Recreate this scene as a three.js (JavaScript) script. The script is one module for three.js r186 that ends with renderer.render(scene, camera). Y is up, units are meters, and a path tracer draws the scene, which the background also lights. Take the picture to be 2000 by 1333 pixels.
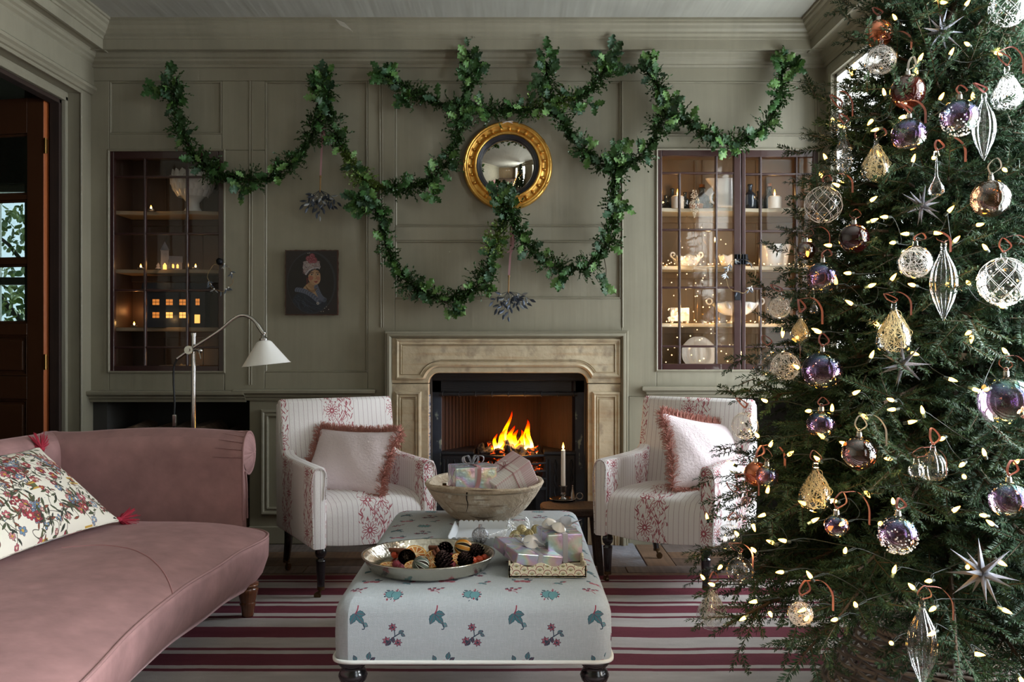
import * as THREE from 'three';
import { RoundedBoxGeometry } from 'three/addons/geometries/RoundedBoxGeometry.js';
import { mergeGeometries, mergeVertices, toCreasedNormals } from 'three/addons/utils/BufferGeometryUtils.js';
import { RectAreaLightUniformsLib } from 'three/addons/lights/RectAreaLightUniformsLib.js';

// ---------------------------------------------------------------- camera, sky, lights, exposure
const F = 1800, CX = 1000, CY = 666.5, HC = 1.15, WZ = 5.23, HCEIL = 2.92, XL = -2.39, XR = 1.78, ZF = 2.2;
const scene = new THREE.Scene();
const camera = new THREE.PerspectiveCamera((2 * Math.atan(666.5 / F) * 180) / Math.PI, 2000 / 1333, 0.05, 60);
camera.position.set(0, HC, 0);
camera.lookAt(0, HC, -1);
const renderer = new THREE.WebGLRenderer({ antialias: true });
renderer.toneMapping = THREE.LinearToneMapping;
renderer.toneMappingExposure = 1.32;
renderer.shadowMap.enabled = true;
scene.background = new THREE.Color(0.62, 0.74, 0.95);   // even overcast sky
scene.backgroundIntensity = 1.0;
RectAreaLightUniformsLib.init();
const DAY = new THREE.Color(0.87, 0.94, 1.0);
// daylight at the three tall windows of the right wall: [far z, near z, sill, head, strength]
const WINDOWS = [[-5.08, -3.85, 0.42, 2.62, 11], [-2.75, -1.35, 0.42, 2.62, 42], [-0.35, 1.05, 0.42, 2.62, 9]];
for (const [z0, z1, y0, y1, s] of WINDOWS) {
  const l = new THREE.RectAreaLight(DAY, s, z1 - z0, y1 - y0);
  l.position.set(XR + 0.62, (y0 + y1) / 2, (z0 + z1) / 2);
  l.lookAt(-20, l.position.y, l.position.z);
  scene.add(l);
}
{ // daylight behind the hall's garden window
  const l = new THREE.RectAreaLight(DAY, 4, 3.4, 2.6);
  l.position.set(-3.9, 1.6, -10.5); l.lookAt(-3.9, 1.9, -5); scene.add(l);
}

// ---------------------------------------------------------------- helpers
const V = (x, y, z) => new THREE.Vector3(x, y, z);
const at = (x, y, Z) => V(((x - CX) / F) * Z, HC - ((y - CY) / F) * Z, -Z);   // photo point at a given depth
const wx = (x, Z = WZ) => ((x - CX) / F) * Z, wy = (y, Z = WZ) => HC - ((y - CY) / F) * Z;
const onY = (x, y, Y) => at(x, y, (F * (HC - Y)) / (y - CY));                  // photo point on a level plane
let seed0 = 1;
function rng(s) { let a = s >>> 0; return () => { a = (a + 0x6d2b79f5) | 0; let t = Math.imul(a ^ (a >>> 15), 1 | a); t = (t + Math.imul(t ^ (t >>> 7), 61 | t)) ^ t; return ((t ^ (t >>> 14)) >>> 0) / 4294967296; }; }
const R = rng(7);
const rr = (a, b, r = R) => a + (b - a) * r();
const clamp = (x, a = 0, b = 1) => Math.min(b, Math.max(a, x));
const lerp = (a, b, t) => a + (b - a) * t;
const ss = (a, b, x) => { const t = clamp((x - a) / (b - a)); return t * t * (3 - 2 * t); };
const D = Math.PI / 180;

const used = {};
function numbered(n) { const k = used[n] = (used[n] ?? -1) + 1; return k ? n + '_' + String(k).padStart(3, '0') : n; }
function shade(o) { o.castShadow = o.receiveShadow = true; return o; }
function tag(o, label, category, group) { o.userData.label = label; o.userData.category = category; if (group) o.userData.group = group; return o; }
function thing(name, label, category, pos = [0, 0, 0], turn = 0, group) {
  const o = new THREE.Group(); o.name = numbered(name); scene.add(o);
  o.position.set(...pos); o.rotation.y = turn;
  return tag(o, label, category, group);
}
function setting(name) { const o = new THREE.Group(); o.name = name; o.userData.kind = 'structure'; scene.add(o); return o; }
function clean(g) {
  const h = g.index ? g.toNonIndexed() : g;
  for (const k of Object.keys(h.attributes)) if (!['position', 'normal', 'uv'].includes(k)) h.deleteAttribute(k);
  if (!h.attributes.normal) h.computeVertexNormals();
  if (!h.attributes.uv) h.setAttribute('uv', new THREE.BufferAttribute(new Float32Array(h.attributes.position.count * 2), 2));
  h.clearGroups?.();
  return h;
}
const merge = (list) => (list.length === 1 ? clean(list[0]) : mergeGeometries(list.map(clean)));
function part(name, geos, mat, parent = scene) {
  const g = Array.isArray(geos) ? merge(geos) : geos;
  const m = new THREE.Mesh(g, mat); m.name = parent === scene ? numbered(name) : name;
  if (parent !== scene) { const k = parent.userData.__n ??= {}; k[name] = (k[name] ?? -1) + 1; if (k[name]) m.name = name + '_' + String(k[name]).padStart(3, '0'); }
  parent.add(shade(m)); return m;
}
function move(g, x = 0, y = 0, z = 0, rx = 0, ry = 0, rz = 0, s = 1) {
  const q = new THREE.Quaternion().setFromEuler(new THREE.Euler(rx, ry, rz));
  return g.applyMatrix4(new THREE.Matrix4().compose(V(x, y, z), q, Array.isArray(s) ? V(...s) : V(s, s, s)));
}
function aim(g, from, to, roll = 0) {   // geometry along +y from the origin laid from one point towards another
  const d = to.clone().sub(from), q = new THREE.Quaternion().setFromUnitVectors(V(0, 1, 0), d.normalize());
  if (roll) g.rotateY(roll);
  return g.applyMatrix4(new THREE.Matrix4().compose(from, q, V(1, 1, 1)));
}
const box = (w, h, d, x = 0, y = 0, z = 0, r = 0) => { const g = r ? new RoundedBoxGeometry(w, h, d, 1, Math.min(r, w / 2.01, h / 2.01, d / 2.01)) : new THREE.BoxGeometry(w, h, d); return g.translate(x, y, z); };
const box2 = (x0, y0, z0, x1, y1, z1, r = 0) => box(Math.abs(x1 - x0), Math.abs(y1 - y0), Math.abs(z1 - z0), (x0 + x1) / 2, (y0 + y1) / 2, (z0 + z1) / 2, r);
const lathe = (p, n = 32) => new THREE.LatheGeometry(p.map(([r, y]) => new THREE.Vector2(Math.max(r, 1e-4), y)), n);
const ball = (r, x = 0, y = 0, z = 0, n = 16) => new THREE.SphereGeometry(r, n, Math.max(6, n * 0.7 | 0)).translate(x, y, z);
const cyl = (r0, r1, h, n = 16) => new THREE.CylinderGeometry(r1, r0, h, n).translate(0, h / 2, 0);
function tube(pts, r, seg = 0, rad = 8, closed = false) {
  const P = pts.map((p) => (p.isVector3 ? p : V(...p)));
  const c = P.length === 2 ? new THREE.LineCurve3(P[0], P[1]) : new THREE.CatmullRomCurve3(P, closed, 'centripetal');
  return new THREE.TubeGeometry(c, seg || Math.max(2, P.length * 5), r, rad, closed);
}
function taper(pts, r0, r1, seg = 8, rad = 5) {
  const g = tube(pts, 1, seg, rad), c = g.parameters.path, p = g.attributes.position, q = V(), o = V();
  for (let i = 0; i <= seg; i++) { c.getPointAt(i / seg, o); const r = typeof r0 === 'function' ? r0(i / seg) : lerp(r0, r1, i / seg);
    for (let j = 0; j <= rad; j++) { const k = i * (rad + 1) + j; q.fromBufferAttribute(p, k).sub(o).multiplyScalar(r).add(o); p.setXYZ(k, q.x, q.y, q.z); } }
  return g;
}
// a profile [[u, v]] carried along a path that lies in a plane with normal `up`: u goes to the path's right-hand side, v along `up`; corners are mitred
function sweep(profile, path, { up = V(0, 1, 0), closed = false, cap = true, crease = 0.5 } = {}) {
  const n = path.length, rows = [], uv = []; let len = 0;
  for (let i = 0; i < n; i++) {
    const a = closed ? path[(i + n - 1) % n] : path[Math.max(i - 1, 0)], b = path[i], c = closed ? path[(i + 1) % n] : path[Math.min(i + 1, n - 1)];
    const t0 = b.clone().sub(a), t1 = c.clone().sub(b);
    if (t0.lengthSq() < 1e-12) t0.copy(t1); if (t1.lengthSq() < 1e-12) t1.copy(t0);
    t0.normalize(); t1.normalize();
    const s0 = t0.clone().cross(up).normalize(), s1 = t1.clone().cross(up).normalize(), m = s0.clone().add(s1).normalize();
    m.multiplyScalar(1 / Math.max(0.3, m.dot(s0)));
    if (i) len += b.distanceTo(path[i - 1]);
    rows.push(profile.map(([u, v]) => b.clone().addScaledVector(m, u).addScaledVector(up, v))); uv.push(len);
  }
  if (closed) { len += path[0].distanceTo(path[n - 1]); rows.push(rows[0]); uv.push(len); }
  const pos = [], tex = [], pl = [0];
  for (let j = 1; j < profile.length; j++) pl.push(pl[j - 1] + Math.hypot(profile[j][0] - profile[j - 1][0], profile[j][1] - profile[j - 1][1]));
  const push = (i, j) => { const p = rows[i][j]; pos.push(p.x, p.y, p.z); tex.push(uv[i], pl[j]); };
  for (let i = 0; i + 1 < rows.length; i++) for (let j = 0; j + 1 < profile.length; j++) { push(i, j); push(i, j + 1); push(i + 1, j + 1); push(i, j); push(i + 1, j + 1); push(i + 1, j); }
  if (cap && !closed) {
    const tri = THREE.ShapeUtils.triangulateShape(profile.map((p) => new THREE.Vector2(...p)), []);
    for (const [a, b, c] of tri) { for (const k of [a, b, c]) push(0, k); for (const k of [c, b, a]) push(rows.length - 1, k); }
  }
  const g = new THREE.BufferGeometry();
  g.setAttribute('position', new THREE.Float32BufferAttribute(pos, 3)); g.setAttribute('uv', new THREE.Float32BufferAttribute(tex, 2));
  return toCreasedNormals(g, crease);
}
function prism(pts, depth, bevel = 0, holes = [], seg = 1) {   // outline in x, y; goes from z = 0 to +depth
  const mk = (p, C) => { const s = new C(); p.forEach(([x, y], i) => (i ? s.lineTo(x, y) : s.moveTo(x, y))); s.closePath(); return s; };
  const sh = pts.isShape ? pts : mk(pts, THREE.Shape); holes.forEach((h) => sh.holes.push(mk(h, THREE.Path)));
  const g = new THREE.ExtrudeGeometry(sh, { depth: Math.max(1e-4, depth - 2 * bevel), bevelEnabled: bevel > 0, bevelThickness: bevel, bevelSize: bevel, bevelOffset: -bevel, bevelSegments: seg, curveSegments: 8 });
  return bevel ? g.translate(0, 0, bevel) : g;
}
function grid(nu, nv, fn) {   // fn(u, v) -> [x, y, z] ; smooth surface
  const pos = [], uv = [], idx = [];
  for (let j = 0; j <= nv; j++) for (let i = 0; i <= nu; i++) { const p = fn(i / nu, j / nv); pos.push(...(p.isVector3 ? p.toArray() : p)); uv.push(i / nu, j / nv); }
  for (let j = 0; j < nv; j++) for (let i = 0; i < nu; i++) { const a = j * (nu + 1) + i, b = a + 1, c = a + nu + 1, d = c + 1; idx.push(a, b, d, a, d, c); }
  const g = new THREE.BufferGeometry(); g.setAttribute('position', new THREE.Float32BufferAttribute(pos, 3)); g.setAttribute('uv', new THREE.Float32BufferAttribute(uv, 2)); g.setIndex(idx); g.computeVertexNormals();
  return g;
}
function uvm(g, s = 1, ox = 0, oy = 0) {   // texture coordinates in metres by the way each face looks
  const h = clean(g), p = h.attributes.position, n = h.attributes.normal, t = h.attributes.uv;
  for (let i = 0; i < p.count; i += 3) {
    let ax = 0, ay = 0, az = 0; for (let k = 0; k < 3; k++) { ax += n.getX(i + k); ay += n.getY(i + k); az += n.getZ(i + k); }
    ax = Math.abs(ax); ay = Math.abs(ay); az = Math.abs(az);
    for (let k = i; k < i + 3; k++) { const x = p.getX(k), y = p.getY(k), z = p.getZ(k);
      const [u, v] = az >= ax && az >= ay ? [x, y] : ax >= ay ? [z, y] : [x, z]; t.setXY(k, u * s + ox, v * s + oy); }
  }
  return h;
}
// ---------------------------------------------------------------- textures and materials
function lattice(px, py, s) { const r = rng(s), a = new Float32Array(px * py).map(() => r()); return (x, y) => {
  const xi = Math.floor(x), yi = Math.floor(y), fx = x - xi, fy = y - yi, u = fx * fx * (3 - 2 * fx), v = fy * fy * (3 - 2 * fy), m = (i, j) => a[(((j % py) + py) % py) * px + (((i % px) + px) % px)];
  return lerp(lerp(m(xi, yi), m(xi + 1, yi), u), lerp(m(xi, yi + 1), m(xi + 1, yi + 1), u), v); }; }
function fbm(nx, ny, oct, s) { const L = []; for (let o = 0; o < oct; o++) L.push(lattice(nx << o, ny << o, s + o * 17)); // tiles over 0..1
  return (u, v) => { let t = 0, w = 0, a = 1; for (let o = 0; o < oct; o++) { t += a * L[o](u * (nx << o), v * (ny << o)); w += a; a *= 0.55; } return t / w; }; }
function tex(w, h, fn, { color = true, rx = 1, ry = 1, wrap = true } = {}) {
  const d = new Uint8Array(w * h * 4);
  for (let j = 0; j < h; j++) for (let i = 0; i < w; i++) { const c = fn((i + 0.5) / w, (j + 0.5) / h), k = (j * w + i) * 4; if (typeof c === 'number') d[k] = d[k + 1] = d[k + 2] = clamp(c) * 255; else { d[k] = clamp(c[0]) * 255; d[k + 1] = clamp(c[1]) * 255; d[k + 2] = clamp(c[2]) * 255; } d[k + 3] = 255; }
  const t = new THREE.DataTexture(d, w, h); t.magFilter = t.minFilter = THREE.LinearFilter; t.colorSpace = color ? THREE.SRGBColorSpace : THREE.NoColorSpace;
  if (wrap) t.wrapS = t.wrapT = THREE.RepeatWrapping; t.repeat.set(rx, ry); t.needsUpdate = true; return t;
}
function paint(w, h, fn, wrap = true) {
  const c = document.createElement('canvas'); c.width = w; c.height = h; fn(c.getContext('2d'), w, h);
  const t = new THREE.CanvasTexture(c); t.colorSpace = THREE.SRGBColorSpace; t.magFilter = THREE.LinearFilter; if (wrap) t.wrapS = t.wrapT = THREE.RepeatWrapping; return t;
}
const rep = (t, x, y) => { const c = t.clone(); c.repeat.set(x, y); c.needsUpdate = true; return c; };
const lin = (h) => new THREE.Color(h);
function mat(name, o) { const m = new THREE.MeshPhysicalMaterial({ roughness: 0.6, ...o }); m.name = name; return m; }
const mix3 = (a, b, t) => a.map((x, i) => lerp(x, b[i], t));

const nA = fbm(6, 6, 5, 11), nB = fbm(14, 14, 4, 23), nC = fbm(3, 3, 4, 37), nStreakX = fbm(2, 40, 3, 5), nStreakY = fbm(40, 2, 3, 6);
const bumpFine = tex(512, 512, (u, v) => nB(u, v) * 0.6 + nA(u * 3, v * 3) * 0.4, { color: false });
const bumpBrush = tex(512, 512, (u, v) => nStreakY(u, v) * 0.7 + nA(u, v) * 0.3, { color: false });
const cloth = tex(256, 256, (u, v) => 0.5 + 0.25 * Math.sin(u * Math.PI * 128) * Math.sin(v * Math.PI * 128) + (nB(u * 2, v * 2) - 0.5) * 0.5, { color: false });
const paintMap = tex(512, 512, (u, v) => { const k = 0.92 + 0.1 * nA(u, v) + 0.05 * (nStreakY(u, v) - 0.5) - 0.05 * ss(0.62, 0.8, nC(u, v)); return [k, k * 0.995, k * 0.985]; });
const M = {
  wall: mat('taupe green wall paint', { color: lin('#8b8674'), map: paintMap, roughness: 0.5, bumpMap: bumpBrush, bumpScale: 0.0012 }),
  ceil: mat('ceiling plaster', { color: lin('#9b9a90'), map: rep(paintMap, 0.4, 0.4), roughness: 0.8, bumpMap: rep(bumpBrush, 0.6, 0.6), bumpScale: 0.004 }),
  chip: mat('chipped white plaster', { color: lin('#cfcabd'), roughness: 0.9 }),
  white: mat('white gloss paint', { color: lin('#d9d9d2'), roughness: 0.4, map: paintMap }),
  plum: mat('plum gloss paint', { color: lin('#38211f'), roughness: 0.28, clearcoat: 0.4, bumpMap: bumpBrush, bumpScale: 0.0006 }),
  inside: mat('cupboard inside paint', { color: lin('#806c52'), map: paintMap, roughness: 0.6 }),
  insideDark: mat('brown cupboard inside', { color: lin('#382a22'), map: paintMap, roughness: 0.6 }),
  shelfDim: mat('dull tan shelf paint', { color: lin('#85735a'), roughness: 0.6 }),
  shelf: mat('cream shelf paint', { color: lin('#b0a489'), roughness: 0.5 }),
  glass: mat('window glass', { color: 0xffffff, transmission: 1, thickness: 0, roughness: 0.02, ior: 1.5 }),
  pane: mat('old cupboard glass', { color: 0xffffff, transmission: 1, thickness: 0, roughness: 0.02, ior: 1.5, specularIntensity: 0.5 }),
  niche: mat('dark niche', { color: lin('#3a3936'), roughness: 0.85, map: paintMap }),
  dark: mat('near black iron', { color: lin('#15171c'), roughness: 0.45, metalness: 0.6, bumpMap: bumpFine, bumpScale: 0.002 }),
  chrome: mat('polished chrome', { color: lin('#c9c7c5'), metalness: 1, roughness: 0.14 }),
  brass: mat('old brass', { color: lin('#8a6a3c'), metalness: 1, roughness: 0.35 }),
  ebony: mat('ebonised wood', { color: lin('#0c0b10'), roughness: 0.22, clearcoat: 0.6, clearcoatRoughness: 0.2 }),
};
// ---------------------------------------------------------------- the room
const woodTex = (a, b, s) => { const f = fbm(3, 60, 4, s), g = fbm(4, 8, 3, s + 3); return tex(256, 512, (u, v) => mix3(a, b, clamp(f(v, u) * 0.9 + g(u, v) * 0.5 - 0.25))); };
const plankMaps = [woodTex([0.3, 0.26, 0.24], [0.5, 0.45, 0.42], 3), woodTex([0.33, 0.25, 0.19], [0.5, 0.4, 0.31], 9), woodTex([0.26, 0.2, 0.16], [0.42, 0.34, 0.28], 15)];
const plankMats = plankMaps.map((m, i) => mat('worn floorboard', { map: rep(m, 1.2, 0.9), roughness: 0.55, bumpMap: rep(bumpFine, 1, 3), bumpScale: 0.003 }));
const stoneSlab = mat('hearth slate', { color: lin('#7d7f88'), map: paintMap, roughness: 0.5, bumpMap: rep(bumpFine, 2, 2), bumpScale: 0.012 });
{
  const fl = setting('floor');
  part('floor_base', [box2(-6.2, -0.2, -7.2, XR + 1, -0.03, ZF)], M.niche, fl);
  // boards run across the room; the hearth slab interrupts the first rows
  const rows = []; let z = -5.22; const r = rng(3);
  while (z < ZF) { const w = rr(0.14, 0.21, r); rows.push([z, Math.min(z + w, ZF)]); z += w; }
  const hx0 = wx(740), hx1 = wx(1262, 4.75);
  rows.forEach(([z0, z1], i) => {
    const hearth = z1 <= -4.7, spans = hearth ? [[XL, hx0], [hx1 + 0.15, XR]] : [[XL, XR]];
    for (const [a, b] of spans) { let x = a; while (x < b - 1e-3) { let e = Math.min(b, x + rr(0.9, 2.2, r)); if (b - e < 0.35) e = b; part('plank', uvm(box2(x + 0.002, -0.03, z0 + 0.0025, e - 0.002, rr(-0.003, 0.001, r), z1 - 0.0025, 0.003), 1, r() * 9, r() * 9), plankMats[i % 5 === 2 ? 2 : i % 3 === 0 ? 0 : 1], fl); x = e; } }
  });
  part('plank', uvm(box2(hx1 + 0.003, -0.03, -5.2, hx1 + 0.147, 0.001, -4.7, 0.003), 1, 0.3, 0.8), plankMats[1], fl);
  part('hearth_slab', uvm(box2(hx0 + 0.003, -0.03, -5.3, 0.1, 0.004, -4.69, 0.006), 1), stoneSlab, fl);
  part('hearth_slab', uvm(box2(0.103, -0.03, -5.3, hx1 - 0.003, 0.002, -4.69, 0.006), 1, 0.3), stoneSlab, fl);
  const hf = setting('floor_hall'); part('hall_floor', uvm(box2(-6, -0.03, -7, XL - 0.02, -0.002, -2), 1), plankMats[2], hf);
}
{ const c = setting('ceiling'); part('ceiling_slab', uvm(box2(-6.2, HCEIL, -7.2, XR + 0.5, HCEIL + 0.2, ZF + 0.2), 1), M.ceil, c); }

// back wall: boards and fields laid as the joiner laid them, all in the plane of the panelling
const LC = [213, 294, 438, 727], RC = [1283, 292, 1599, 724];      // the two glazed cupboards (photo frame)
{
  const w = setting('wall_back');
  const S = (n, x0, y0, x1, y1, f = 0, d = 0.03, r = 0.004, m = M.wall) => part(n, uvm(box2(wx(x0), wy(y1), -WZ - d, wx(x1), wy(y0), -WZ + f, r), 1), m, w);
  S('rail', 150, 20, 1640, 158);
  S('stile', 150, 158, 213, 775); S('rail', 213, 262, 433, 293.5); S('rail', 213, 727.5, 438, 775);
  S('stile', 433, 158, 517, 293.6); S('stile', 438.4, 293.6, 517, 775); S('stile', 718, 158, 771, 775); S('rail', 517, 728, 718, 775);
  S('rail', 771, 443, 1213, 470); S('rail', 771, 584, 1213, 650); S('stile', 1213, 158, 1282.5, 775); S('rail', 1282.5, 265, 1597, 291.5); S('rail', 1282.5, 724.5, 1640, 775);
  S('stile', 1597, 158, 1640, 291.5); S('stile', 1599.5, 291.5, 1640, 724.5);
  // recessed fields
  S('panel', 212, 157, 434, 263, -0.016); S('panel', 516, 157, 719, 729, -0.016); S('panel', 770, 157, 1214, 444, -0.014); S('panel', 770, 469, 1214, 585, -0.014); S('panel', 1282, 157, 1598, 266, -0.016);
  // below the dado
  S('panel', 487, 775, 752, 1070); S('panel', 1228, 775, 1290, 1070); S('rail', 150, 772, 173, 1070); S('stile', 1597, 775, 1640, 1070);
  // beads over the joints
  const bead = (n, x0, y0, x1, y1, t = 0.011) => part(n, [tube([V(wx(x0), wy(y0), -WZ + 0.001), V(wx(x1), wy(y1), -WZ + 0.001)], t / 2, 2, 8)], M.wall, w);
  bead('bead', 488, 158, 486, 752); bead('bead', 493, 158, 491, 752, 0.007); bead('bead', 741, 134, 744, 640); bead('bead', 746, 134, 748.5, 640, 0.007); bead('bead', 1215, 160, 1216, 640, 0.009);
  const fr = (x0, y0, x1, y1, p, z = -0.016) => part('panel_moulding', sweep(p, [V(wx(x0), wy(y0), -WZ + z), V(wx(x1), wy(y0), -WZ + z), V(wx(x1), wy(y1), -WZ + z), V(wx(x0), wy(y1), -WZ + z)], { up: V(0, 0, 1), closed: true }), M.wall, w);
  const pm = [[0, 0.004], [0.001, 0.013], [0.006, 0.015], [0.01, 0.011], [0.012, 0.002]];
  fr(213, 158, 433, 262, pm); fr(517, 158, 718, 728, pm); fr(771, 158, 1213, 443, pm); fr(771, 470, 1213, 584, pm); fr(1283, 158, 1597, 265, pm);
  const big = [[0, 0], [0, 0.02], [0.006, 0.026], [0.014, 0.024], [0.02, 0.016], [0.03, 0.014], [0.034, 0.02], [0.04, 0.016], [0.042, 0]];
  fr(511, 800, 724, 1005, big, 0);
  // skirting
  part('skirting', uvm(box2(wx(487), 0, -WZ, wx(752), 0.1, -WZ + 0.022, 0.006)), M.wall, w);
  // masonry behind, leaving the cupboards, the log niches and the chimney free
  const B = (x0, y0, x1, y1, d0 = 0.028, d1 = 0.46) => box2(wx(x0), wy(y1), -WZ - d1, wx(x1), wy(y0), -WZ - d0);
  part('masonry', uvm(merge([B(155, 10, 1900, 285), B(155, 285, 205, 1075), B(446, 285, 842, 770), B(842, 285, 1143, 728), B(1143, 285, 1276, 770), B(1606, 285, 1900, 1075), B(205, 736, 446, 770), B(1276, 733, 1606, 770), B(489, 770, 842, 1075), B(1143, 770, 1284, 1075)])), M.niche, w);
  part('masonry_back', [box2(XL - 0.3, -0.1, -WZ - 0.66, XR + 0.7, HCEIL, -WZ - 0.46)], M.niche, w);
}
// cornice, dado shelves
const CORN = [[0, 2.70], [0.012, 2.70], [0.017, 2.712], [0.016, 2.718], [0.03, 2.73], [0.034, 2.742], [0.046, 2.75], [0.05, 2.768], [0.058, 2.774], [0.105, 2.776], [0.107, 2.768], [0.122, 2.768], [0.122, 2.822], [0.129, 2.824], [0.131, 2.836], [0.14, 2.841], [0.15, 2.845], [0.152, 2.856], [0.166, 2.868], [0.172, 2.884], [0.184, 2.892], [0.186, 2.905], [0.196, 2.907], [0.196, HCEIL], [0, HCEIL]];
{
  const cut = (n, p, path) => { const o = setting(n); part('cornice', uvm(sweep(p, path, { crease: 0.35 })), M.wall, o); return o; };
  const tb = cut('trim_1', CORN, [V(XL - 0.05, 0, -WZ), V(XR + 0.05, 0, -WZ)]);
  const chip = prism([[0, 0], [0.05, -0.03], [0.09, -0.085], [0.105, -0.11], [0.07, -0.082], [0.03, -0.05]], 0.004); move(chip, wx(657, 5.05), wy(41, 5.05), -WZ + 0.2, -0.62);
  part('plaster_chip', chip, M.chip, tb);
  const CL = [[0, 2.545], [0.012, 2.548], [0.02, 2.56], [0.034, 2.57], [0.036, 2.585], [0.018, 2.6], [0.016, 2.7], ...CORN.slice(1)];
  cut('trim_2', CL, [V(XL, 0, ZF), V(XL, 0, -WZ)]);
  cut('trim_3', CORN, [V(XR, 0, -WZ), V(XR, 0, ZF)]);
  cut('trim_4', CORN, [V(XR, 0, ZF), V(XL, 0, ZF)]);
  const shelfP = [[0, -0.058], [0.016, -0.058], [0.02, -0.05], [0.022, -0.042], [0.034, -0.036], [0.036, -0.026], [0.05, -0.02], [0.06, -0.014], [0.062, 0.0], [0.056, 0.006], [0, 0.008]];
  const dado = (n, x0, x1, y, ends) => { const o = setting(n), Y = wy(y), p = [V(wx(x0), Y, -WZ), V(wx(x1), Y, -WZ)];
    if (ends) { p.unshift(V(wx(x0), Y, -WZ - 0.06)); p.push(V(wx(x1), Y, -WZ - 0.06)); } part('dado_shelf', uvm(sweep(shelfP, p)), M.wall, o); };
  dado('trim_5', 150, 481.5, 765.5); dado('trim_6', 481.8, 714, 762.5, true); dado('trim_7', 1273, 1640, 757, true);
}
// left wall with the doorway into the hall
{
  const w = setting('wall_left');
  const H = 2.5, z0 = -5.12, z1 = -4.15;
  part('wall_panel', uvm(merge([box2(XL - 0.16, 0, -WZ - 0.1, XL, HCEIL, z0, 0.004), box2(XL - 0.16, H + 0.03, z0, XL, HCEIL, z1, 0.004), box2(XL - 0.16, 0, z1, XL, HCEIL, ZF, 0.004)])), M.wall, w);
  part('door_architrave', [box2(XL - 0.1, 0, z0 + 0.001, XL - 0.075, H + 0.005, z0 + 0.03, 0.004), box2(XL - 0.1, H - 0.02, z0, XL - 0.075, H + 0.03, z1, 0.004), tube([V(XL - 0.002, 0, z0 + 0.002), V(XL - 0.002, H + 0.03, z0 + 0.002)], 0.007, 2, 6), tube([V(XL - 0.002, H + 0.032, z0 + 0.002), V(XL - 0.002, H + 0.032, z1)], 0.007, 2, 6)], M.wall, w);
  part('wood_jamb', uvm(merge([box2(XL - 0.155, 0, z0 + 0.002, XL - 0.1, H - 0.0, z0 + 0.05, 0.004), box2(XL - 0.155, H - 0.04, z0, XL - 0.1, H + 0.03, z1, 0.004)])), mat('bare jamb wood', { map: rep(plankMaps[2], 2, 1), color: lin('#8a7464'), roughness: 0.8 }), w);
  part('wall_panel_moulding', sweep([[0, 0], [0, 0.014], [0.01, 0.018], [0.02, 0.012], [0.026, 0]], [V(XL, 0.95, -0.4), V(XL, 2.4, -0.4), V(XL, 2.4, -3.9), V(XL, 0.95, -3.9)], { up: V(1, 0, 0), closed: true }), M.wall, w);
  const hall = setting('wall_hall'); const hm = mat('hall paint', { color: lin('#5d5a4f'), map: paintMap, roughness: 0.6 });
  const hx = -3.95, W0 = -4.55, W1 = -3.35, zb = -7;
  part('hall_wall', uvm(merge([box2(-6.2, 0, -7.2, -6, HCEIL, -2), box2(-6.2, 0, zb - 0.2, W0, HCEIL, zb), box2(W1, 0, zb - 0.2, XL - 0.1, HCEIL, zb), box2(W0, 2.35, zb - 0.2, W1, HCEIL, zb), box2(W0, 0, zb - 0.2, W1, 0.85, zb), box2(-6, 0, -2.2, XL - 0.16, HCEIL, -2)])), hm, hall);
  part('hall_return', uvm(box2(XL - 0.36, 0, zb, XL - 0.17, HCEIL, -5.2)), hm, hall);
  part('hall_cornice', uvm(sweep(CORN, [V(-6, 0, zb), V(XL - 0.36, 0, zb)])), hm, hall);
  const wn = setting('window_4');
  part('window_frame', [box2(W0, 0.85, zb - 0.12, W0 + 0.06, 2.35, zb - 0.05, 0.005), box2(W1 - 0.06, 0.85, zb - 0.12, W1, 2.35, zb - 0.05, 0.005), box2(W0, 2.29, zb - 0.12, W1, 2.35, zb - 0.05, 0.005), box2(W0, 0.85, zb - 0.14, W1, 0.92, zb + 0.03, 0.005), box2(W0, 1.58, zb - 0.11, W1, 1.64, zb - 0.06, 0.005), box2(hx - 0.015, 0.9, zb - 0.11, hx + 0.015, 2.3, zb - 0.06, 0.004)], M.white, wn);
  for (const [a, b] of [[W0 + 0.06, hx - 0.015], [hx + 0.015, W1 - 0.06]]) for (const [c, d] of [[0.92, 1.58], [1.64, 2.29]]) part('pane', box2(a, c, zb - 0.089, b, d, zb - 0.085), M.glass, wn);
}
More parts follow.
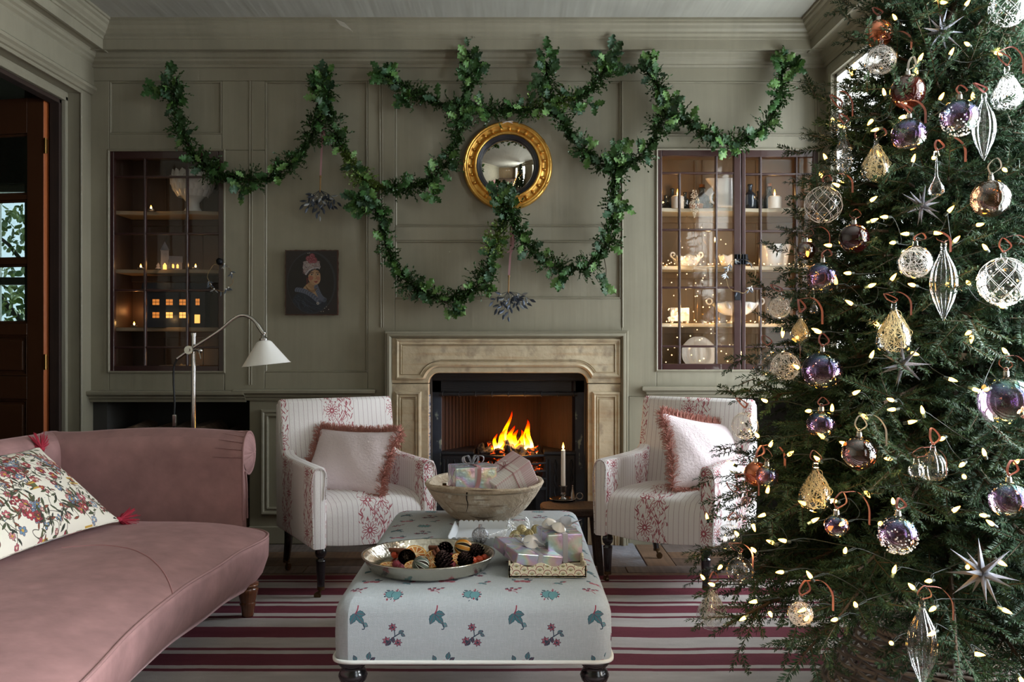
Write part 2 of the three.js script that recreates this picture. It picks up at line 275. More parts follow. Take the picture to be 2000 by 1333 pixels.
{ // the garden behind the hall
  const o = thing('garden_shrub', 'leafy green garden shrub seen through the old panes of the open hall door', 'shrub', [-3.95, 0, -8.7]), r = rng(88), lm = mat('garden leaf', { color: 0xffffff, roughness: 0.5 }), g = clean(grid(2, 4, (u, v) => { const a = u * 2 - 1; return [a * 0.35 * Math.sin(Math.PI * clamp(v * 0.96 + 0.02)), v, 0.12 * a * a + 0.1 * v]; }));
  const im = new THREE.InstancedMesh(g, lm, 2600), m = new THREE.Matrix4(), q = new THREE.Quaternion(), c = new THREE.Color();
  for (let i = 0; i < 2600; i++) { const a = r() * 6.283, cl = Math.floor(r() * 14), cx = Math.sin(cl * 2.4) * 0.9, cy = 0.7 + (cl % 7) * 0.3; q.setFromEuler(new THREE.Euler(r() * 6, r() * 6, r() * 6)); m.compose(V(cx + rr(-0.3, 0.3, r), cy + rr(-0.25, 0.25, r), rr(-0.3, 0.3, r)), q, V(1, 1, 1).multiplyScalar(rr(0.05, 0.1, r))); im.setMatrixAt(i, m); const k = r(); im.setColorAt(i, c.setRGB(lerp(0.05, 0.3, k), lerp(0.12, 0.36, k), lerp(0.04, 0.12, k))); }
  im.name = 'foliage'; im.userData.kind = 'stuff'; o.add(shade(im));
  const bk = mat('dark branch', { color: lin('#2b241d'), roughness: 0.9 }); for (let k = 0; k < 6; k++) part('branch', taper([V(k * 0.1 - 0.3, 0, 0), V(k * 0.22 - 0.5, 1.1, 0.05), V(k * 0.5 - 1.2, 1.9 + 0.1 * k, 0.1), V(k * 0.7 - 1.8, 2.3, 0.1)], 0.04, 0.012, 12, 6), bk, o);
  const gr = setting('ground_garden'); part('garden_ground', box2(-8, -0.3, -12, -1, -0.1, -7.2), mat('wet grass', { color: lin('#4d5a38'), roughness: 0.9 }), gr);
}
// the orange and brown glazed door, open into the hall
{
  const d = setting('door_1'), L = 0.84, Hh = 2.49, T = 0.045;
  const orange = mat('orange door paint', { color: lin('#a85a2a'), map: paintMap, roughness: 0.4, bumpMap: bumpBrush, bumpScale: 0.001 });
  const brown = mat('brown door paint', { color: lin('#573621'), map: paintMap, roughness: 0.35, bumpMap: bumpBrush, bumpScale: 0.001 });
  const g = d; g.position.set(XL - 0.175, 0, -5.05); g.rotation.y = -12 * D;      // hinge edge; the leaf runs to -x
  const Y = (y) => wy(y, 5.1), s = 0.108, x1 = -s, x0 = -L;
  part('stile', uvm(box2(-s, 0.01, -T, -0.002, Hh, 0, 0.004)), brown, g); part('stile', uvm(box2(x0, 0.01, -T, x0 + s, Hh, 0, 0.004)), brown, g);
  part('door_edge', box2(-0.006, 0.01, -T + 0.002, 0, Hh, 0.001, 0.002), orange, g);
  const rails = [[180, 262], [381, 391], [507, 517], [632, 655], [733, 748], [778, 790], [930, 1080]].map(([a, b]) => [Y(a), Math.max(0.012, Y(b))]);
  rails[0][0] = Hh; rails.splice(4, 2, [Y(735), Y(780)]);
  for (const [a, b] of rails) part('rail', uvm(box2(x0 + s, b, -T + (a - b < 0.05 ? 0.008 : 0), -s, a, a - b < 0.05 ? -0.004 : 0, 0.004)), brown, g);
  const bolt = [[0, 0.0], [0.002, 0.008], [0.008, 0.009], [0.012, 0.003], [0.014, 0]];
  for (const [a, b] of [[Y(262), Y(381)], [Y(391), Y(507)], [Y(517), Y(632)]]) {
    part('pane', box2(x0 + s, b, -T / 2 - 0.002, x1, a, -T / 2 + 0.002), mat('old wavy glass', { color: 0xf4fff6, transmission: 1, thickness: 0, roughness: 0.03, ior: 1.5, bumpMap: rep(bumpFine, 1.5, 1.5), bumpScale: 0.02 }), g);
    part('glazing_bead', sweep(bolt, [V(x0 + s, b, -T / 2), V(x0 + s, a, -T / 2), V(x1, a, -T / 2), V(x1, b, -T / 2)], { up: V(0, 0, 1), closed: true }), brown, g);
  }
  for (const [a, b] of [[Y(655), Y(735)], [Y(780), Y(930)]]) {
    part('panel', [box2(x0 + s, b, -T / 2 - 0.01, x1, a, -T / 2 + 0.004), box2(x0 + s + 0.035, b + 0.03, -T / 2, x1 - 0.035, a - 0.03, -T / 2 + 0.014, 0.006)], brown, g);
    part('panel_moulding', sweep([[0, 0.014], [0.004, 0.022], [0.012, 0.016], [0.018, 0.004]], [V(x0 + s, b, -T / 2), V(x0 + s, a, -T / 2), V(x1, a, -T / 2), V(x1, b, -T / 2)], { up: V(0, 0, 1), closed: true }), brown, g);
  }
  for (const y of [Y(290), Y(708)]) part('hinge', [cyl(0.008, 0.008, 0.085, 10).translate(0.012, y - 0.04, 0.004), box(0.022, 0.075, 0.003, 0.01, y, -0.004)], M.brass, g);
}
// right wall with three tall windows in deep reveals, and the wall behind the camera
{
  const w = setting('wall_right'), T = 0.42, p = [];
  let z = -WZ - 0.2; for (const [a, b] of WINDOWS) { p.push(box2(XR, 0, z, XR + T, HCEIL, a)); z = b; } p.push(box2(XR, 0, z, XR + T, HCEIL, ZF + 0.2));
  for (const [a, b, y0, y1] of WINDOWS) p.push(box2(XR, y1, a, XR + T, HCEIL, b), box2(XR, 0, a, XR + T, y0, b));
  part('wall_face', uvm(merge(p)), M.wall, w);
  WINDOWS.forEach(([a, b, y0, y1], i) => {
    const o = setting('window_' + (i + 1)), x = XR + T - 0.1, m = (y0 + y1) / 2;
    part('architrave', sweep([[0, 0], [0, 0.022], [-0.02, 0.03], [-0.06, 0.022], [-0.075, 0.012], [-0.08, 0]], [V(XR, y0, a), V(XR, y1, a), V(XR, y1, b), V(XR, y0, b)], { up: V(-1, 0, 0), closed: true }), M.wall, o);
    part('reveal', uvm(merge([box2(XR + 0.004, y0, a, x, y1, a + 0.02), box2(XR + 0.004, y0, b - 0.02, x, y1, b), box2(XR + 0.004, y1 - 0.02, a, x, y1, b), box2(XR - 0.02, y0 - 0.02, a, x, y0 + 0.012, b)])), M.white, o);
    for (const zz of [a + 0.028, b - 0.028]) part('shutter', sweep([[0, 0], [0, 0.012], [0.02, 0.016], [0.03, 0.006], [0.034, 0]], [V(XR + 0.06, y0 + 0.1, zz - 0.004), V(XR + 0.06, y1 - 0.12, zz - 0.004), V(x - 0.05, y1 - 0.12, zz - 0.004), V(x - 0.05, y0 + 0.1, zz - 0.004)], { up: V(0, 0, zz > (a + b) / 2 ? -1 : 1), closed: true }), M.white, o);
    part('sash_frame', [box2(x, y0, a, x + 0.05, y1, a + 0.06, 0.004), box2(x, y0, b - 0.06, x + 0.05, y1, b, 0.004), box2(x, y1 - 0.06, a, x + 0.05, y1, b, 0.004), box2(x, y0, a, x + 0.05, y0 + 0.08, b, 0.004), box2(x, m - 0.025, a, x + 0.06, m + 0.025, b, 0.004)], M.white, o);
    for (let k = 1; k < 3; k++) part('glazing_bar', box2(x + 0.01, y0, lerp(a, b, k / 3) - 0.01, x + 0.04, y1, lerp(a, b, k / 3) + 0.01, 0.003), M.white, o);
    for (let k = 0; k < 3; k++) for (const [c, d] of [[y0 + 0.08, m - 0.025], [m + 0.025, y1 - 0.06]]) part('pane', box2(x + 0.022, c, lerp(a, b, k / 3) + 0.01, x + 0.025, d, lerp(a, b, (k + 1) / 3) - 0.01), M.glass, o);
  });
  const f = setting('wall_front');
  part('wall_face', uvm(box2(XL - 0.2, 0, ZF, XR + 0.5, HCEIL, ZF + 0.2)), mat('warm tan panelling', { color: lin('#8f7a5c'), map: paintMap, roughness: 0.5 }), f);
  for (let k = 0; k < 6; k++) part('panel_batten', box2(-1.9 + k * 0.66, 0.2, ZF - 0.025, -1.86 + k * 0.66, 2.6, ZF, 0.005), M.wall, f);
}
// ---------------------------------------------------------------- fireplace
const stoneMap = tex(512, 512, (u, v) => { const a = nA(u, v), b = nB(u, v), c = nStreakX(u, v); let k = mix3([0.78, 0.73, 0.62], [0.62, 0.55, 0.44], clamp(a * 1.3 - 0.25)); k = mix3(k, [0.62, 0.47, 0.32], ss(0.5, 0.9, c) * 0.35); k = mix3(k, [0.45, 0.4, 0.34], ss(0.5, 0.9, b) * 0.5); return k; });
const stoneM = mat('old limestone', { map: rep(stoneMap, 1.3, 1.3), roughness: 0.7, bumpMap: rep(bumpFine, 2, 2), bumpScale: 0.004 });
const sootMap = tex(256, 256, (u, v) => { const a = nA(u, v), s = nStreakY(u, v); return mix3([0.13, 0.075, 0.06], [0.27, 0.15, 0.1], clamp(a * 0.8 + s * 0.5 - 0.2)); });
const sootM = mat('sooty firebrick', { color: lin('#a87868'), map: rep(sootMap, 3, 2), roughness: 0.9, bumpMap: rep(bumpBrush, 6, 2), bumpScale: 0.006 });
const ironM = mat('black leaded iron', { color: lin('#24262b'), roughness: 0.42, metalness: 0.5, bumpMap: rep(bumpFine, 2, 2), bumpScale: 0.003 });
const wornIron = mat('worn blue black iron', { map: tex(128, 256, (u, v) => { const a = nA(u, v), b = nB(u, v); return mix3(mix3([0.1, 0.12, 0.17], [0.2, 0.24, 0.3], a), [0.52, 0.55, 0.5], ss(0.62, 0.72, b * 0.6 + nStreakY(u, v) * 0.4)); }), roughness: 0.6 });
{
  const ZS = 5.185, f = thing('fireplace_surround', 'carved pale limestone fireplace surround with arched opening inside a painted timber moulding', 'fireplace', [0, 0, -WZ]);
  const X = (x, Z = ZS) => wx(x, Z), Y = (y, Z = ZS) => wy(y, Z), P = (x, y, z = 0) => V(X(x), Y(y), z), zs = WZ - ZS;   // local z: 0 is the wall plane
  // timber moulding round the stone
  part('timber_moulding', uvm(sweep([[0, 0], [0, 0.05], [0.006, 0.062], [0.014, 0.06], [0.018, 0.072], [0.03, 0.074], [0.036, 0.064], [0.042, 0.05], [0.044, 0.03], [0.044, 0]], [P(751, 1075), P(751, 646), P(1227, 646), P(1227, 1075)], { up: V(0, 0, 1) })), M.wall, f);
  // lintel and jambs
  const arc = (cx, cy, r, a0, a1, n = 6) => Array.from({ length: n + 1 }, (_, i) => [cx + r * Math.cos((a0 + (a1 - a0) * i / n) * D), cy + r * Math.sin((a0 + (a1 - a0) * i / n) * D)]);
  const px = (l) => l.map(([x, y]) => [X(x), Y(y)]);
  const low = [...arc(857, 749, 20, 180, 270), ...arc(1128, 749, 20, 270, 360)];
  part('lintel', uvm(prism(px([[764, 658], [764, 749.5], ...low, [1217, 749.5], [1217, 658]]).reverse(), 0.18, 0.004).translate(0, 0, zs - 0.18)), stoneM, f);
  for (const [a, b] of [[764, 837], [1148, 1217]]) {
    const j = part('jamb', uvm(box2(X(a), 0, zs - 0.18, X(b), Y(750.5), zs - 0.001, 0.004), 1, a), stoneM, f);
    const [c, d] = a < 1000 ? [771, 823] : [1156, 1212];
    part('raised_moulding', uvm(sweep([[0, -0.002], [0.004, 0.01], [0.014, 0.016], [0.022, 0.008], [0.026, 0.008], [0.03, 0.013], [0.035, -0.002]], [P(c, 1070), P(c, 765), P(d, 765), P(d, 1070)].map((p) => p.setZ(zs)), { up: V(0, 0, 1) })), stoneM, j);
    part('field', uvm(box2(X(c + 13), 0.001, zs - 0.01, X(d - 13), Y(780), zs + 0.007, 0.005)), stoneM, j);
  }
  const ring = [[772, 661], ...[[1213, 661], [1213, 739], [1159, 739]], ...arc(1125, 748, 30, -15, -90), ...arc(860, 748, 30, -90, -165), [826, 743], [772, 743]];
  part('raised_moulding', uvm(sweep([[0, -0.002], [0.004, 0.011], [0.013, 0.018], [0.022, 0.01], [0.03, 0.009], [0.034, 0.014], [0.038, -0.002]], ring.map(([x, y]) => P(x, y, zs)), { up: V(0, 0, 1), closed: true })), stoneM, f);
  const fieldP = px([[785, 676], [1200, 674], [1200, 728], [1165, 728], ...arc(1124, 748, 44, -28, -90), ...arc(861, 748, 44, -90, -152), [818, 733], [785, 733]]).reverse();
  part('field', uvm(prism(fieldP, 0.016, 0.004).translate(0, 0, zs - 0.008)), stoneM, f);
  // blue and white tile slips on the left reveal
  for (let k = 0; k < 5; k++) {
    const t = paint(64, 64, (g, w, h) => { const r = rng(40 + k); g.fillStyle = '#c9ccc8'; g.fillRect(0, 0, w, h); g.strokeStyle = '#33508a'; g.lineWidth = 3; for (let i = 0; i < 9; i++) { g.beginPath(); g.moveTo(r() * w, r() * h); g.quadraticCurveTo(r() * w, r() * h, r() * w, r() * h); g.stroke(); } g.strokeRect(3, 3, w - 6, h - 6); });
    part('tile', box2(X(836.4), Y(772 + k * 40 + 38), zs - 0.17, X(838.6), Y(772 + k * 40), zs - 0.015, 0.002), mat('blue and white tile', { map: t, roughness: 0.25 }), f);
  }
  part('soot_lining', [box2(X(1146.4), 0.002, zs - 0.17, X(1149), Y(750), zs - 0.012, 0.002)], mat('rust coloured lining', { color: lin('#6e3a20'), map: sootMap, roughness: 0.8 }), f);
}
{
  const ZI = 5.31, g = thing('register_grate', 'black cast iron register grate with two ribbed hobs set back in the fireplace', 'grate', [0, 0, -ZI]);
  const X = (x, Z = ZI) => wx(x, Z), Y = (y, Z = ZI) => wy(y, Z);
  part('side_plate', uvm(box2(X(834), 0.004, -0.02, X(863), Y(735), 0, 0.004), 2), wornIron, g);
  part('side_plate', uvm(box2(X(1123), 0.004, -0.02, X(1152), Y(735), 0, 0.004), 2, 0.4), wornIron, g);
  part('hood_plate', [box2(X(834), Y(768), -0.02, X(1152), Y(715), 0.0, 0.004), box2(X(834), Y(744), -0.01, X(1152), Y(715), 0.03, 0.006)], ironM, g);
  const bead = [tube([V(X(858), Y(770), 0.006), V(X(1127), Y(770), 0.006)], 0.013, 2, 10)];
  for (let k = 0; k < 9; k++) bead.push(move(new THREE.TorusGeometry(0.0145, 0.003, 6, 14), X(866 + k * 32), Y(770), 0.006, 0, Math.PI / 2 - 0.4));
  part('reeded_bead', bead, ironM, g);
  // fire chamber
  const zb = -0.26, b0 = X(922, ZI - zb), b1 = X(1062, ZI - zb), i0 = X(863), i1 = X(1123), top = Y(770) + 0.25;
  part('fire_back', uvm(box2(b0 - 0.02, 0.004, zb - 0.03, b1 + 0.02, top, zb), 1), sootM, g);
  for (const [a, b, s] of [[i0, b0, 1], [i1, b1, -1]]) {
    const w = Math.hypot(b - a, zb), c = uvm(box2(0, 0.004, -0.02, w, top, 0)); c.rotateY(Math.atan2(-zb, b - a)); c.translate(a, 0, -0.005); part('fire_cheek', c, sootM, g);
    for (let k = 1; k < 9; k++) part('rib', aim(cyl(0.0022, 0.0022, top - 0.5, 6), V(lerp(a, b, k / 9) + s * 0.003, 0.5, zb * k / 9), V(lerp(a, b, k / 9) + s * 0.003, top, zb * k / 9)), sootM, g);
  }
  part('flue_top', box2(i0 - 0.05, top - 0.02, zb - 0.03, i1 + 0.05, top, 0.0), sootM, g);
  // hobs
  const hy = Y(886, 5.33);
  for (const [a, b, s] of [[863, 926, 1], [1062, 1123, -1]]) {
    const x0 = X(a), x1 = X(b), o = s > 0 ? x1 : x0;
    part('hob_top', [box2(x0, hy - 0.004, zb, x1, hy + 0.018, 0.03, 0.005), tube([V(x0, hy + 0.006, 0.03), V(x1, hy + 0.006, 0.03)], 0.011, 2, 8)], ironM, g);
    const sh = s > 0 ? [[x0, 0], [x0, hy], [x1 - 0.005, hy], [x1, hy - 0.06], [x1 + 0.012, hy - 0.12], [x1 + 0.05, hy - 0.2], [x1 + 0.05, 0]] : [[x1, 0], [x0 - 0.05, 0], [x0 - 0.05, hy - 0.2], [x0 - 0.012, hy - 0.12], [x0, hy - 0.06], [x0 + 0.005, hy], [x1, hy]];
    const hob = part('hob_front', prism(s > 0 ? sh.reverse() : sh, 0.28, 0.004).translate(0, 0, zb), ironM, g);
    for (let k = 0; k < 4; k++) { const xx = lerp(x0, x1, (k + 0.5) / 4);
      if (k % 2) { const pts = (ph) => Array.from({ length: 26 }, (_, i) => V(xx + 0.008 * Math.sin(i * 0.75 + ph), hy - 0.03 - i * 0.017, 0.021 + 0.004 * Math.cos(i * 0.75 + ph))); part('rope_ornament', [tube(pts(0), 0.004, 52, 5), tube(pts(Math.PI), 0.004, 52, 5)], ironM, hob); }
      else part('flute', [cyl(0.005, 0.005, hy - 0.06, 8).translate(xx - 0.01, 0.03, 0.021), cyl(0.005, 0.005, hy - 0.06, 8).translate(xx + 0.01, 0.03, 0.021)], ironM, hob); }
  }
  // bowed bars of the basket
  const g0 = X(922), g1 = X(1066);
  for (let k = 0; k < 4; k++) { const y = hy - 0.005 - k * 0.045, pts = Array.from({ length: 13 }, (_, i) => V(lerp(g0, g1, i / 12), y - 0.006 * Math.sin(i / 12 * Math.PI), 0.02 + 0.05 * Math.sin(i / 12 * Math.PI))); part('grate_bar', tube(pts, k ? 0.0065 : 0.009, 24, 8), ironM, g); }
  part('basket_floor', box2(g0, hy - 0.2, zb, g1, hy - 0.185, 0.05), ironM, g);
  part('ash_plate', [box2(g0 - 0.02, 0.004, -0.06, g1 + 0.02, hy - 0.24, -0.04), prism([[g0, 0], [g1, 0], [lerp(g0, g1, 0.9), 0.035], [lerp(g0, g1, 0.5), 0.06], [lerp(g0, g1, 0.1), 0.035]], 0.02, 0.003).translate(0, hy - 0.26, -0.03)], ironM, g);
  // coals, ash and fire
  const r = rng(12), coalG = [0, 1, 2].map((k) => { const c = new THREE.IcosahedronGeometry(1, 2), p = c.attributes.position, q = V(); for (let i = 0; i < p.count; i++) { q.fromBufferAttribute(p, i); const n = 0.8 + 0.3 * Math.sin(q.x * 3 + k) * Math.cos(q.y * 4 + k * 2) + 0.12 * Math.sin(q.z * 7); p.setXYZ(i, q.x * n, q.y * n * 0.8, q.z * n * 0.9); } c.computeVertexNormals(); return clean(c); });
  const emberMap = tex(64, 64, (u, v) => { const e = ss(0.5, 0.75, nB(u, v)); return [e, e * 0.28, e * 0.04]; });
  const coalM = mat('black coal', { color: lin('#1a1513'), roughness: 0.7 }), emberM = mat('glowing ember', { color: lin('#2a1a14'), roughness: 0.8, emissive: 0xffffff, emissiveMap: emberMap, emissiveIntensity: 3 });
  const place = [[0.5, 0.05, 0.015, 0.052], [0.36, 0.02, 0.02, 0.05], [0.66, 0.03, 0.01, 0.05], [0.2, 0.02, 0.0, 0.045], [0.82, 0.03, -0.01, 0.042], [0.12, 0.03, -0.08, 0.04], [0.9, 0.02, -0.09, 0.04], [0.3, 0.03, -0.12, 0.06], [0.6, 0.04, -0.12, 0.06], [0.44, -0.05, 0.035, 0.05], [0.25, -0.06, 0.025, 0.045], [0.7, -0.06, 0.03, 0.05], [0.57, -0.06, 0.04, 0.045], [0.86, -0.06, 0.005, 0.04], [0.12, -0.06, 0.005, 0.04]];
  const said = ['largest black coal lump jutting up in front of the flames', 'coal lump left of the largest lump at the foot of the flames', 'coal lump right of the largest lump under the right flame', 'coal lump second from the left along the grate top', 'coal lump second from the right along the grate top', 'coal lump at the far left of the fire beside the hob', 'coal lump at the far right of the fire beside the hob', 'coal lump behind the flames on the left', 'coal lump behind the flames on the right', 'glowing coal behind the middle of the grate bars', 'glowing coal behind the bars left of the middle', 'glowing coal behind the bars right of the middle', 'glowing coal behind the bars under the largest lump', 'glowing coal at the right end behind the bars', 'glowing coal at the left end behind the bars'];
  place.forEach(([t, y, z, s], i) => { const c = part('coal', coalG[i % 3], i % 3 === 1 || y < 0 ? emberM : coalM); c.position.set(lerp(g0, g1, t), hy + y - 0.025, -ZI + z - 0.03); c.scale.set(s * 1.2, s, s); c.rotation.set(r() * 3, r() * 3, r() * 3); tag(c, said[i], 'coal', 'coals burning in the grate'); });
  // flames: licking tongues of burning gas
  const flameMap = tex(8, 128, (u, v) => { const t = v; return [ss(1.02, 0.75, t), lerp(0.92, 0.2, ss(0.05, 0.95, t)) * ss(1.0, 0.6, t), lerp(0.62, 0.0, ss(0.0, 0.6, t))]; }, { wrap: false });
  const flameM = mat('flame', { color: 0x000000, roughness: 1, emissive: 0xffffff, emissiveMap: flameMap, emissiveIntensity: 8, specularIntensity: 0, transparent: true, opacity: 0.82 });
  const tongue = (h, w, bend, ph, tw) => { const n = 18, m = 12, gg = grid(m, n, (u, v) => { const a = u * 2 * Math.PI, e = Math.pow(Math.sin(Math.PI * Math.pow(v, 0.55)), 0.8) * (1 - 0.45 * v) + 0.002; const sx = bend * v * v + 0.018 * Math.sin(v * 7 + ph) * v, sz = 0.012 * Math.sin(v * 5 + ph * 2) * v; return [sx + w * e * Math.cos(a + tw * v), h * v, sz + w * 0.45 * e * Math.sin(a + tw * v)]; }); return gg; };
  const fire = thing('fire', 'yellow and orange flames of the fire burning over the coals', 'fire', [0, hy - 0.01, -ZI - 0.08]);
  fire.scale.set(0.84, 0.88, 0.84); fire.position.x += 0.012;
  for (const [t, h, w, b, ph, z] of [[0.32, 0.185, 0.034, 0.05, 0, 0.02], [0.37, 0.3, 0.024, 0.055, 2.2, 0.0], [0.47, 0.2, 0.034, 0.02, 1.2, 0.02], [0.25, 0.14, 0.02, -0.012, 1, -0.02], [0.44, 0.16, 0.03, 0.02, 4, 0.01], [0.55, 0.17, 0.036, 0.01, 0.7, 0], [0.64, 0.165, 0.03, 0.015, 3, -0.03], [0.79, 0.24, 0.036, -0.03, 1.6, 0.01], [0.74, 0.15, 0.024, 0.01, 5, 0.03], [0.6, 0.1, 0.03, 0, 2, 0.04], [0.38, 0.1, 0.03, -0.01, 2.7, 0.04], [0.88, 0.06, 0.016, 0.01, 1, 0.02], [0.16, 0.06, 0.014, 0.0, 3, 0.02]])
    part('flame', tongue(h, w, b, ph, 1.5).translate(lerp(g0, g1, t), 0, z), flameM, fire);
  for (const [t, y, e] of [[0.4, 0.1, 0.11], [0.7, 0.1, 0.11], [0.55, 0.05, 0.11]]) { const l = new THREE.PointLight(new THREE.Color(1, 0.42, 0.1), e); l.position.set(lerp(g0, g1, t), hy + y, -ZI - 0.02); l.shadow.radius = 2; l.castShadow = true; scene.add(l); }
}
// split logs in the two niches under the cupboards
{
  const bark = mat('split firewood', { map: woodTex([0.26, 0.2, 0.15], [0.45, 0.36, 0.27], 31), roughness: 0.9, bumpMap: rep(bumpFine, 2, 2), bumpScale: 0.01 });
  const logG = (L, r, s) => { const q = rng(s), a0 = q() * 6; const pts = []; for (let i = 0; i < 9; i++) pts.push([r * (0.85 + 0.3 * q()) * Math.cos(i / 9 * 6.283), r * (0.8 + 0.35 * q()) * Math.sin(i / 9 * 6.283)]); return uvm(prism(pts, L, 0.008).translate(0, 0, -L / 2)); };
  const say = (s) => `split log ${s}`; const r = rng(5);
  const L = [[272, 838, 5.43, 0.078, 0.1, 'at the left end of the top layer in the left niche'], [318, 843, 5.45, 0.068, -0.1, 'left of the lamp flex in the top layer of the niche'], [360, 839, 5.44, 0.07, 0.08, 'behind the lamp flex in the top layer of the niche'], [408, 838, 5.43, 0.075, -0.12, 'beside the lamp pole in the top layer of the niche'], [455, 846, 5.45, 0.06, 0.1, 'at the right end of the top layer behind the sofa arm']];
  for (const [x, y, Z, rad, t, s] of L) { const o = part('log', logG(0.3, rad, x), bark); o.position.copy(at(x, y + 12, Z)); o.rotation.set(0.05, t, r()); tag(o, say(s), 'log', 'firewood in the left niche'); }
  // the layers under them, down to the floor
  for (let k = 0; k < 10; k++) { const o = part('log', logG(0.32, 0.076, 100 + k), bark); o.position.set(wx(246 + (k % 5) * 52), 0.095 + Math.floor(k / 5) * 0.2, -WZ - 0.22); o.rotation.set(0.04 * (r() - 0.5), (r() - 0.5) * 0.1, r() * 3); tag(o, `split log ${['first','second','third','fourth','fifth'][k % 5]} from the left in the ${k < 5 ? 'lowest' : 'second'} layer of the left niche stack`, 'log', 'firewood low in the left niche'); }
  for (let k = 0; k < 4; k++) { const o = part('log', logG(0.32, 0.082, 200 + k), bark); o.position.set(wx(1345 + (k % 2) * 90), 0.1 + Math.floor(k / 2) * 0.2, -WZ - 0.24); o.rotation.set(0.04 * (r() - 0.5), (r() - 0.5) * 0.5, r() * 3); tag(o, `split log in the right niche behind the armchair, ${['lower left', 'lower right', 'upper left', 'upper right'][k]} of four`, 'log', 'firewood in the right niche'); }
}
// ---------------------------------------------------------------- glazed cupboards in the back wall
const CD = 0.34;                                     // depth of the cupboards
const flameSmall = (() => { const t = tex(4, 64, (u, v) => [1, lerp(0.85, 0.6, v), lerp(0.5, 0.2, ss(0, 0.8, v))], { wrap: false }); return mat('candle flame', { color: 0x000000, emissive: 0xffffff, emissiveMap: t, emissiveIntensity: 9, specularIntensity: 0 }); })();
const flameG = clean(lathe([[0, 0], [0.35, 0.12], [0.5, 0.28], [0.42, 0.5], [0.22, 0.75], [0.06, 0.95], [0, 1]], 12));
const wickM = mat('black wick', { color: lin('#1b1512'), roughness: 1 }), wax = mat('ivory candle wax', { color: lin('#e6ded0'), roughness: 0.5, sheen: 0.3 });
function lamp(p, e, c = [1, 0.55, 0.2], r = 0.5) { const l = new THREE.PointLight(new THREE.Color(...c), e); l.position.copy(p); l.intensity *= 0.72; l.shadow.radius = r; l.castShadow = true; scene.add(l); return l; }
const shelfY = {};
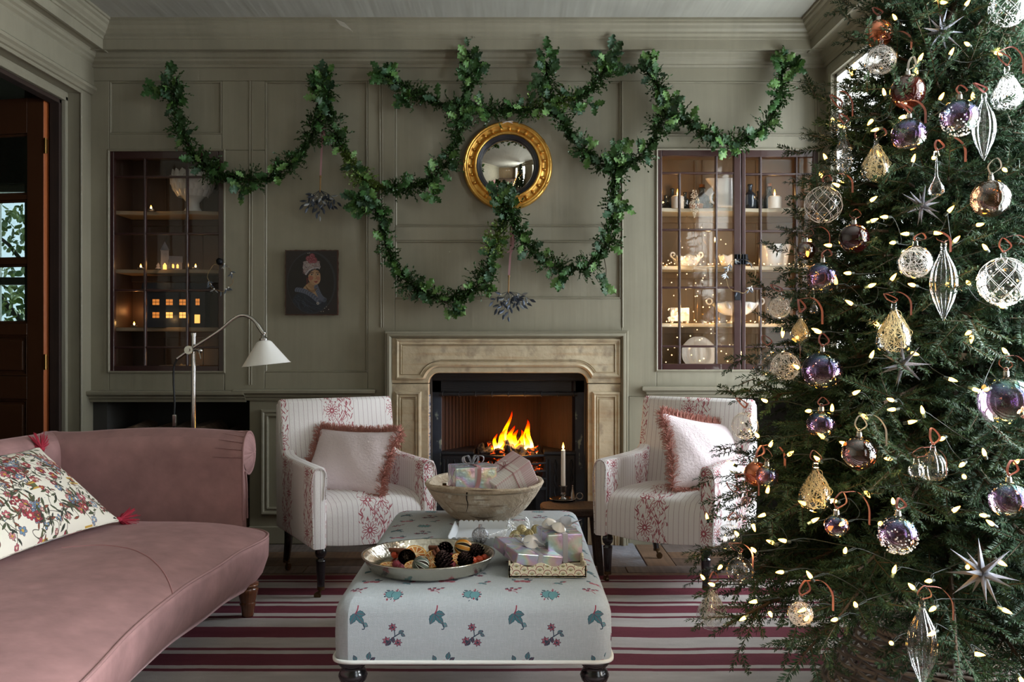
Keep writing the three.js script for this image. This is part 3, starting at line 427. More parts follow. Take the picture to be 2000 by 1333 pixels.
{
  const wavy = (x0, x1, zf, zb, waves, t) => { const n = 40, pts = []; for (let i = 0; i <= n; i++) { const u = i / n; pts.push([lerp(x0, x1, u), zf - 0.02 + 0.018 * Math.cos(u * waves * 2 * Math.PI)]); } pts.push([x1, zb], [x0, zb]); const g = prism(pts.map(([x, z]) => [x, -z]).reverse(), t, 0.003); g.rotateX(-Math.PI / 2); return uvm(g); };
  for (const [id, name, [x0, y0, x1, y1], shelves, label] of [['L', 'left', LC, [413, 527, 640], 'tall built-in glazed cupboard left of the portrait, plum glazing bars, dim brown inside'], ['R', 'right', RC, [407, 520, 632], 'tall built-in glazed cupboard with two plum doors beside the tree, glowing inside']]) {
    const t = thing('glazed_cupboard', label, 'cupboard', [0, 0, -WZ]);
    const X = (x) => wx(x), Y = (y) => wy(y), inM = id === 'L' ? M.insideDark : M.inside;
    const bx0 = X(x0 - 6), bx1 = X(x1 + 6), by0 = Y(y1 + 7), by1 = Y(y0 - 6), zb = -CD;
    part('back_panel', uvm(box2(bx0, by0, zb - 0.02, bx1, by1, zb, 0)), inM, t);
    for (const k of id === 'L' ? [0.3, 0.62] : [0.31, 0.36, 0.7]) part('back_batten', box2(lerp(bx0, bx1, k), by0, zb, lerp(bx0, bx1, k) + 0.012, by1, zb + 0.006, 0.002), inM, t);
    part('side_panel', uvm(box2(bx0 - 0.005, by0, zb, bx0 + 0.012, by1, -0.03)), inM, t); part('side_panel', uvm(box2(bx1 - 0.012, by0, zb, bx1 + 0.005, by1, -0.03)), inM, t);
    part('top_panel', uvm(box2(bx0, by1 - 0.012, zb, bx1, by1 + 0.003, -0.03)), inM, t); part('bottom_panel', uvm(box2(bx0, by0 - 0.003, zb, bx1, by0 + 0.014, -0.03)), inM, t);
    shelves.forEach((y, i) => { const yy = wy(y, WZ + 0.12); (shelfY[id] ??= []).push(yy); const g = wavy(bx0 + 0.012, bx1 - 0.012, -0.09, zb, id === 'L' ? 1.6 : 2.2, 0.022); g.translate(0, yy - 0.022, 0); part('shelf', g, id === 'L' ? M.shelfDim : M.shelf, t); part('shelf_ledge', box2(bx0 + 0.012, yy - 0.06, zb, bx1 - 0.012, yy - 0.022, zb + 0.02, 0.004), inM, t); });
    shelfY[id].push(by0 + 0.014);
    // thin painted lining round the doors
    part('lining', sweep([[0, 0], [0, 0.006], [0.006, 0.01], [0.012, 0.006], [0.013, 0]], [V(X(x0 - 2.5), Y(y0 - 2.5), 0), V(X(x1 + 2.5), Y(y0 - 2.5), 0), V(X(x1 + 2.5), Y(y1 + 2.5), 0), V(X(x0 - 2.5), Y(y1 + 2.5), 0)], { up: V(0, 0, 1), closed: true }), M.wall, t);
    const doors = id === 'L' ? [[x0, x1, [222, 426], [310, 715], [281.5, 364], [345, 456.5, 567, 679], [[0, 1]]]] : [[x0, 1447, [1293, 1433], [305, 711], [1327.5, 1399.5], [338, 449, 562, 677]], [1448.5, x1, [1456, 1588], [307, 711], [1486, 1556], [340, 451.5, 564, 678]]];
    doors.forEach(([a, b, [ga, gb], [gt, gl], vs, hs], di) => {
      const o = new THREE.Group(); o.name = 'door' + (di ? '_001' : ''); t.add(o); const z0 = -0.036, z1 = id === 'L' ? -0.002 : 0.004;
      part('door_frame', uvm(merge([box2(X(a), Y(y1), z0, X(ga), Y(y0), z1, 0.004), box2(X(gb), Y(y1), z0, X(b), Y(y0), z1, 0.004), box2(X(ga), Y(gt), z0, X(gb), Y(y0), z1 - 0.0005, 0.004), box2(X(ga), Y(y1), z0, X(gb), Y(gl), z1 - 0.0005, 0.004)])), M.plum, o);
      const bar = 0.0125;
      vs.forEach((v, i) => part('glazing_bar', box2(X(v) - bar / 2, Y(gl) - 0.002, z0 + 0.006, X(v) + bar / 2, (id === 'R' && di === 0 && i === 0) ? Y(hs[0]) : Y(gt) + 0.002, z1 - 0.002, 0.004), M.plum, o));
      hs.forEach((h) => part('glazing_bar', box2(X(ga) - 0.002, Y(h) - bar / 2, z0 + 0.006, X(gb) + 0.002, Y(h) + bar / 2, z1 - 0.003, 0.004), M.plum, o));
      const ys = [gt, ...hs, gl], xs = [ga, ...vs, gb];
      for (let j = 0; j + 1 < ys.length; j++) for (let i = 0; i + 1 < xs.length; i++) {
        if (id === 'R' && di === 0 && j === 0 && i === 0) continue;
        const xa = id === 'R' && di === 0 && j === 0 && i === 1 ? xs[0] : xs[i];
        const p = part('pane', box2(X(xa) + 0.004, Y(ys[j + 1]) + 0.004, -0.0015, X(xs[i + 1]) - 0.004, Y(ys[j]) - 0.004, 0.0015), M.pane, o); p.position.z = z0 + 0.014; p.rotation.set(((i * 7 + j * 3) % 5 - 2) * 0.004, ((i * 5 + j * 11) % 7 - 3) * 0.004, 0);
      }
      for (const y of id === 'L' ? [345, 521, 700] : []) part('hinge', cyl(0.005, 0.005, 0.05, 8).translate(X(a - 1), Y(y), 0.004), M.wall, o);
      if (id === 'L') part('knob', [ball(0.02, X(432), Y(512), 0.032, 18), cyl(0.008, 0.008, 0.03, 10).rotateX(Math.PI / 2).translate(X(432), Y(512), 0)], M.dark, o);
      if (id === 'R' && !di) { part('latch', [box2(X(1433), Y(517), 0.004, X(1460), Y(497), 0.012, 0.003), ...[1438, 1444, 1450, 1455].map((x) => cyl(0.005, 0.005, 0.055, 8).translate(X(x), Y(517), 0.016)), tube([V(X(1431), Y(507), 0.02), V(X(1461), Y(509), 0.02)], 0.004, 2, 6)], M.dark, o); part('lock_plate', box2(X(1435), Y(587), 0.004, X(1446), Y(572), 0.008, 0.002), M.dark, o); }
    });
  }
}
// ---- what stands on the shelves
const SZ = WZ + 0.17;                                 // depth of the middle of a shelf
const glaze = mat('white ceramic glaze', { color: lin('#d8d6cf'), roughness: 0.2, clearcoat: 0.5 });
{
  const L = shelfY.L, Rr = shelfY.R, zz = -SZ;
  // tea lights on the left shelves
  const teaM = mat('tea light metal', { color: lin('#b9b9b9'), metalness: 1, roughness: 0.3 });
  for (const [x, s, t, d] of [[295, 0, 'tea light on the top left shelf', -0.05], [275, 1, 'tea light left of the paper church', -0.03], [382, 1, 'tea light right of the paper church', -0.03], [262, 2, 'tea light left of the dark lantern house', 0.0]]) {
    const o = thing('tea_light', `small lit ${t}, in the dim cupboard`, 'tea light', [wx(x, SZ + d), L[s], zz - d], 0, 'tea lights in the left cupboard');
    part('cup', [lathe([[0, 0], [0.018, 0], [0.0185, 0.014], [0.0175, 0.014], [0.017, 0.011], [0, 0.011]], 20)], teaM, o);
    const f = part('flame', flameG, flameSmall, o); f.position.y = 0.014; f.scale.set(0.011, 0.022, 0.011);
    lamp(V(wx(x, SZ + d), L[s] + 0.026, zz - d), 0.016);
  }
  // paper church
  {
    const o = thing('paper_church', 'small grey card church with pointed steeple and lit windows between two tea lights', 'ornament', [wx(322, SZ), L[1], zz], 0.35);
    const card = mat('grey glitter card', { color: lin('#77737a'), roughness: 0.8, bumpMap: bumpFine, bumpScale: 0.002 }), lit = mat('lit paper window', { color: lin('#553311'), emissive: lin('#ffb050'), emissiveIntensity: 2.2 });
    part('tower', box2(-0.022, 0, -0.022, 0.022, 0.115, 0.022, 0.001), card, o); part('steeple', new THREE.ConeGeometry(0.036, 0.055, 4).rotateY(Math.PI / 4).translate(0, 0.1425, 0), card, o);
    part('nave', [box2(0.02, 0, -0.03, 0.095, 0.05, 0.03)], card, o); part('roof', prism([[-0.036, 0.046], [0, 0.085], [0.036, 0.046]], 0.08).rotateY(Math.PI / 2).translate(0.018, 0, 0), card, o);
    part('lit_door', prism([[-0.01, 0.004], [0.01, 0.004], [0.01, 0.028], [0, 0.042], [-0.01, 0.028]], 0.002).translate(0, 0, 0.0215), lit, o);
    for (const x of [0.045, 0.07]) part('lit_window', prism([[-0.006, 0.012], [0.006, 0.012], [0.006, 0.03], [0, 0.037], [-0.006, 0.03]], 0.002).translate(x, 0, 0.0295), lit, o);
    for (const [x, y] of [[0, 0.088]]) part('clock', new THREE.CylinderGeometry(0.008, 0.008, 0.002, 16).rotateX(Math.PI / 2).translate(x, y, 0.023), card, o);
    for (const [x, h] of [[-0.036, 0.05], [0.03, 0.055]]) part('card_tree', [new THREE.ConeGeometry(0.017, h * 0.5, 8).translate(x, h * 0.35, 0.035), new THREE.ConeGeometry(0.013, h * 0.45, 8).translate(x, h * 0.62, 0.035), cyl(0.003, 0.003, h * 0.2, 6).translate(x, 0, 0.035)], card, o);
    lamp(at(322, 517, SZ).setZ(zz + 0.08), 0.006);
  }
  // dark lantern house
  {
    const o = thing('lantern_house', 'dark blue metal lantern house with glowing window panes on the lowest left shelf', 'lantern', [wx(345, SZ), L[2], zz - 0.01], 0.12);
    const navy = mat('navy painted metal', { color: lin('#1d2430'), roughness: 0.45, metalness: 0.3 }), glow = mat('candle lit window', { color: lin('#402000'), emissive: lin('#ff9a45'), emissiveIntensity: 0.5 }), glow2 = mat('bright lit window', { color: lin('#402000'), emissive: lin('#ffb35a'), emissiveIntensity: 1.2 });
    const w = 0.17, h = 0.21;
    part('walls', [box2(-w, 0, -0.08, w, h, 0.06, 0.002)], navy, o);
    for (let k = 1; k < 10; k++) part('clapboard', prism([[0, 0], [0.004, 0], [0, 0.02]], 2 * w).rotateY(Math.PI / 2).translate(-w, k * 0.02 - 0.01, 0.06), navy, o);
    part('roof', prism([[-0.1, h - 0.004], [-0.06, h + 0.05], [0.045, h + 0.05], [0.078, h - 0.004]], 2 * w + 0.03, 0.002).rotateY(-Math.PI / 2).translate(w + 0.015, 0, 0), navy, o);
    for (const y of [0.055, 0.13]) for (const x of [-0.105, -0.03, 0.045]) for (const [i, j] of [[0, 0], [1, 0], [0, 1], [1, 1]]) part('lit_pane', box2(x - 0.018 + i * 0.02, y + j * 0.018, 0.062, x - 0.001 + i * 0.02, y + 0.015 + j * 0.018, 0.0655), y < 0.1 && x > -0.1 ? glow2 : glow, o);
    for (let i = 0; i < 4; i++) part('lit_pane', box2(0.118 + (i % 2) * 0.012, 0.13 + (i >> 1) * 0.02, 0.062, 0.128 + (i % 2) * 0.012, 0.147 + (i >> 1) * 0.02, 0.0655), glow, o);
    part('lit_door', box2(0.112, 0.025, 0.062, 0.142, 0.075, 0.0655), glow2, o);
    lamp(at(345, 640, SZ).setZ(zz + 0.1).setY(L[2] + 0.05), 0.01);
    lamp(V(wx(250, SZ), L[2] + 0.1, zz - 0.1), 0.02, [1, 0.4, 0.12]);
  }
  // artichoke vase
  {
    const o = thing('artichoke_vase', 'large pale ceramic vase with overlapping leaf scales on the top left shelf', 'vase', [wx(377, SZ + 0.03), L[0], zz - 0.03]);
    part('body', lathe([[0, 0], [0.05, 0], [0.052, 0.012], [0.038, 0.035], [0.036, 0.06], [0.06, 0.09], [0.095, 0.12], [0.118, 0.16], [0.122, 0.2], [0.11, 0.225], [0.1, 0.225], [0.105, 0.19], [0.08, 0.12], [0, 0.09]], 36), glaze, o);
    const scale = (s) => { const g = grid(6, 6, (u, v) => { const a = (u - 0.5) * 2, w = Math.sqrt(Math.max(0, 1 - Math.pow(v, 3))) * 0.026 * s; return [a * w, (v - 0.15) * 0.055 * s, 0.011 * (1 - a * a) * (1 - 0.2 * v) + 0.008 * v]; }); return clean(g); };
    const sg = scale(1);
    for (let row = 0; row < 4; row++) for (let k = 0; k < 16; k++) { const a = (k + (row % 2) * 0.5) / 16 * 2 * Math.PI; if (Math.sin(a) < -0.5) continue; const rad = [0.082, 0.104, 0.116, 0.116][row], y = [0.105, 0.138, 0.17, 0.2][row]; const m = part('leaf_scale', sg, glaze, o); m.position.set(Math.cos(a) * rad, y, Math.sin(a) * rad); m.rotation.set(0, Math.PI / 2 - a, 0); m.rotateX([0.45, 0.2, -0.05, -0.3][row]); }
  }
  { const o = thing('shallow_bowl', 'shallow dark grey bowl of pale shells on the cupboard floor behind the lamp', 'bowl', [wx(350, SZ), L[3], zz]); part('body', lathe([[0, 0], [0.06, 0], [0.11, 0.036], [0.114, 0.038], [0.11, 0.041], [0.06, 0.008], [0, 0.006]], 32), mat('grey stoneware', { color: lin('#5b5f66'), roughness: 0.4 }), o);
    const sh = clean(lathe([[0, 0], [0.006, 0.004], [0.004, 0.02], [0, 0.034]], 8)); for (let k = 0; k < 5; k++) { const s = part('shell', sh, mat('shell', { color: lin('#e8c68a'), roughness: 0.4 }), o); s.position.set(0.03 + 0.016 * k - 0.04, 0.02, 0.02); s.rotation.set(0.2, 0, (k - 2) * 0.4); } lamp(V(wx(362, SZ), L[3] + 0.09, zz - 0.05), 0.02, [1, 0.5, 0.15]); }

  // right cupboard, top shelf: candles, jug, old bottles
  const pillar = (x, h, r, label) => { const o = thing('pillar_candle', label, 'candle', [wx(x, SZ - 0.04), Rr[0], zz + 0.04], 0, 'pillar candles in the right cupboard'); part('wax', lathe([[0, 0], [r, 0], [r, h - 0.006], [r - 0.006, h], [r * 0.7, h - 0.004], [0, h - 0.008]], 28), wax, o); part('wick', cyl(0.0016, 0.001, 0.014, 6).translate(0, h - 0.008, 0), wickM, o); const f = part('flame', flameG, flameSmall, o); f.position.y = h + 0.002; f.scale.set(0.011, 0.04, 0.011); lamp(V(wx(x, SZ - 0.04), Rr[0] + h + 0.02, zz + 0.04), 0.05); };
  pillar(1323.5, 0.072, 0.036, 'lit ivory pillar candle between dark bottles left of the white jug');
  pillar(1513, 0.07, 0.038, 'lit ivory pillar candle behind the right-hand door beside the tree');
  {
    const o = thing('jug', 'large white jug with a wide spout and loop handle on the top right shelf', 'jug', [wx(1416, SZ), Rr[0], zz + 0.02]);
    part('body', grid(40, 20, (u, v) => { const a = u * 2 * Math.PI, prof = [[0.001, 0], [0.072, 0], [0.074, 0.02], [0.068, 0.09], [0.066, 0.15], [0.07, 0.17], [0.067, 0.17], [0.06, 0.12], [0.06, 0.02], [0.001, 0.012]], k = v * (prof.length - 1), i = Math.min(prof.length - 2, k | 0), t = k - i; let r = lerp(prof[i][0], prof[i + 1][0], t), y = lerp(prof[i][1], prof[i + 1][1], t); const sp = Math.pow(Math.max(0, -Math.cos(a)), 6) * ss(0.1, 0.17, y); r += sp * 0.05; y += sp * 0.008; return [Math.cos(a) * r, y, Math.sin(a) * r]; }), glaze, o);
    part('handle', tube([V(-0.06, 0.09, 0.03), V(-0.085, 0.085, 0.04), V(-0.098, 0.06, 0.04), V(-0.088, 0.035, 0.04), V(-0.068, 0.025, 0.035)], 0.007, 24, 8), glaze, o);
  }
  const dkGlass = mat('dark blue green bottle glass', { color: lin('#1a2633'), roughness: 0.12, clearcoat: 1 }), corkM = mat('cork', { color: lin('#8a5a38'), roughness: 0.9 });
  const bottle = (x, s, h, r, z, cork, label) => { const o = thing('bottle', label, 'bottle', [wx(x, SZ - z), Rr[s], zz + z], 0, 'old dark bottles in the right cupboard'); part('body', lathe([[0, 0], [r, 0], [r, h * 0.52], [r * 0.85, h * 0.62], [r * 0.36, h * 0.72], [r * 0.34, h * 0.92], [r * 0.44, h * 0.93], [r * 0.44, h], [0, h]], 24), dkGlass, o); if (cork) part('cork', cyl(r * 0.3, r * 0.34, 0.022, 12).translate(0, h - 0.003, 0), corkM, o); };
  bottle(1313, 0, 0.135, 0.03, -0.08, 0, 'tall dark bottle at the left behind the left pillar candle');
  bottle(1300, 0, 0.085, 0.028, -0.02, 0, 'short dark bottle at the left end of the top right shelf');
  bottle(1338, 0, 0.11, 0.028, -0.06, 0, 'dark bottle just right of the left pillar candle');
  bottle(1371, 0, 0.14, 0.05, -0.08, 1, 'wide dark bottle with a cork between candle and jug');
  bottle(1393, 0, 0.09, 0.035, -0.04, 0, 'squat dark bottle beside the handle of the jug');
  bottle(1465, 0, 0.15, 0.036, -0.02, 0, 'tall dark bottle at the left of the right-hand door');
  bottle(1482, 0, 0.12, 0.03, -0.08, 0, 'dark bottle behind the glazing bar of the right-hand door');
  bottle(1503, 0, 0.15, 0.034, -0.1, 1, 'corked dark bottle behind the right pillar candle');
  for (const [x, t] of [[1352, 'left'], [1367, 'right']]) { const o = part('cork_stopper', lathe([[0, 0], [0.017, 0], [0.02, 0.028], [0, 0.028]], 14), corkM); o.position.set(wx(x, SZ - 0.03), Rr[0], zz + 0.03); tag(o, `loose brown cork on the top right shelf, ${t} of the two by the bottle`, 'cork', 'loose corks'); }
  // second shelf: shell dishes and a big beaker; third: flower block, footed bowl; floor: plate
  const wavyBowl = (r, h, amp, n, ph, foot) => grid(64, 16, (u, v) => { const a = u * 2 * Math.PI, k = v < 0.55 ? v / 0.55 : 1 - (v - 0.55) / 0.45, t = Math.pow(k, 0.6); const rad = lerp(foot, r * (1 + amp * Math.cos(n * a + ph) * k), t) - (v > 0.55 ? 0.005 : 0); return [rad * Math.cos(a), h * Math.pow(k, 1.4) + (v > 0.55 ? 0.004 : 0) + amp * 0.06 * Math.sin(n * a) * k, rad * Math.sin(a) * 0.62]; });
  const curl = (x, y, s, d) => tube([V(x, y, 0), V(x + d * 0.02 * s, y + 0.016 * s, 0), V(x + d * 0.034 * s, y + 0.03 * s, 0), V(x + d * 0.03 * s, y + 0.045 * s, 0), V(x + d * 0.015 * s, y + 0.046 * s, 0), V(x + d * 0.01 * s, y + 0.034 * s, 0), V(x + d * 0.02 * s, y + 0.03 * s, 0)], 0.006 * s, 26, 7);
  { const o = thing('sculpted_dish', 'white curling shell dish glowing on the middle right shelf above the flower block', 'dish', [wx(1341, SZ), Rr[1], zz]); part('body', wavyBowl(0.078, 0.062, 0.16, 5, 1, 0.045), glaze, o); part('scroll_handle', curl(-0.06, 0.035, 1, -1), glaze, o); part('scroll_handle', curl(0.06, 0.035, 1, 1), glaze, o); for (const x of [-0.04, 0.0, 0.035]) part('petal', ball(0.018, x, 0.045, 0.035, 12), glaze, o); }
  { const o = thing('sculpted_cup', 'white ruffled cup beside the door stile on the middle right shelf', 'cup', [wx(1422, SZ), Rr[1], zz]); part('body', wavyBowl(0.055, 0.068, 0.08, 6, 0, 0.028), glaze, o); part('foot', lathe([[0, 0], [0.03, 0], [0.022, 0.012], [0, 0.014]], 20), glaze, o); }
  { const o = thing('beaker', 'tall plain cream beaker flaring to the rim behind the right-hand door', 'vase', [wx(1513, SZ), Rr[1], zz]); part('body', lathe([[0, 0], [0.07, 0], [0.078, 0.06], [0.096, 0.125], [0.093, 0.125], [0.072, 0.05], [0, 0.01]], 36), glaze, o); }
  { const o = thing('flower_block', 'square white porcelain block with modelled flowers, left on the third right shelf', 'vase', [wx(1326, SZ), Rr[2], zz]); part('body', box2(-0.056, 0.012, -0.03, 0.056, 0.092, 0.03, 0.004), glaze, o); for (const x of [-0.045, 0.045]) part('foot', ball(0.01, x, 0.008, 0.018, 10), glaze, o);
    const pet = clean(grid(4, 4, (u, v) => { const a = (u - 0.5) * 2; return [a * 0.012 * Math.sin(Math.PI * Math.pow(v, 0.7)), v * 0.024, 0.008 * v * v + 0.003 * (1 - a * a)]; })); for (const [x, y] of [[-0.03, 0.07], [0.03, 0.05], [-0.02, 0.035], [0.0, 0.06], [-0.052, 0.03]]) for (let k = 0; k < 5; k++) { const m = part('petal', pet, glaze, o); m.position.set(x, y, 0.03); m.rotation.set(0.5, 0, 0); m.rotation.z = k * 1.257; } }
  { const o = thing('footed_bowl', 'wide white footed bowl with curled ring handles on the third right shelf', 'bowl', [wx(1436, SZ), Rr[2], zz]); part('body', wavyBowl(0.14, 0.08, 0.05, 7, 0.5, 0.03).translate(0, 0.045, 0), glaze, o); part('foot', lathe([[0, 0], [0.048, 0], [0.05, 0.008], [0.03, 0.02], [0.024, 0.04], [0.04, 0.06], [0, 0.07]], 28), glaze, o); part('ring_handle', move(new THREE.TorusGeometry(0.017, 0.005, 8, 22), -0.152, 0.13, 0), glaze, o); part('ring_handle', move(new THREE.TorusGeometry(0.017, 0.005, 8, 22), 0.152, 0.13, 0), glaze, o); for (const x of [-0.06, -0.02, 0.03, 0.07]) part('leaf_relief', move(ball(0.022, 0, 0, 0, 10), x, 0.105, 0.065, 0, 0, 0.5, [0.7, 1.2, 0.4]), glaze, o); }
  { const o = thing('plate', 'pale grey plate with a lobed rim propped up on the cupboard floor', 'plate', [wx(1365, SZ + 0.06), Rr[3], zz - 0.05]); const g = grid(64, 10, (u, v) => { const a = u * 2 * Math.PI, lob = 1 + 0.025 * Math.abs(Math.sin(4 * a)) * ss(0.6, 1, v); const r = v * 0.1 * lob; return [r * Math.cos(a), r * Math.sin(a), 0.012 * ss(0.55, 0.72, v)]; }); g.translate(0, 0.1, 0); g.rotateX(-0.22); part('face', g, glaze, o); part('rim_bead', tube(Array.from({ length: 40 }, (_, k) => { const a = k / 40 * 2 * Math.PI, r = 0.1 * (1 + 0.025 * Math.abs(Math.sin(4 * a))); return V(r * Math.cos(a), 0.1 + r * Math.sin(a), 0.012).applyAxisAngle(V(1, 0, 0), -0.22); }), 0.002, 80, 6, true), glaze, o); }
  // micro lights scattered along the right shelves
  {
    const r = rng(91), bulbM = mat('warm seed light', { color: lin('#302010'), emissive: lin('#ffc878'), emissiveIntensity: 7 }), wireM = mat('fine copper wire', { color: lin('#a57a4a'), metalness: 1, roughness: 0.4 }), bg = clean(new THREE.IcosahedronGeometry(0.0035, 1)), dim = mat('seed light seen in the glass', { color: lin('#302010'), emissive: lin('#ffd9a0'), emissiveIntensity: 2.2 });
    [[1, 'middle'], [2, 'third']].forEach(([s, n]) => { const o = thing('seed_lights', `string of tiny warm lights tangled along the ${n} shelf of the right cupboard`, 'string lights', [0, Rr[s], zz + 0.07], 0, 'seed lights in the right cupboard'); const pts = []; for (let k = 0; k < 34; k++) { const x = wx(lerp(1297, 1586, k / 33) + rr(-4, 4, r), SZ), y = 0.006 + 0.022 * r() * r(), z = rr(-0.015, 0.02, r); pts.push(V(x, y, z)); } part('wire', tube(pts, 0.0007, 140, 3), wireM, o); pts.forEach((p, k) => { const b = part('bulb', bg, k % 3 ? dim : bulbM, o); b.position.copy(p); if (k % 7 === 3) lamp(p.clone().add(V(0, Rr[s] + 0.02, zz + 0.07)), 0.022); }); });
    // a falling spray of lights and dried seed heads hung behind the left pane of the right door
    const o = thing('seed_light_cascade', 'trailing cascade of tiny lights and pale dried seeds hung inside the right cupboard', 'string lights', [wx(1360), wy(385), -WZ - 0.055]); const seedM = mat('dried seed head', { color: lin('#d9cdb6'), roughness: 0.8 }), sg = clean(new THREE.IcosahedronGeometry(0.0024, 0));
    part('stem', tube([V(0, 0.06, 0), V(0.003, -0.1, 0), V(-0.004, -0.5, 0), V(0.0, -0.85, 0)], 0.0006, 30, 3), wireM, o);
    const heads = []; for (let k = 0; k < 230; k++) { const t = r(), q = sg.clone(); const y = 0.05 - 0.16 * t; const w = 0.028 * Math.sin(Math.PI * clamp(t * 0.9 + 0.1)); q.translate(rr(-w, w, r), y, rr(-0.008, 0.008, r)); heads.push(q); } part('seed_heads', heads, seedM, o).userData.kind = 'stuff';
    for (let k = 0; k < 64; k++) { const b = part('bulb', bg, k % 5 ? dim : bulbM, o); b.position.set(wx(rr(-62, 70, r) + 1000), rr(-0.95, -0.16, r), rr(-0.01, 0.01, r)); }
    part('hanging_wire', Array.from({ length: 7 }, (_, k) => tube([V(wx(985), -0.1, 0), V(wx(945 + k * 20), -0.4, 0.004), V(wx(938 + k * 21), -0.95, 0)], 0.0004, 14, 3)), wireM, o);
    lamp(at(1345, 600, SZ).setZ(zz + 0.08), 0.05, [1, 0.62, 0.25]); lamp(at(1430, 690, SZ).setZ(zz + 0.06), 0.04, [1, 0.62, 0.25]); lamp(at(1380, 470, SZ).setZ(zz + 0.06), 0.04, [1, 0.62, 0.25]);
  }
}
// ---- two little mistletoe wreaths hung from the knob and the latch
{
  const leafM = mat('grey green mistletoe leaf', { color: lin('#4d5661'), roughness: 0.35 }), silver = mat('silvered leaf', { color: lin('#aab0b4'), roughness: 0.3, metalness: 0.6 }), berry = mat('white berry', { color: lin('#e4dfd6'), roughness: 0.3 }), twigM = mat('thin twig', { color: lin('#8b7450'), roughness: 0.8 });
  const leaf = clean(grid(4, 6, (u, v) => { const a = (u - 0.5) * 2, w = 0.0045 * Math.sin(Math.PI * Math.pow(v, 0.8)); return [a * w, v * 0.03, 0.002 * (1 - a * a) + 0.003 * v]; }));
  for (const [cx, cy, rx, z, label, s, tilt] of [[433, 543, 24, 0.026, 'thin twig wreath with mistletoe sprigs hung from the left cupboard knob', 71, 0.1], [1444, 540, 29, 0.026, 'thin twig wreath with mistletoe sprigs hung from the right cupboard latch', 77, -0.2]]) {
    const o = thing('mistletoe_wreath', label, 'wreath', [wx(cx), wy(cy), -WZ + z], 0, 'mistletoe wreaths on the cupboards'), r = rng(s), rad = wx(1000 + rx, WZ), P = (a, k = 1) => V(Math.cos(a) * rad * k, Math.sin(a) * rad * 1.12 * k, 0.008 * Math.sin(3 * a));
    for (let t = 0; t < 2; t++) part('twig_ring', tube(Array.from({ length: 18 }, (_, i) => P(i / 18 * 6.283 + t, 1 + 0.06 * Math.sin(i * 2.3 + t))), 0.0011, 80, 4, true), twigM, o);
    part('hanging_loop', tube([P(Math.PI / 2), V(0, rad * 1.12 + 0.03, 0.012)], 0.001, 4, 4), twigM, o);
    for (let k = 0; k < 11; k++) { const a = r() * 6.283, p = P(a), m = r() > 0.45 ? silver : leafM; for (const d of [-0.5, 0.5]) { const l = part('leaf', leaf, m, o); l.position.copy(p); l.rotation.set(rr(-0.5, 0.5, r), 0, Math.PI + tilt + d + rr(-0.9, 0.9, r)); } if (k % 2) { const b = part('berry', clean(ball(0.0045, 0, 0, 0, 10)), berry, o); b.position.copy(p).add(V(0, 0.003, 0.004)); } }
  }
}
// ---------------------------------------------------------------- rug, sofa, floor lamp
function partW(name, geos, m, t) {   // geometry given in the room's own coordinates, made a part of a thing
  t.updateMatrixWorld(true); const g = merge(Array.isArray(geos) ? geos : [geos]).clone(); g.applyMatrix4(t.matrixWorld.clone().invert()); return part(name, g, m, t);
}
const weave = tex(256, 256, (u, v) => 0.5 + 0.3 * Math.sin((u + v) * Math.PI * 64) + (nB(u, v) - 0.5) * 0.6, { color: false });
{
  const x0 = -1.55, x1 = 1.5, zn = 1.35, zf = 4.52;
  const edges = [1125.7, 1136.7, 1139.3, 1141.7, 1153.2, 1167, 1180, 1184, 1188.3, 1202.6, 1208.8, 1212.5, 1230, 1250.5, 1271, 1276, 1283, 1305.5, 1312, 1317.4, 1352, 1378, 1398, 1405, 1413, 1440, 1462, 1490, 1520, 1560, 1600, 1640, 1700, 1760, 1840, 1950, 2100, 2250].map((y) => (F * HC) / (y - CY));
  const wob = fbm(8, 3, 3, 77);
  const t = tex(256, 2048, (u, v) => { const Z = zn + v * (zf - zn) + (wob(u, v) - 0.5) * 0.02; let k = 0; for (const e of edges) if (Z < e) k++; const on = k % 2 === 1, n = nB(u * 2, v * 6) - 0.5; return on ? [0.43 + n * 0.07, 0.16 + n * 0.05, 0.22 + n * 0.05] : [0.74 + n * 0.1, 0.71 + n * 0.1, 0.69 + n * 0.1]; }, { wrap: false });
  const rm = mat('flatwoven striped wool', { map: t, roughness: 0.95, sheen: 0.3, bumpMap: rep(weave, 24, 24), bumpScale: 0.003 });
  const o = thing('rug', 'flatwoven cream rug with crimson and plum stripes under the ottoman', 'rug', [0, 0, -(zn + zf) / 2]);
  const g = grid(60, 80, (u, v) => { const e = Math.min(u, 1 - u, v, 1 - v); return [lerp(x0, x1, u), e <= 0 ? 0.001 : 0.009 + 0.005 * (wob(u * 0.9, v) - 0.4), lerp(zf, zn, 1 - v) * -1 + (zn + zf) / 2]; });
  part('pile', g, rm, o);
}
const velvetMap = tex(512, 512, (u, v) => { const a = nA(u, v), b = nB(u, v), c = fbmV(u, v); const k = 0.8 + 0.17 * (a - 0.5) + 0.1 * (c - 0.5) + 0.12 * (b - 0.5); return [k * 0.735, k * 0.555, k * 0.54]; });
function fbmV(u, v) { return (fbmV.f ??= fbm(9, 9, 4, 55))(u, v); }
const velvet = mat('rose pink velvet', { map: velvetMap, roughness: 0.75, sheen: 1, sheenColor: lin('#cbaaa8'), sheenRoughness: 0.45, bumpMap: bumpFine, bumpScale: 0.0015 });
const velvetDark = mat('velvet welt', { color: lin('#a06f6e'), roughness: 0.8, sheen: 0.6, sheenColor: lin('#d8a9a6') });
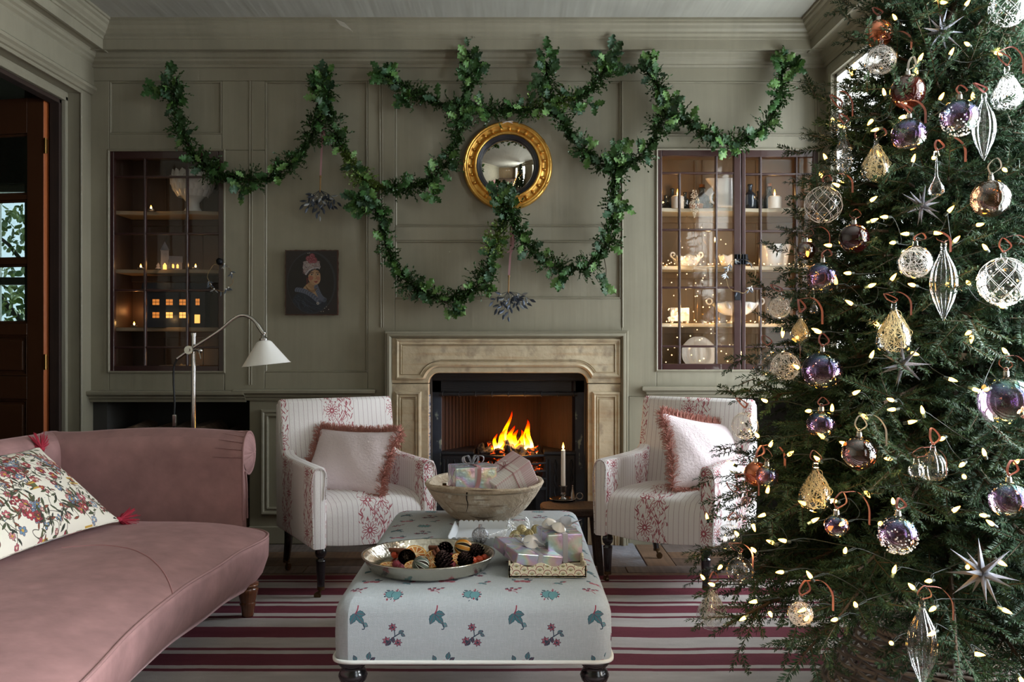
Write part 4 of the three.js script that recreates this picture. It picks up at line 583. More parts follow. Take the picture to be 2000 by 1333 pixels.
{
  const s = thing('sofa', 'rose pink velvet sofa with a curved seat, rolled arm and turned wooden legs', 'sofa', [-1.6, 0, -2.9]);
  const out = [[-2.02, 1.5], [-1.2, 1.5], [-1.06, 1.58], [-1.03, 1.8], [-1.045, 2.2], [-1.063, 2.37], [-1.089, 2.576], [-1.104, 2.806], [-1.108, 2.976], [-1.108, 3.127], [-1.085, 3.385], [-1.075, 3.62], [-1.05, 3.76], [-1.04, 3.86], [-1.056, 3.95], [-1.11, 4.02], [-1.2, 4.06], [-1.5, 4.075], [-2.0, 4.075]];
  const c = new THREE.CatmullRomCurve3(out.map(([x, z]) => V(x, 0, -z)), true, 'centripetal'), N = 160, ring = c.getSpacedPoints(N);
  const spine = (p) => V(-1.62, 0, clamp(p.z, -3.75, -1.8));
  const top = (k) => 0.327 + 0.062 * (1 - Math.pow(k, 3.2));
  const rows = [0, 0.25, 0.45, 0.62, 0.76, 0.86, 0.93, 0.97, 1].map((k) => [k, top(k), 0]);
  rows.push([1, 0.318, 0.012], [1, 0.305, 0.014], [1, 0.24, 0.012], [1, 0.17, -0.012], [1, 0.12, -0.05], [0.9, 0.1, -0.08], [0.3, 0.1, 0]);
  const g = grid(N, rows.length - 1, (u, v) => { const p = ring[Math.round(u * N) % N], q = ring[(Math.round(u * N) + 1) % N], nrm = q.clone().sub(p).cross(V(0, 1, 0)).normalize(), [k, y, off] = rows[Math.round(v * (rows.length - 1))], a = spine(p); return V(lerp(a.x, p.x, k), y, lerp(a.z, p.z, k)).addScaledVector(nrm, off); });
  const seatP = g.attributes.position;
  const seatMesh = partW('seat', uvm(g, 1.4), velvet, s); s.updateMatrixWorld(true); const ray = new THREE.Raycaster();
  const welt = ring.map((p, i) => { const n = ring[(i + 1) % N].clone().sub(p).cross(V(0, 1, 0)).normalize(); return p.clone().addScaledVector(n, 0.008).setY(0.324); });
  partW('welt', tube(welt, 0.0055, 320, 6, true), velvet, s);
  const side = velvet.side; velvet.side = THREE.DoubleSide; const onSeat = (x, z) => { ray.set(V(x, 1.5, z), V(0, -1, 0)); const h = ray.intersectObject(seatMesh, false)[0]; return h ? h.point.y : 0.33; };
  const seam = [[331, 1163], [336, 1135], [326, 1114], [304, 1097], [275, 1084], [246, 1077], [192, 1073], [120, 1078]].map(([x, y], i) => { const p = onY(x, y, i ? 0.375 : 0.33); p.y = onSeat(p.x, p.z) + 0.0005; return p; }); { const c = new THREE.CatmullRomCurve3(seam), P = c.getSpacedPoints(40); P.forEach((p) => { p.y = onSeat(p.x, p.z) + 0.0004; }); seam.length = 0; seam.push(...P); velvet.side = side; }
  partW('seam', tube(seam, 0.0024, 120, 6), velvetDark, s);
  // arm at the far end and back along the left, one rolled profile with a mitred corner
  const prof = [[0.02, 0.14], [0.0, 0.3], [-0.004, 0.5], [-0.006, 0.6]];
  for (let a = 180; a >= -130; a -= 14) prof.push([0.088 + 0.094 * Math.cos(a * D), 0.65 + 0.094 * Math.sin(a * D)]);
  prof.push([0.045, 0.53], [0.055, 0.3], [0.06, 0.11], [0.03, 0.11]);
  const path = []; for (let i = 0; i <= 14; i++) { const t = i / 14; path.push(V(lerp(-1.185, -1.985, t), 0.026 * Math.sin(Math.PI * clamp(t * 0.85 + 0.1)) - 0.01, -4.05 - 0.012 * Math.sin(Math.PI * t))); }
  const armP = path.map((p) => p.clone()); armP[armP.length - 1] = V(-1.985, -0.002, -4.05);
  const backP = [V(-1.985, -0.002, -4.05)]; for (let i = 1; i <= 8; i++) backP.push(V(-1.985, 0.02 * Math.sin(i / 8 * Math.PI) - 0.002, lerp(-4.05, -1.5, i / 8)));
  partW('arm', uvm(sweep(prof, [...armP, V(-2.1, 0, -4.05)], { crease: 0.6 }), 1.4), velvet, s);
  partW('back', uvm(sweep(prof, [V(-1.985, 0, -4.17), ...backP], { crease: 0.6 }), 1.4, 0.3), velvet, s);
  partW('corner_seam', tube([V(-1.983, 0.36, -4.048), V(-1.987, 0.6, -4.05), V(-1.978, 0.68, -4.06), V(-1.984, 0.715, -4.075)], 0.004, 24, 5), velvetDark, s);
  // scroll front: welt round the edge, gathered disc, pleats running into it
  const e = armP[0]; const edge = prof.slice(2, -3).map(([u, v]) => V(e.x + 0.004, v + e.y, e.z - u));
  partW('scroll_welt', tube([V(e.x + 0.004, 0.36, e.z), ...edge, V(e.x + 0.004, 0.36, e.z - 0.06)], 0.0055, 90, 6), velvet, s);
  const disc = grid(96, 8, (u, v) => { const a = u * 2 * Math.PI, r = 0.086 * v, pl = 0.006 * Math.abs(Math.sin(a * 9)) * v * (1.1 - v) * 2; return [e.x + 0.004 + 0.02 * (1 - v * v) + pl, 0.65 + e.y + r * Math.sin(a), e.z - 0.088 + r * Math.cos(a)]; });
  partW('scroll_front', uvm(disc, 1.4), velvet, s);
  for (let k = 0; k < 6; k++) { const a = (185 - k * 20) * D, rad = 0.0945, b = (187 - k * 24) * D; partW('pleat', taper([V(e.x - 0.001, 0.65 + e.y + rad * Math.sin(a), e.z - 0.088 - rad * Math.cos(a)), V(e.x - 0.05, 0.652 + e.y + (rad + 0.0005) * Math.sin((a + b) / 2), e.z - 0.088 - (rad + 0.0005) * Math.cos((a + b) / 2)), V(e.x - 0.13 + k * 0.01, 0.655 + e.y + rad * Math.sin(b), e.z - 0.088 - rad * Math.cos(b))], (t) => 0.0052 * (1 - t * 0.85) , 0, 12, 6), velvet, s); }
  const walnut = mat('polished walnut', { map: woodTex([0.3, 0.17, 0.1], [0.5, 0.3, 0.18], 44), roughness: 0.25, clearcoat: 0.6 });
  const leg = clean(lathe([[0, 0], [0.022, 0], [0.024, 0.006], [0.03, 0.045], [0.034, 0.056], [0.03, 0.06], [0.031, 0.064], [0.04, 0.1], [0.043, 0.115], [0.037, 0.118], [0.037, 0.122], [0.044, 0.128], [0.043, 0.14], [0, 0.14]], 28));
  for (const [x, z] of [[-1.095, -3.82], [-1.2, -1.75], [-1.95, -3.95], [-1.95, -1.75]]) { const m = part('leg', leg, walnut, s); m.position.set(x + 1.6, 0.008 * (x > -1.5), z + 2.9); }
}
// ---- scatter cushions: a puffed square between three corners
function pillow(n, w, h, t, ear = 0.05, pinch = 1) {
  const one = (s) => grid(n, n, (u, v) => { const a = u * 2 - 1, b = v * 2 - 1, ea = 1 - ear * (1 - b * b) * 1.0, eb = 1 - ear * (1 - a * a); const p = Math.pow((1 - Math.pow(Math.abs(a), 2.2)) * (1 - Math.pow(Math.abs(b), 2.2)), 0.62); return [s * a * ea * w / 2, b * eb * h / 2, s * (p * t / 2 + 0.004) + 0.0025 * Math.sin(a * 9 + b * 5) * p]; });
  return [one(1), one(-1)];
}
function basis(o, tl, tr, bl, br) {   // place a group so that +x runs along the top edge and +y up the side
  const c = tl.clone().add(tr).add(bl).add(br).multiplyScalar(0.25), ex = tr.clone().sub(tl).add(br.clone().sub(bl)).multiplyScalar(0.5), ey = tl.clone().sub(bl).add(tr.clone().sub(br)).multiplyScalar(0.5);
  const w = ex.length(), x = ex.normalize(), ez = x.clone().cross(ey).normalize(), y = ez.clone().cross(x), h = Math.abs(ey.dot(y));
  o.position.copy(c); o.quaternion.setFromRotationMatrix(new THREE.Matrix4().makeBasis(x, y, ez)); return [w, h];
}
{
  // printed flowers: bouquets, stems, leaves on ivory
  const print = paint(1024, 640, (g, w, h) => {
    g.fillStyle = '#e9e2d2'; g.fillRect(0, 0, w, h); const r = rng(19);
    const reds = ['#a63d45', '#b8626a', '#8e2f3c', '#c58a86'], blue = ['#6d8ba3', '#8fa6b5'], gold = '#c59a3f', greens = ['#4a5236', '#5f6440', '#33382c'], brown = '#8a4a36';
    const leaf = (x, y, a, L, c) => { g.save(); g.translate(x, y); g.rotate(a); g.fillStyle = c; g.beginPath(); g.moveTo(0, 0); g.quadraticCurveTo(L * 0.45, -L * 0.3, L, 0); g.quadraticCurveTo(L * 0.5, L * 0.22, 0, 0); g.fill(); g.strokeStyle = '#2c2a24'; g.lineWidth = 0.8; g.stroke(); g.restore(); };
    const flower = (x, y, s, c, c2) => { for (let k = 0; k < 6; k++) { const a = k * 1.047 + r(); g.fillStyle = c; g.beginPath(); g.ellipse(x + Math.cos(a) * s * 0.6, y + Math.sin(a) * s * 0.6, s * 0.5, s * 0.36, a, 0, 7); g.fill(); g.strokeStyle = '#5a2a2c'; g.lineWidth = 0.9; g.stroke(); } g.fillStyle = c2; g.beginPath(); g.arc(x, y, s * 0.34, 0, 7); g.fill(); };
    const stem = (x, y, x2, y2) => { g.strokeStyle = '#4b4436'; g.lineWidth = 1.8; g.beginPath(); g.moveTo(x, y); g.bezierCurveTo(x + rr(-50, 50, r), y + rr(-60, 20, r), x2 + rr(-40, 40, r), y2 + rr(-20, 60, r), x2, y2); g.stroke(); };
    const pick = (a) => a[(r() * a.length) | 0];
    g.save(); g.scale(2.3, 2.3); for (let j = 0; j < 2; j++) for (let i = 0; i < 3; i++) { const cx = 70 + i * 160 + (j % 2) * 100, cy = 95 + j * 140; // bouquet in a footed urn
      for (let k = 0; k < 30; k++) { const a = -1.57 + rr(-1.1, 1.1, r), d = rr(20, 88, r); leaf(cx + Math.cos(a) * d * 0.6, cy + 30 + Math.sin(a) * d, a + rr(-0.6, 0.6, r), rr(18, 32, r), pick([...greens, brown])); }
      for (let k = 0; k < 15; k++) { const a = -1.57 + rr(-0.8, 0.8, r), d = rr(22, 82, r); flower(cx + Math.cos(a) * d * 0.55, cy + 26 + Math.sin(a) * d, rr(8, 15, r), pick(k % 3 ? reds : blue), k % 2 ? gold : '#e9e2d2'); }
      g.fillStyle = gold; g.fillRect(cx - 14, cy + 40, 28, 7); g.fillStyle = '#5f6440'; g.fillRect(cx - 9, cy + 47, 18, 12); g.fillStyle = gold; g.fillRect(cx - 20, cy + 59, 40, 5); }
    g.restore(); g.save(); g.scale(2.1, 2.1); for (let k = 0; k < 105; k++) { const x = r() * w / 2.1, y = r() * h / 2.1, a = r() * 6.28, L = rr(30, 74, r), x2 = x + Math.cos(a) * L, y2 = y + Math.sin(a) * L; stem(x, y, x2, y2); for (let q = 0; q < 3; q++) leaf(lerp(x, x2, q / 3), lerp(y, y2, q / 3), a + (q % 2 ? 0.9 : -0.9), rr(14, 26, r), pick([...greens, greens[0], brown])); flower(x2, y2, rr(5, 13, r), pick(k % 4 === 0 ? blue : reds), k % 3 ? '#e3d2b8' : gold); }
    g.restore(); for (let k = 0; k < 70; k++) { g.fillStyle = pick([...reds, ...blue]); g.beginPath(); g.arc(r() * w, r() * h, rr(1.5, 3.5, r), 0, 7); g.fill(); }
  });
  const fm = mat('ivory floral printed linen', { map: print, roughness: 0.85, bumpMap: rep(cloth, 6, 4), bumpScale: 0.001 });
  const o = thing('floral_cushion', 'long ivory cushion printed with red, blue and gold flowers, crimson tassels, on the sofa', 'cushion');
  const B = [V(-1.99, 0.655, -3.86), V(-1.665, 0.385, -3.77)], L = 0.74;   // far short edge, top and bottom
  const dir = V(-0.1, 0, 0.62).normalize(), tl = B[0].clone().addScaledVector(dir, L), bl = B[1].clone().addScaledVector(dir, L);
  const [w, h] = basis(o, tl, B[0], bl, B[1]); for (const k of [0]) o.position.addScaledVector(V(0.66, 0.74, 0), 0.05);
  const [pf, pb] = pillow(34, w, h + 0.03, 0.15, 0.05);
  part('cover_front', pf, fm, o); part('cover_back', pb, fm, o);
  part('hem', tube(Array.from({ length: 60 }, (_, i) => { const t = i / 60 * 4, k = t | 0, f = (t - k) * 2 - 1, q = 1 - 0.05 * (1 - f * f), H = (h + 0.03) / 2, W = w / 2; return [V(f * W, -H * q, 0), V(W * q, f * H, 0), V(-f * W, H * q, 0), V(-W * q, -f * H, 0)][k]; }), 0.004, 200, 5, true), fm, o);
  const wool = mat('crimson wool', { color: lin('#a3263a'), roughness: 0.95, sheen: 0.5 }), tg = []; const r = rng(4);
  for (let k = 0; k < 90; k++) { const a = r() * 6.283, s = Math.sqrt(r()), L2 = rr(0.05, 0.075, r), d = V(Math.cos(a) * s * 0.62, -1, Math.sin(a) * s * 0.62).normalize(); tg.push(taper([V(0, 0, 0), d.clone().multiplyScalar(L2 * 0.5).add(V(Math.cos(a) * s * 0.006, 0, Math.sin(a) * s * 0.006)), d.clone().multiplyScalar(L2).add(V(Math.cos(a) * s * 0.012, -0.006 * s, Math.sin(a) * s * 0.012))], 0.0024, 0.0016, 4, 4)); }
  const skirtG = merge(tg), headG = merge([ball(0.0115, 0, 0.006, 0, 12), cyl(0.009, 0.008, 0.014, 10).translate(0, -0.012, 0), tube([V(0, 0.012, 0), V(0, 0.03, 0)], 0.003)]);
  for (const [x, y, rz] of [[w / 2, h / 2 + 0.012, 2.5], [w / 2, -h / 2 - 0.012, 1.35], [-w / 2, h / 2, -2.4], [-w / 2, -h / 2, -1.2]]) {
    const t = new THREE.Group(); t.name = part.length ? 'tassel' : 'tassel'; const n = o.userData.__t = (o.userData.__t ?? -1) + 1; if (n) t.name = 'tassel_00' + n; o.add(t); t.position.set(x + Math.sign(x) * 0.012, y, 0.0); t.rotation.z = rz; t.rotation.x = x > 0 && y < 0 ? 0.3 : -0.25;
    t.userData.label = 'crimson wool tassel';
    const sk = part('skirt', skirtG, wool, t); sk.userData.kind = 'stuff'; part('knot', headG, wool, t);
  }
}
// ---- reading lamp behind the sofa
{
  const Z = 4.62, P = (x, y, dz = 0) => at(x, y, Z + dz);
  const base = at(378, 900, Z), t = thing('floor_lamp', 'chrome adjustable reading lamp with a white cone shade behind the sofa', 'lamp', [base.x, 0, base.z]);
  const shadeM = mat('white enamel shade', { color: lin('#f2f0ea'), roughness: 0.4 }), flex = mat('black rubber flex', { color: lin('#0c0d10'), roughness: 0.5 });
  part('base', lathe([[0, 0], [0.15, 0], [0.152, 0.008], [0.14, 0.018], [0.03, 0.026], [0.016, 0.04], [0, 0.04]], 40), M.chrome, t);
  const topP = P(378, 651); part('pole', [cyl(0.0115, 0.0115, topP.y - 0.012, 20)], M.chrome, t); part('pole_cap', cyl(0.0145, 0.0145, 0.014, 20).translate(0, topP.y - 0.014, 0), M.chrome, t);
  const zk = -0.03;   // the arm passes in front of the pole
  const arm = [P(346, 701, zk), P(372, 683, zk), P(430, 645, zk), P(455, 624, zk), P(472, 616, zk), P(488, 620, zk), P(503, 634, zk), P(514, 650, zk)];
  partW('arm', tube(arm, 0.0085, 70, 12), M.chrome, t); partW('arm_joint', [tube([P(503, 634, zk), P(514, 651, zk)], 0.0115, 4, 12), ball(0.012, ...P(515, 651, zk).toArray(), 14)], M.chrome, t);
  const cl = P(371, 684, zk); partW('clamp', [new THREE.CylinderGeometry(0.021, 0.021, 0.022, 28).rotateX(Math.PI / 2).translate(cl.x, cl.y, cl.z + 0.012), new THREE.CylinderGeometry(0.008, 0.008, 0.012, 16).rotateX(Math.PI / 2).translate(cl.x, cl.y, cl.z + 0.026), tube([cl, P(378, 684)], 0.012, 3, 12), cyl(0.006, 0.006, 0.04, 10).rotateZ(-Math.PI / 2).translate(cl.x + 0.01, cl.y, cl.z - 0.02), ball(0.013, cl.x + 0.045, cl.y - 0.004, cl.z - 0.02, 14), tube([V(cl.x + 0.042, cl.y - 0.01, cl.z - 0.01), V(cl.x + 0.055, cl.y - 0.045, cl.z)], 0.0025)], M.chrome, t);
  partW('flex', tube([P(347, 700, zk), P(340, 715, zk), P(339, 745, zk), P(341, 790, zk), P(340, 815, zk), P(340, 850, zk), P(345, 950, zk)], 0.005, 50, 8), flex, t);
  partW('flex_plug', box(0.018, 0.06, 0.02, ...P(341, 822, zk).toArray(), 0.003), M.chrome, t);
  const apex = P(514, 655, zk), foot = P(520, 712, zk), ax = foot.clone().sub(apex).normalize(), h = 0.146;
  const cone = lathe([[0.016, 0], [0.03, -0.004], [0.038, -0.01], [0.115, -0.118], [0.121, -0.122], [0.117, -0.12], [0.036, -0.012], [0.016, -0.004]], 48);
  const q = new THREE.Quaternion().setFromUnitVectors(V(0, -1, 0), ax), put = (g) => g.applyQuaternion(q).translate(apex.x, apex.y, apex.z);
  partW('socket', [put(lathe([[0, 0.002], [0.012, 0], [0.013, -0.012], [0.021, -0.016], [0.022, -0.024], [0.017, -0.027], [0.022, -0.031], [0.024, -0.04], [0, -0.042]], 24))], M.chrome, t);
  partW('lamp_shade', put(cone.translate(0, -0.026, 0)), shadeM, t);
  partW('bulb', put(ball(0.024, 0, -0.095, 0, 16)), mat('unlit frosted bulb', { color: lin('#d8d2c4'), roughness: 0.4 }), t);
}
// ---------------------------------------------------------------- striped armchairs with fringed cushions
const stripeTex = paint(768, 1536, (g, w, h) => {   // one repeat: 0.37 m across, 0.74 m up; floral band in the middle
  g.fillStyle = '#e7e2df'; g.fillRect(0, 0, w, h); const r = rng(8), s = w / 0.37;
  g.strokeStyle = '#8d6a70'; g.lineWidth = 3; for (let k = 0; k < 8; k++) { const x = k < 4 ? 0.012 + k * 0.027 : 0.37 - 0.012 - (7 - k) * 0.027; g.globalAlpha = 0.85; g.beginPath(); g.moveTo(x * s, 0); g.lineTo(x * s, h); g.stroke(); }
  g.globalAlpha = 1; const ink = '#a4575f', c = w / 2, hw = 0.086 * s;
  const leaf = (x, y, a, L) => { g.save(); g.translate(x, y); g.rotate(a); g.beginPath(); g.moveTo(0, 0); g.quadraticCurveTo(L * 0.5, -L * 0.22, L, 0); g.quadraticCurveTo(L * 0.5, L * 0.22, 0, 0); g.fill(); g.restore(); };
  const flower = (x, y, R0) => { g.save(); g.translate(x, y); g.rotate(r()); g.fillStyle = '#e7e2df'; g.beginPath(); g.arc(0, 0, R0 * 1.1, 0, 7); g.fill(); for (let k = 0; k < 12; k++) { g.rotate(6.2832 / 12); g.strokeStyle = ink; g.lineWidth = 6; g.beginPath(); g.ellipse(R0 * 0.66, 0, R0 * 0.36, R0 * 0.13, 0, 0, 7); g.stroke(); } g.fillStyle = ink; g.beginPath(); g.arc(0, 0, R0 * 0.3, 0, 7); g.fill(); g.fillStyle = '#e7e2df'; g.beginPath(); g.arc(0, 0, R0 * 0.14, 0, 7); g.fill(); g.restore(); };
  g.fillStyle = ink; g.strokeStyle = ink; g.lineWidth = 6;
  for (const ph of [0, Math.PI]) { g.beginPath(); for (let y = 0; y <= h; y += 8) { const x = c + Math.sin(y / h * 6.2832 * 2 + ph) * hw * 0.55; y ? g.lineTo(x, y) : g.moveTo(x, y); } g.stroke(); }
  for (let k = 0; k < 330; k++) { const y = r() * h, x = c + rr(-hw, hw, r), a = rr(-2.4, -0.7, r), L = rr(30, 62, r); g.fillStyle = ink; leaf(x, y, a, L); leaf(x, y, a, L * 0.9); if (k % 3 === 0) { g.lineWidth = 4; g.beginPath(); g.moveTo(x, y); g.quadraticCurveTo(x + rr(-40, 40, r), y + 30, x + rr(-50, 50, r), y + 70); g.stroke(); } }
  for (const [fx, fy, R0] of [[0.4, 0.1, 84], [-0.42, 0.24, 80], [0.38, 0.42, 86], [-0.4, 0.6, 84], [0.42, 0.76, 80], [-0.42, 0.92, 76]]) flower(c + fx * hw, fy * h, R0);
});
const stripeM = mat('ivory linen with red stripes and floral bands', { map: stripeTex, roughness: 0.85, sheen: 0.2, bumpMap: rep(cloth, 3, 6), bumpScale: 0.0012 });
const uvStripe = (g, dx = 0) => { const h = uvm(g, 1), t = h.attributes.uv; for (let i = 0; i < t.count; i++) t.setXY(i, (t.getX(i) + dx) / 0.37 + 0.5, t.getY(i) / 0.74); return h; };
const pinkLinen = mat('pale pink linen', { color: lin('#dfd0d1'), roughness: 0.9, sheen: 0.3, bumpMap: rep(bumpFine, 3, 3), bumpScale: 0.004 });
const fringeM = mat('dusty pink brush fringe', { color: lin('#b67d70'), roughness: 0.9, sheen: 0.5, sheenColor: lin('#e0b5a8') });
const castorM = mat('brass castor', { color: lin('#5e4a33'), metalness: 0.9, roughness: 0.4 });
function makeChair(label) {
  const t = thing('armchair', label, 'armchair', [0, 0, 0], 0, 'striped armchairs by the fire');
  // seat with a soft front that falls to the hem
  const seat = grid(24, 30, (u, v) => { const x = lerp(-0.262, 0.262, u), cr = 0.018 * (1 - Math.pow(Math.abs(u * 2 - 1), 2.5)); const pts = [[-0.24, 0.425], [-0.1, 0.432], [0.1, 0.44], [0.22, 0.436], [0.28, 0.415], [0.305, 0.38], [0.31, 0.33], [0.312, 0.245], [0.3, 0.24], [0.2, 0.245], [-0.2, 0.245]]; const k = v * (pts.length - 1), i = Math.min(pts.length - 2, k | 0), f = k - i; const z = lerp(pts[i][0], pts[i + 1][0], f), y = lerp(pts[i][1], pts[i + 1][1], f); return [x, y + (i < 5 ? cr : 0) + (i >= 6 && i < 8 ? -0.012 * Math.sin(Math.PI * u) : 0), z + (i >= 4 && i < 8 ? cr * 0.8 : 0)]; });
  part('seat', uvStripe(seat), stripeM, t);
  const side = [[0.318, 0.232], [0.316, 0.575], [0.30, 0.59], [0.1, 0.59], [-0.1, 0.592], [-0.165, 0.6], [-0.205, 0.628], [-0.23, 0.7], [-0.247, 0.84], [-0.305, 0.84], [-0.315, 0.7], [-0.31, 0.45], [-0.3, 0.226]];
  for (const s of [-1, 1]) {
    const g = prism(side.map(([z, y]) => [-z, y]).reverse(), 0.078, 0.018, [], 3); g.rotateY(Math.PI / 2); g.translate(s > 0 ? 0.252 : -0.33, 0, 0);
    part('arm', uvStripe(toCreasedNormals(g, 0.9), s > 0 ? 0.06 : 0.09), stripeM, t);
    part('piping', [tube([V(s * 0.262, 0.45, 0.322), V(s * 0.262, 0.57, 0.318), V(s * 0.29, 0.588, 0.315), V(s * 0.32, 0.57, 0.318), V(s * 0.322, 0.24, 0.32)], 0.0035, 40, 5)], stripeM, t);
  }
  const back = prism([[0.14, 0.41], [0.165, 0.52], [0.21, 0.7], [0.238, 0.845], [0.262, 0.862], [0.292, 0.855], [0.312, 0.7], [0.308, 0.45], [0.298, 0.232], [0.2, 0.232]].reverse(), 0.65, 0.014, [], 3); back.rotateY(Math.PI / 2); back.translate(-0.325, 0, 0);
  part('back', uvStripe(toCreasedNormals(back, 0.9)), stripeM, t);
  const leg = clean(lathe([[0, 0.05], [0.017, 0.05], [0.018, 0.07], [0.024, 0.17], [0.0245, 0.176], [0.016, 0.181], [0.016, 0.186], [0.025, 0.194], [0.0285, 0.21], [0.025, 0.226], [0.019, 0.232], [0.019, 0.27], [0, 0.27]], 24));
  const castor = () => [cyl(0.019, 0.0185, 0.014, 16).translate(0, 0.044, 0), tube([V(0, 0.046, 0), V(0.008, 0.03, 0), V(0.014, 0.018, 0)], 0.006, 8, 8), new THREE.CylinderGeometry(0.017, 0.017, 0.016, 20).rotateX(Math.PI / 2).translate(0.016, 0.017, 0), new THREE.CylinderGeometry(0.006, 0.006, 0.022, 10).rotateX(Math.PI / 2).translate(0.016, 0.017, 0)];
  const cg = merge(castor());
  for (const s of [-1, 1]) {
    const f = part('leg', leg, M.ebony, t); f.position.set(s * 0.27, 0, 0.275); const c = part('castor', cg, castorM, f); c.rotation.y = s > 0 ? 0.5 : 2.6;
    const rl = part('leg', taper([V(0, 0.26, 0), V(0, 0.16, -0.012), V(0, 0.05, -0.05)], 0.026, 0.018, 10, 4), M.ebony, t); rl.position.set(s * 0.27, 0, -0.255); const c2 = part('castor', cg, castorM, rl); c2.position.set(0, 0, -0.052); c2.rotation.y = 0.6;
  }
  t.scale.x = 0.9; return t;
}
const fringeStrand = clean(taper([V(0, 0, 0), V(0.001, 0.014, 0.001), V(0.003, 0.036, -0.001)], 0.0021, 0.0012, 3, 3));
function fringed(label, tl, tr, bl, br, thick, s) {
  const o = thing('fringed_cushion', label, 'cushion', [0, 0, 0], 0, 'pale pink fringed cushions'), [w, h] = basis(o, tl, tr, bl, br).map((x) => x * 1.08), r = rng(s);
  const [a, b] = pillow(30, w, h, thick, 0.09); part('cover_front', a, pinkLinen, o); part('cover_back', b, pinkLinen, o);
  const list = [], per = (t) => { const k = Math.floor(t * 4), f = (t * 4 - k) * 2 - 1, q = 1 - 0.09 * (1 - f * f); return k === 0 ? [f * w / 2, -h / 2 * q, -Math.PI] : k === 1 ? [w / 2 * q, f * h / 2, -Math.PI / 2] : k === 2 ? [-f * w / 2, h / 2 * q, 0] : [-w / 2 * q, -f * h / 2, Math.PI / 2]; };
  for (let i = 0; i < 3000; i++) { const [x, y, rz] = per(r() * 0.99999); list.push(move(fringeStrand.clone(), x, y, rr(-0.008, 0.008, r), rr(-0.7, 0.7, r), r() * 6, rz + rr(-0.4, 0.4, r), [1, rr(0.75, 1.15, r), 1])); }
  part('fringe', list, fringeM, o).userData.kind = 'stuff';
  part('fringe_braid', tube(Array.from({ length: 48 }, (_, i) => { const [x, y] = per(i / 48 + 0.001); return V(x, y, 0); }), 0.005, 160, 6, true), fringeM, o);
  return o;
}
{
  const a = makeChair('ivory armchair with red stripes and floral bands left of the fire, whole chair in view');
  a.position.set(-0.769, 0, -4.458); a.rotation.y = 0.5;
  const b = a.clone(); b.name = numbered('armchair'); scene.add(b); b.userData.label = 'ivory striped and floral armchair right of the fire, partly behind the tree';
  b.position.set(0.806, 0, -4.477); b.rotation.y = -0.56;
  fringed('pale pink cushion with brush fringe on the left armchair', at(596, 836, 4.6), at(752, 852, 4.46), at(624, 962, 4.36), at(764, 960, 4.22), 0.13, 61);
  fringed('pale pink cushion with brush fringe on the right armchair, tilted to one corner', at(1330, 822, 4.5), at(1462, 836, 4.66), at(1284, 940, 4.26), at(1420, 968, 4.36), 0.13, 62);
}
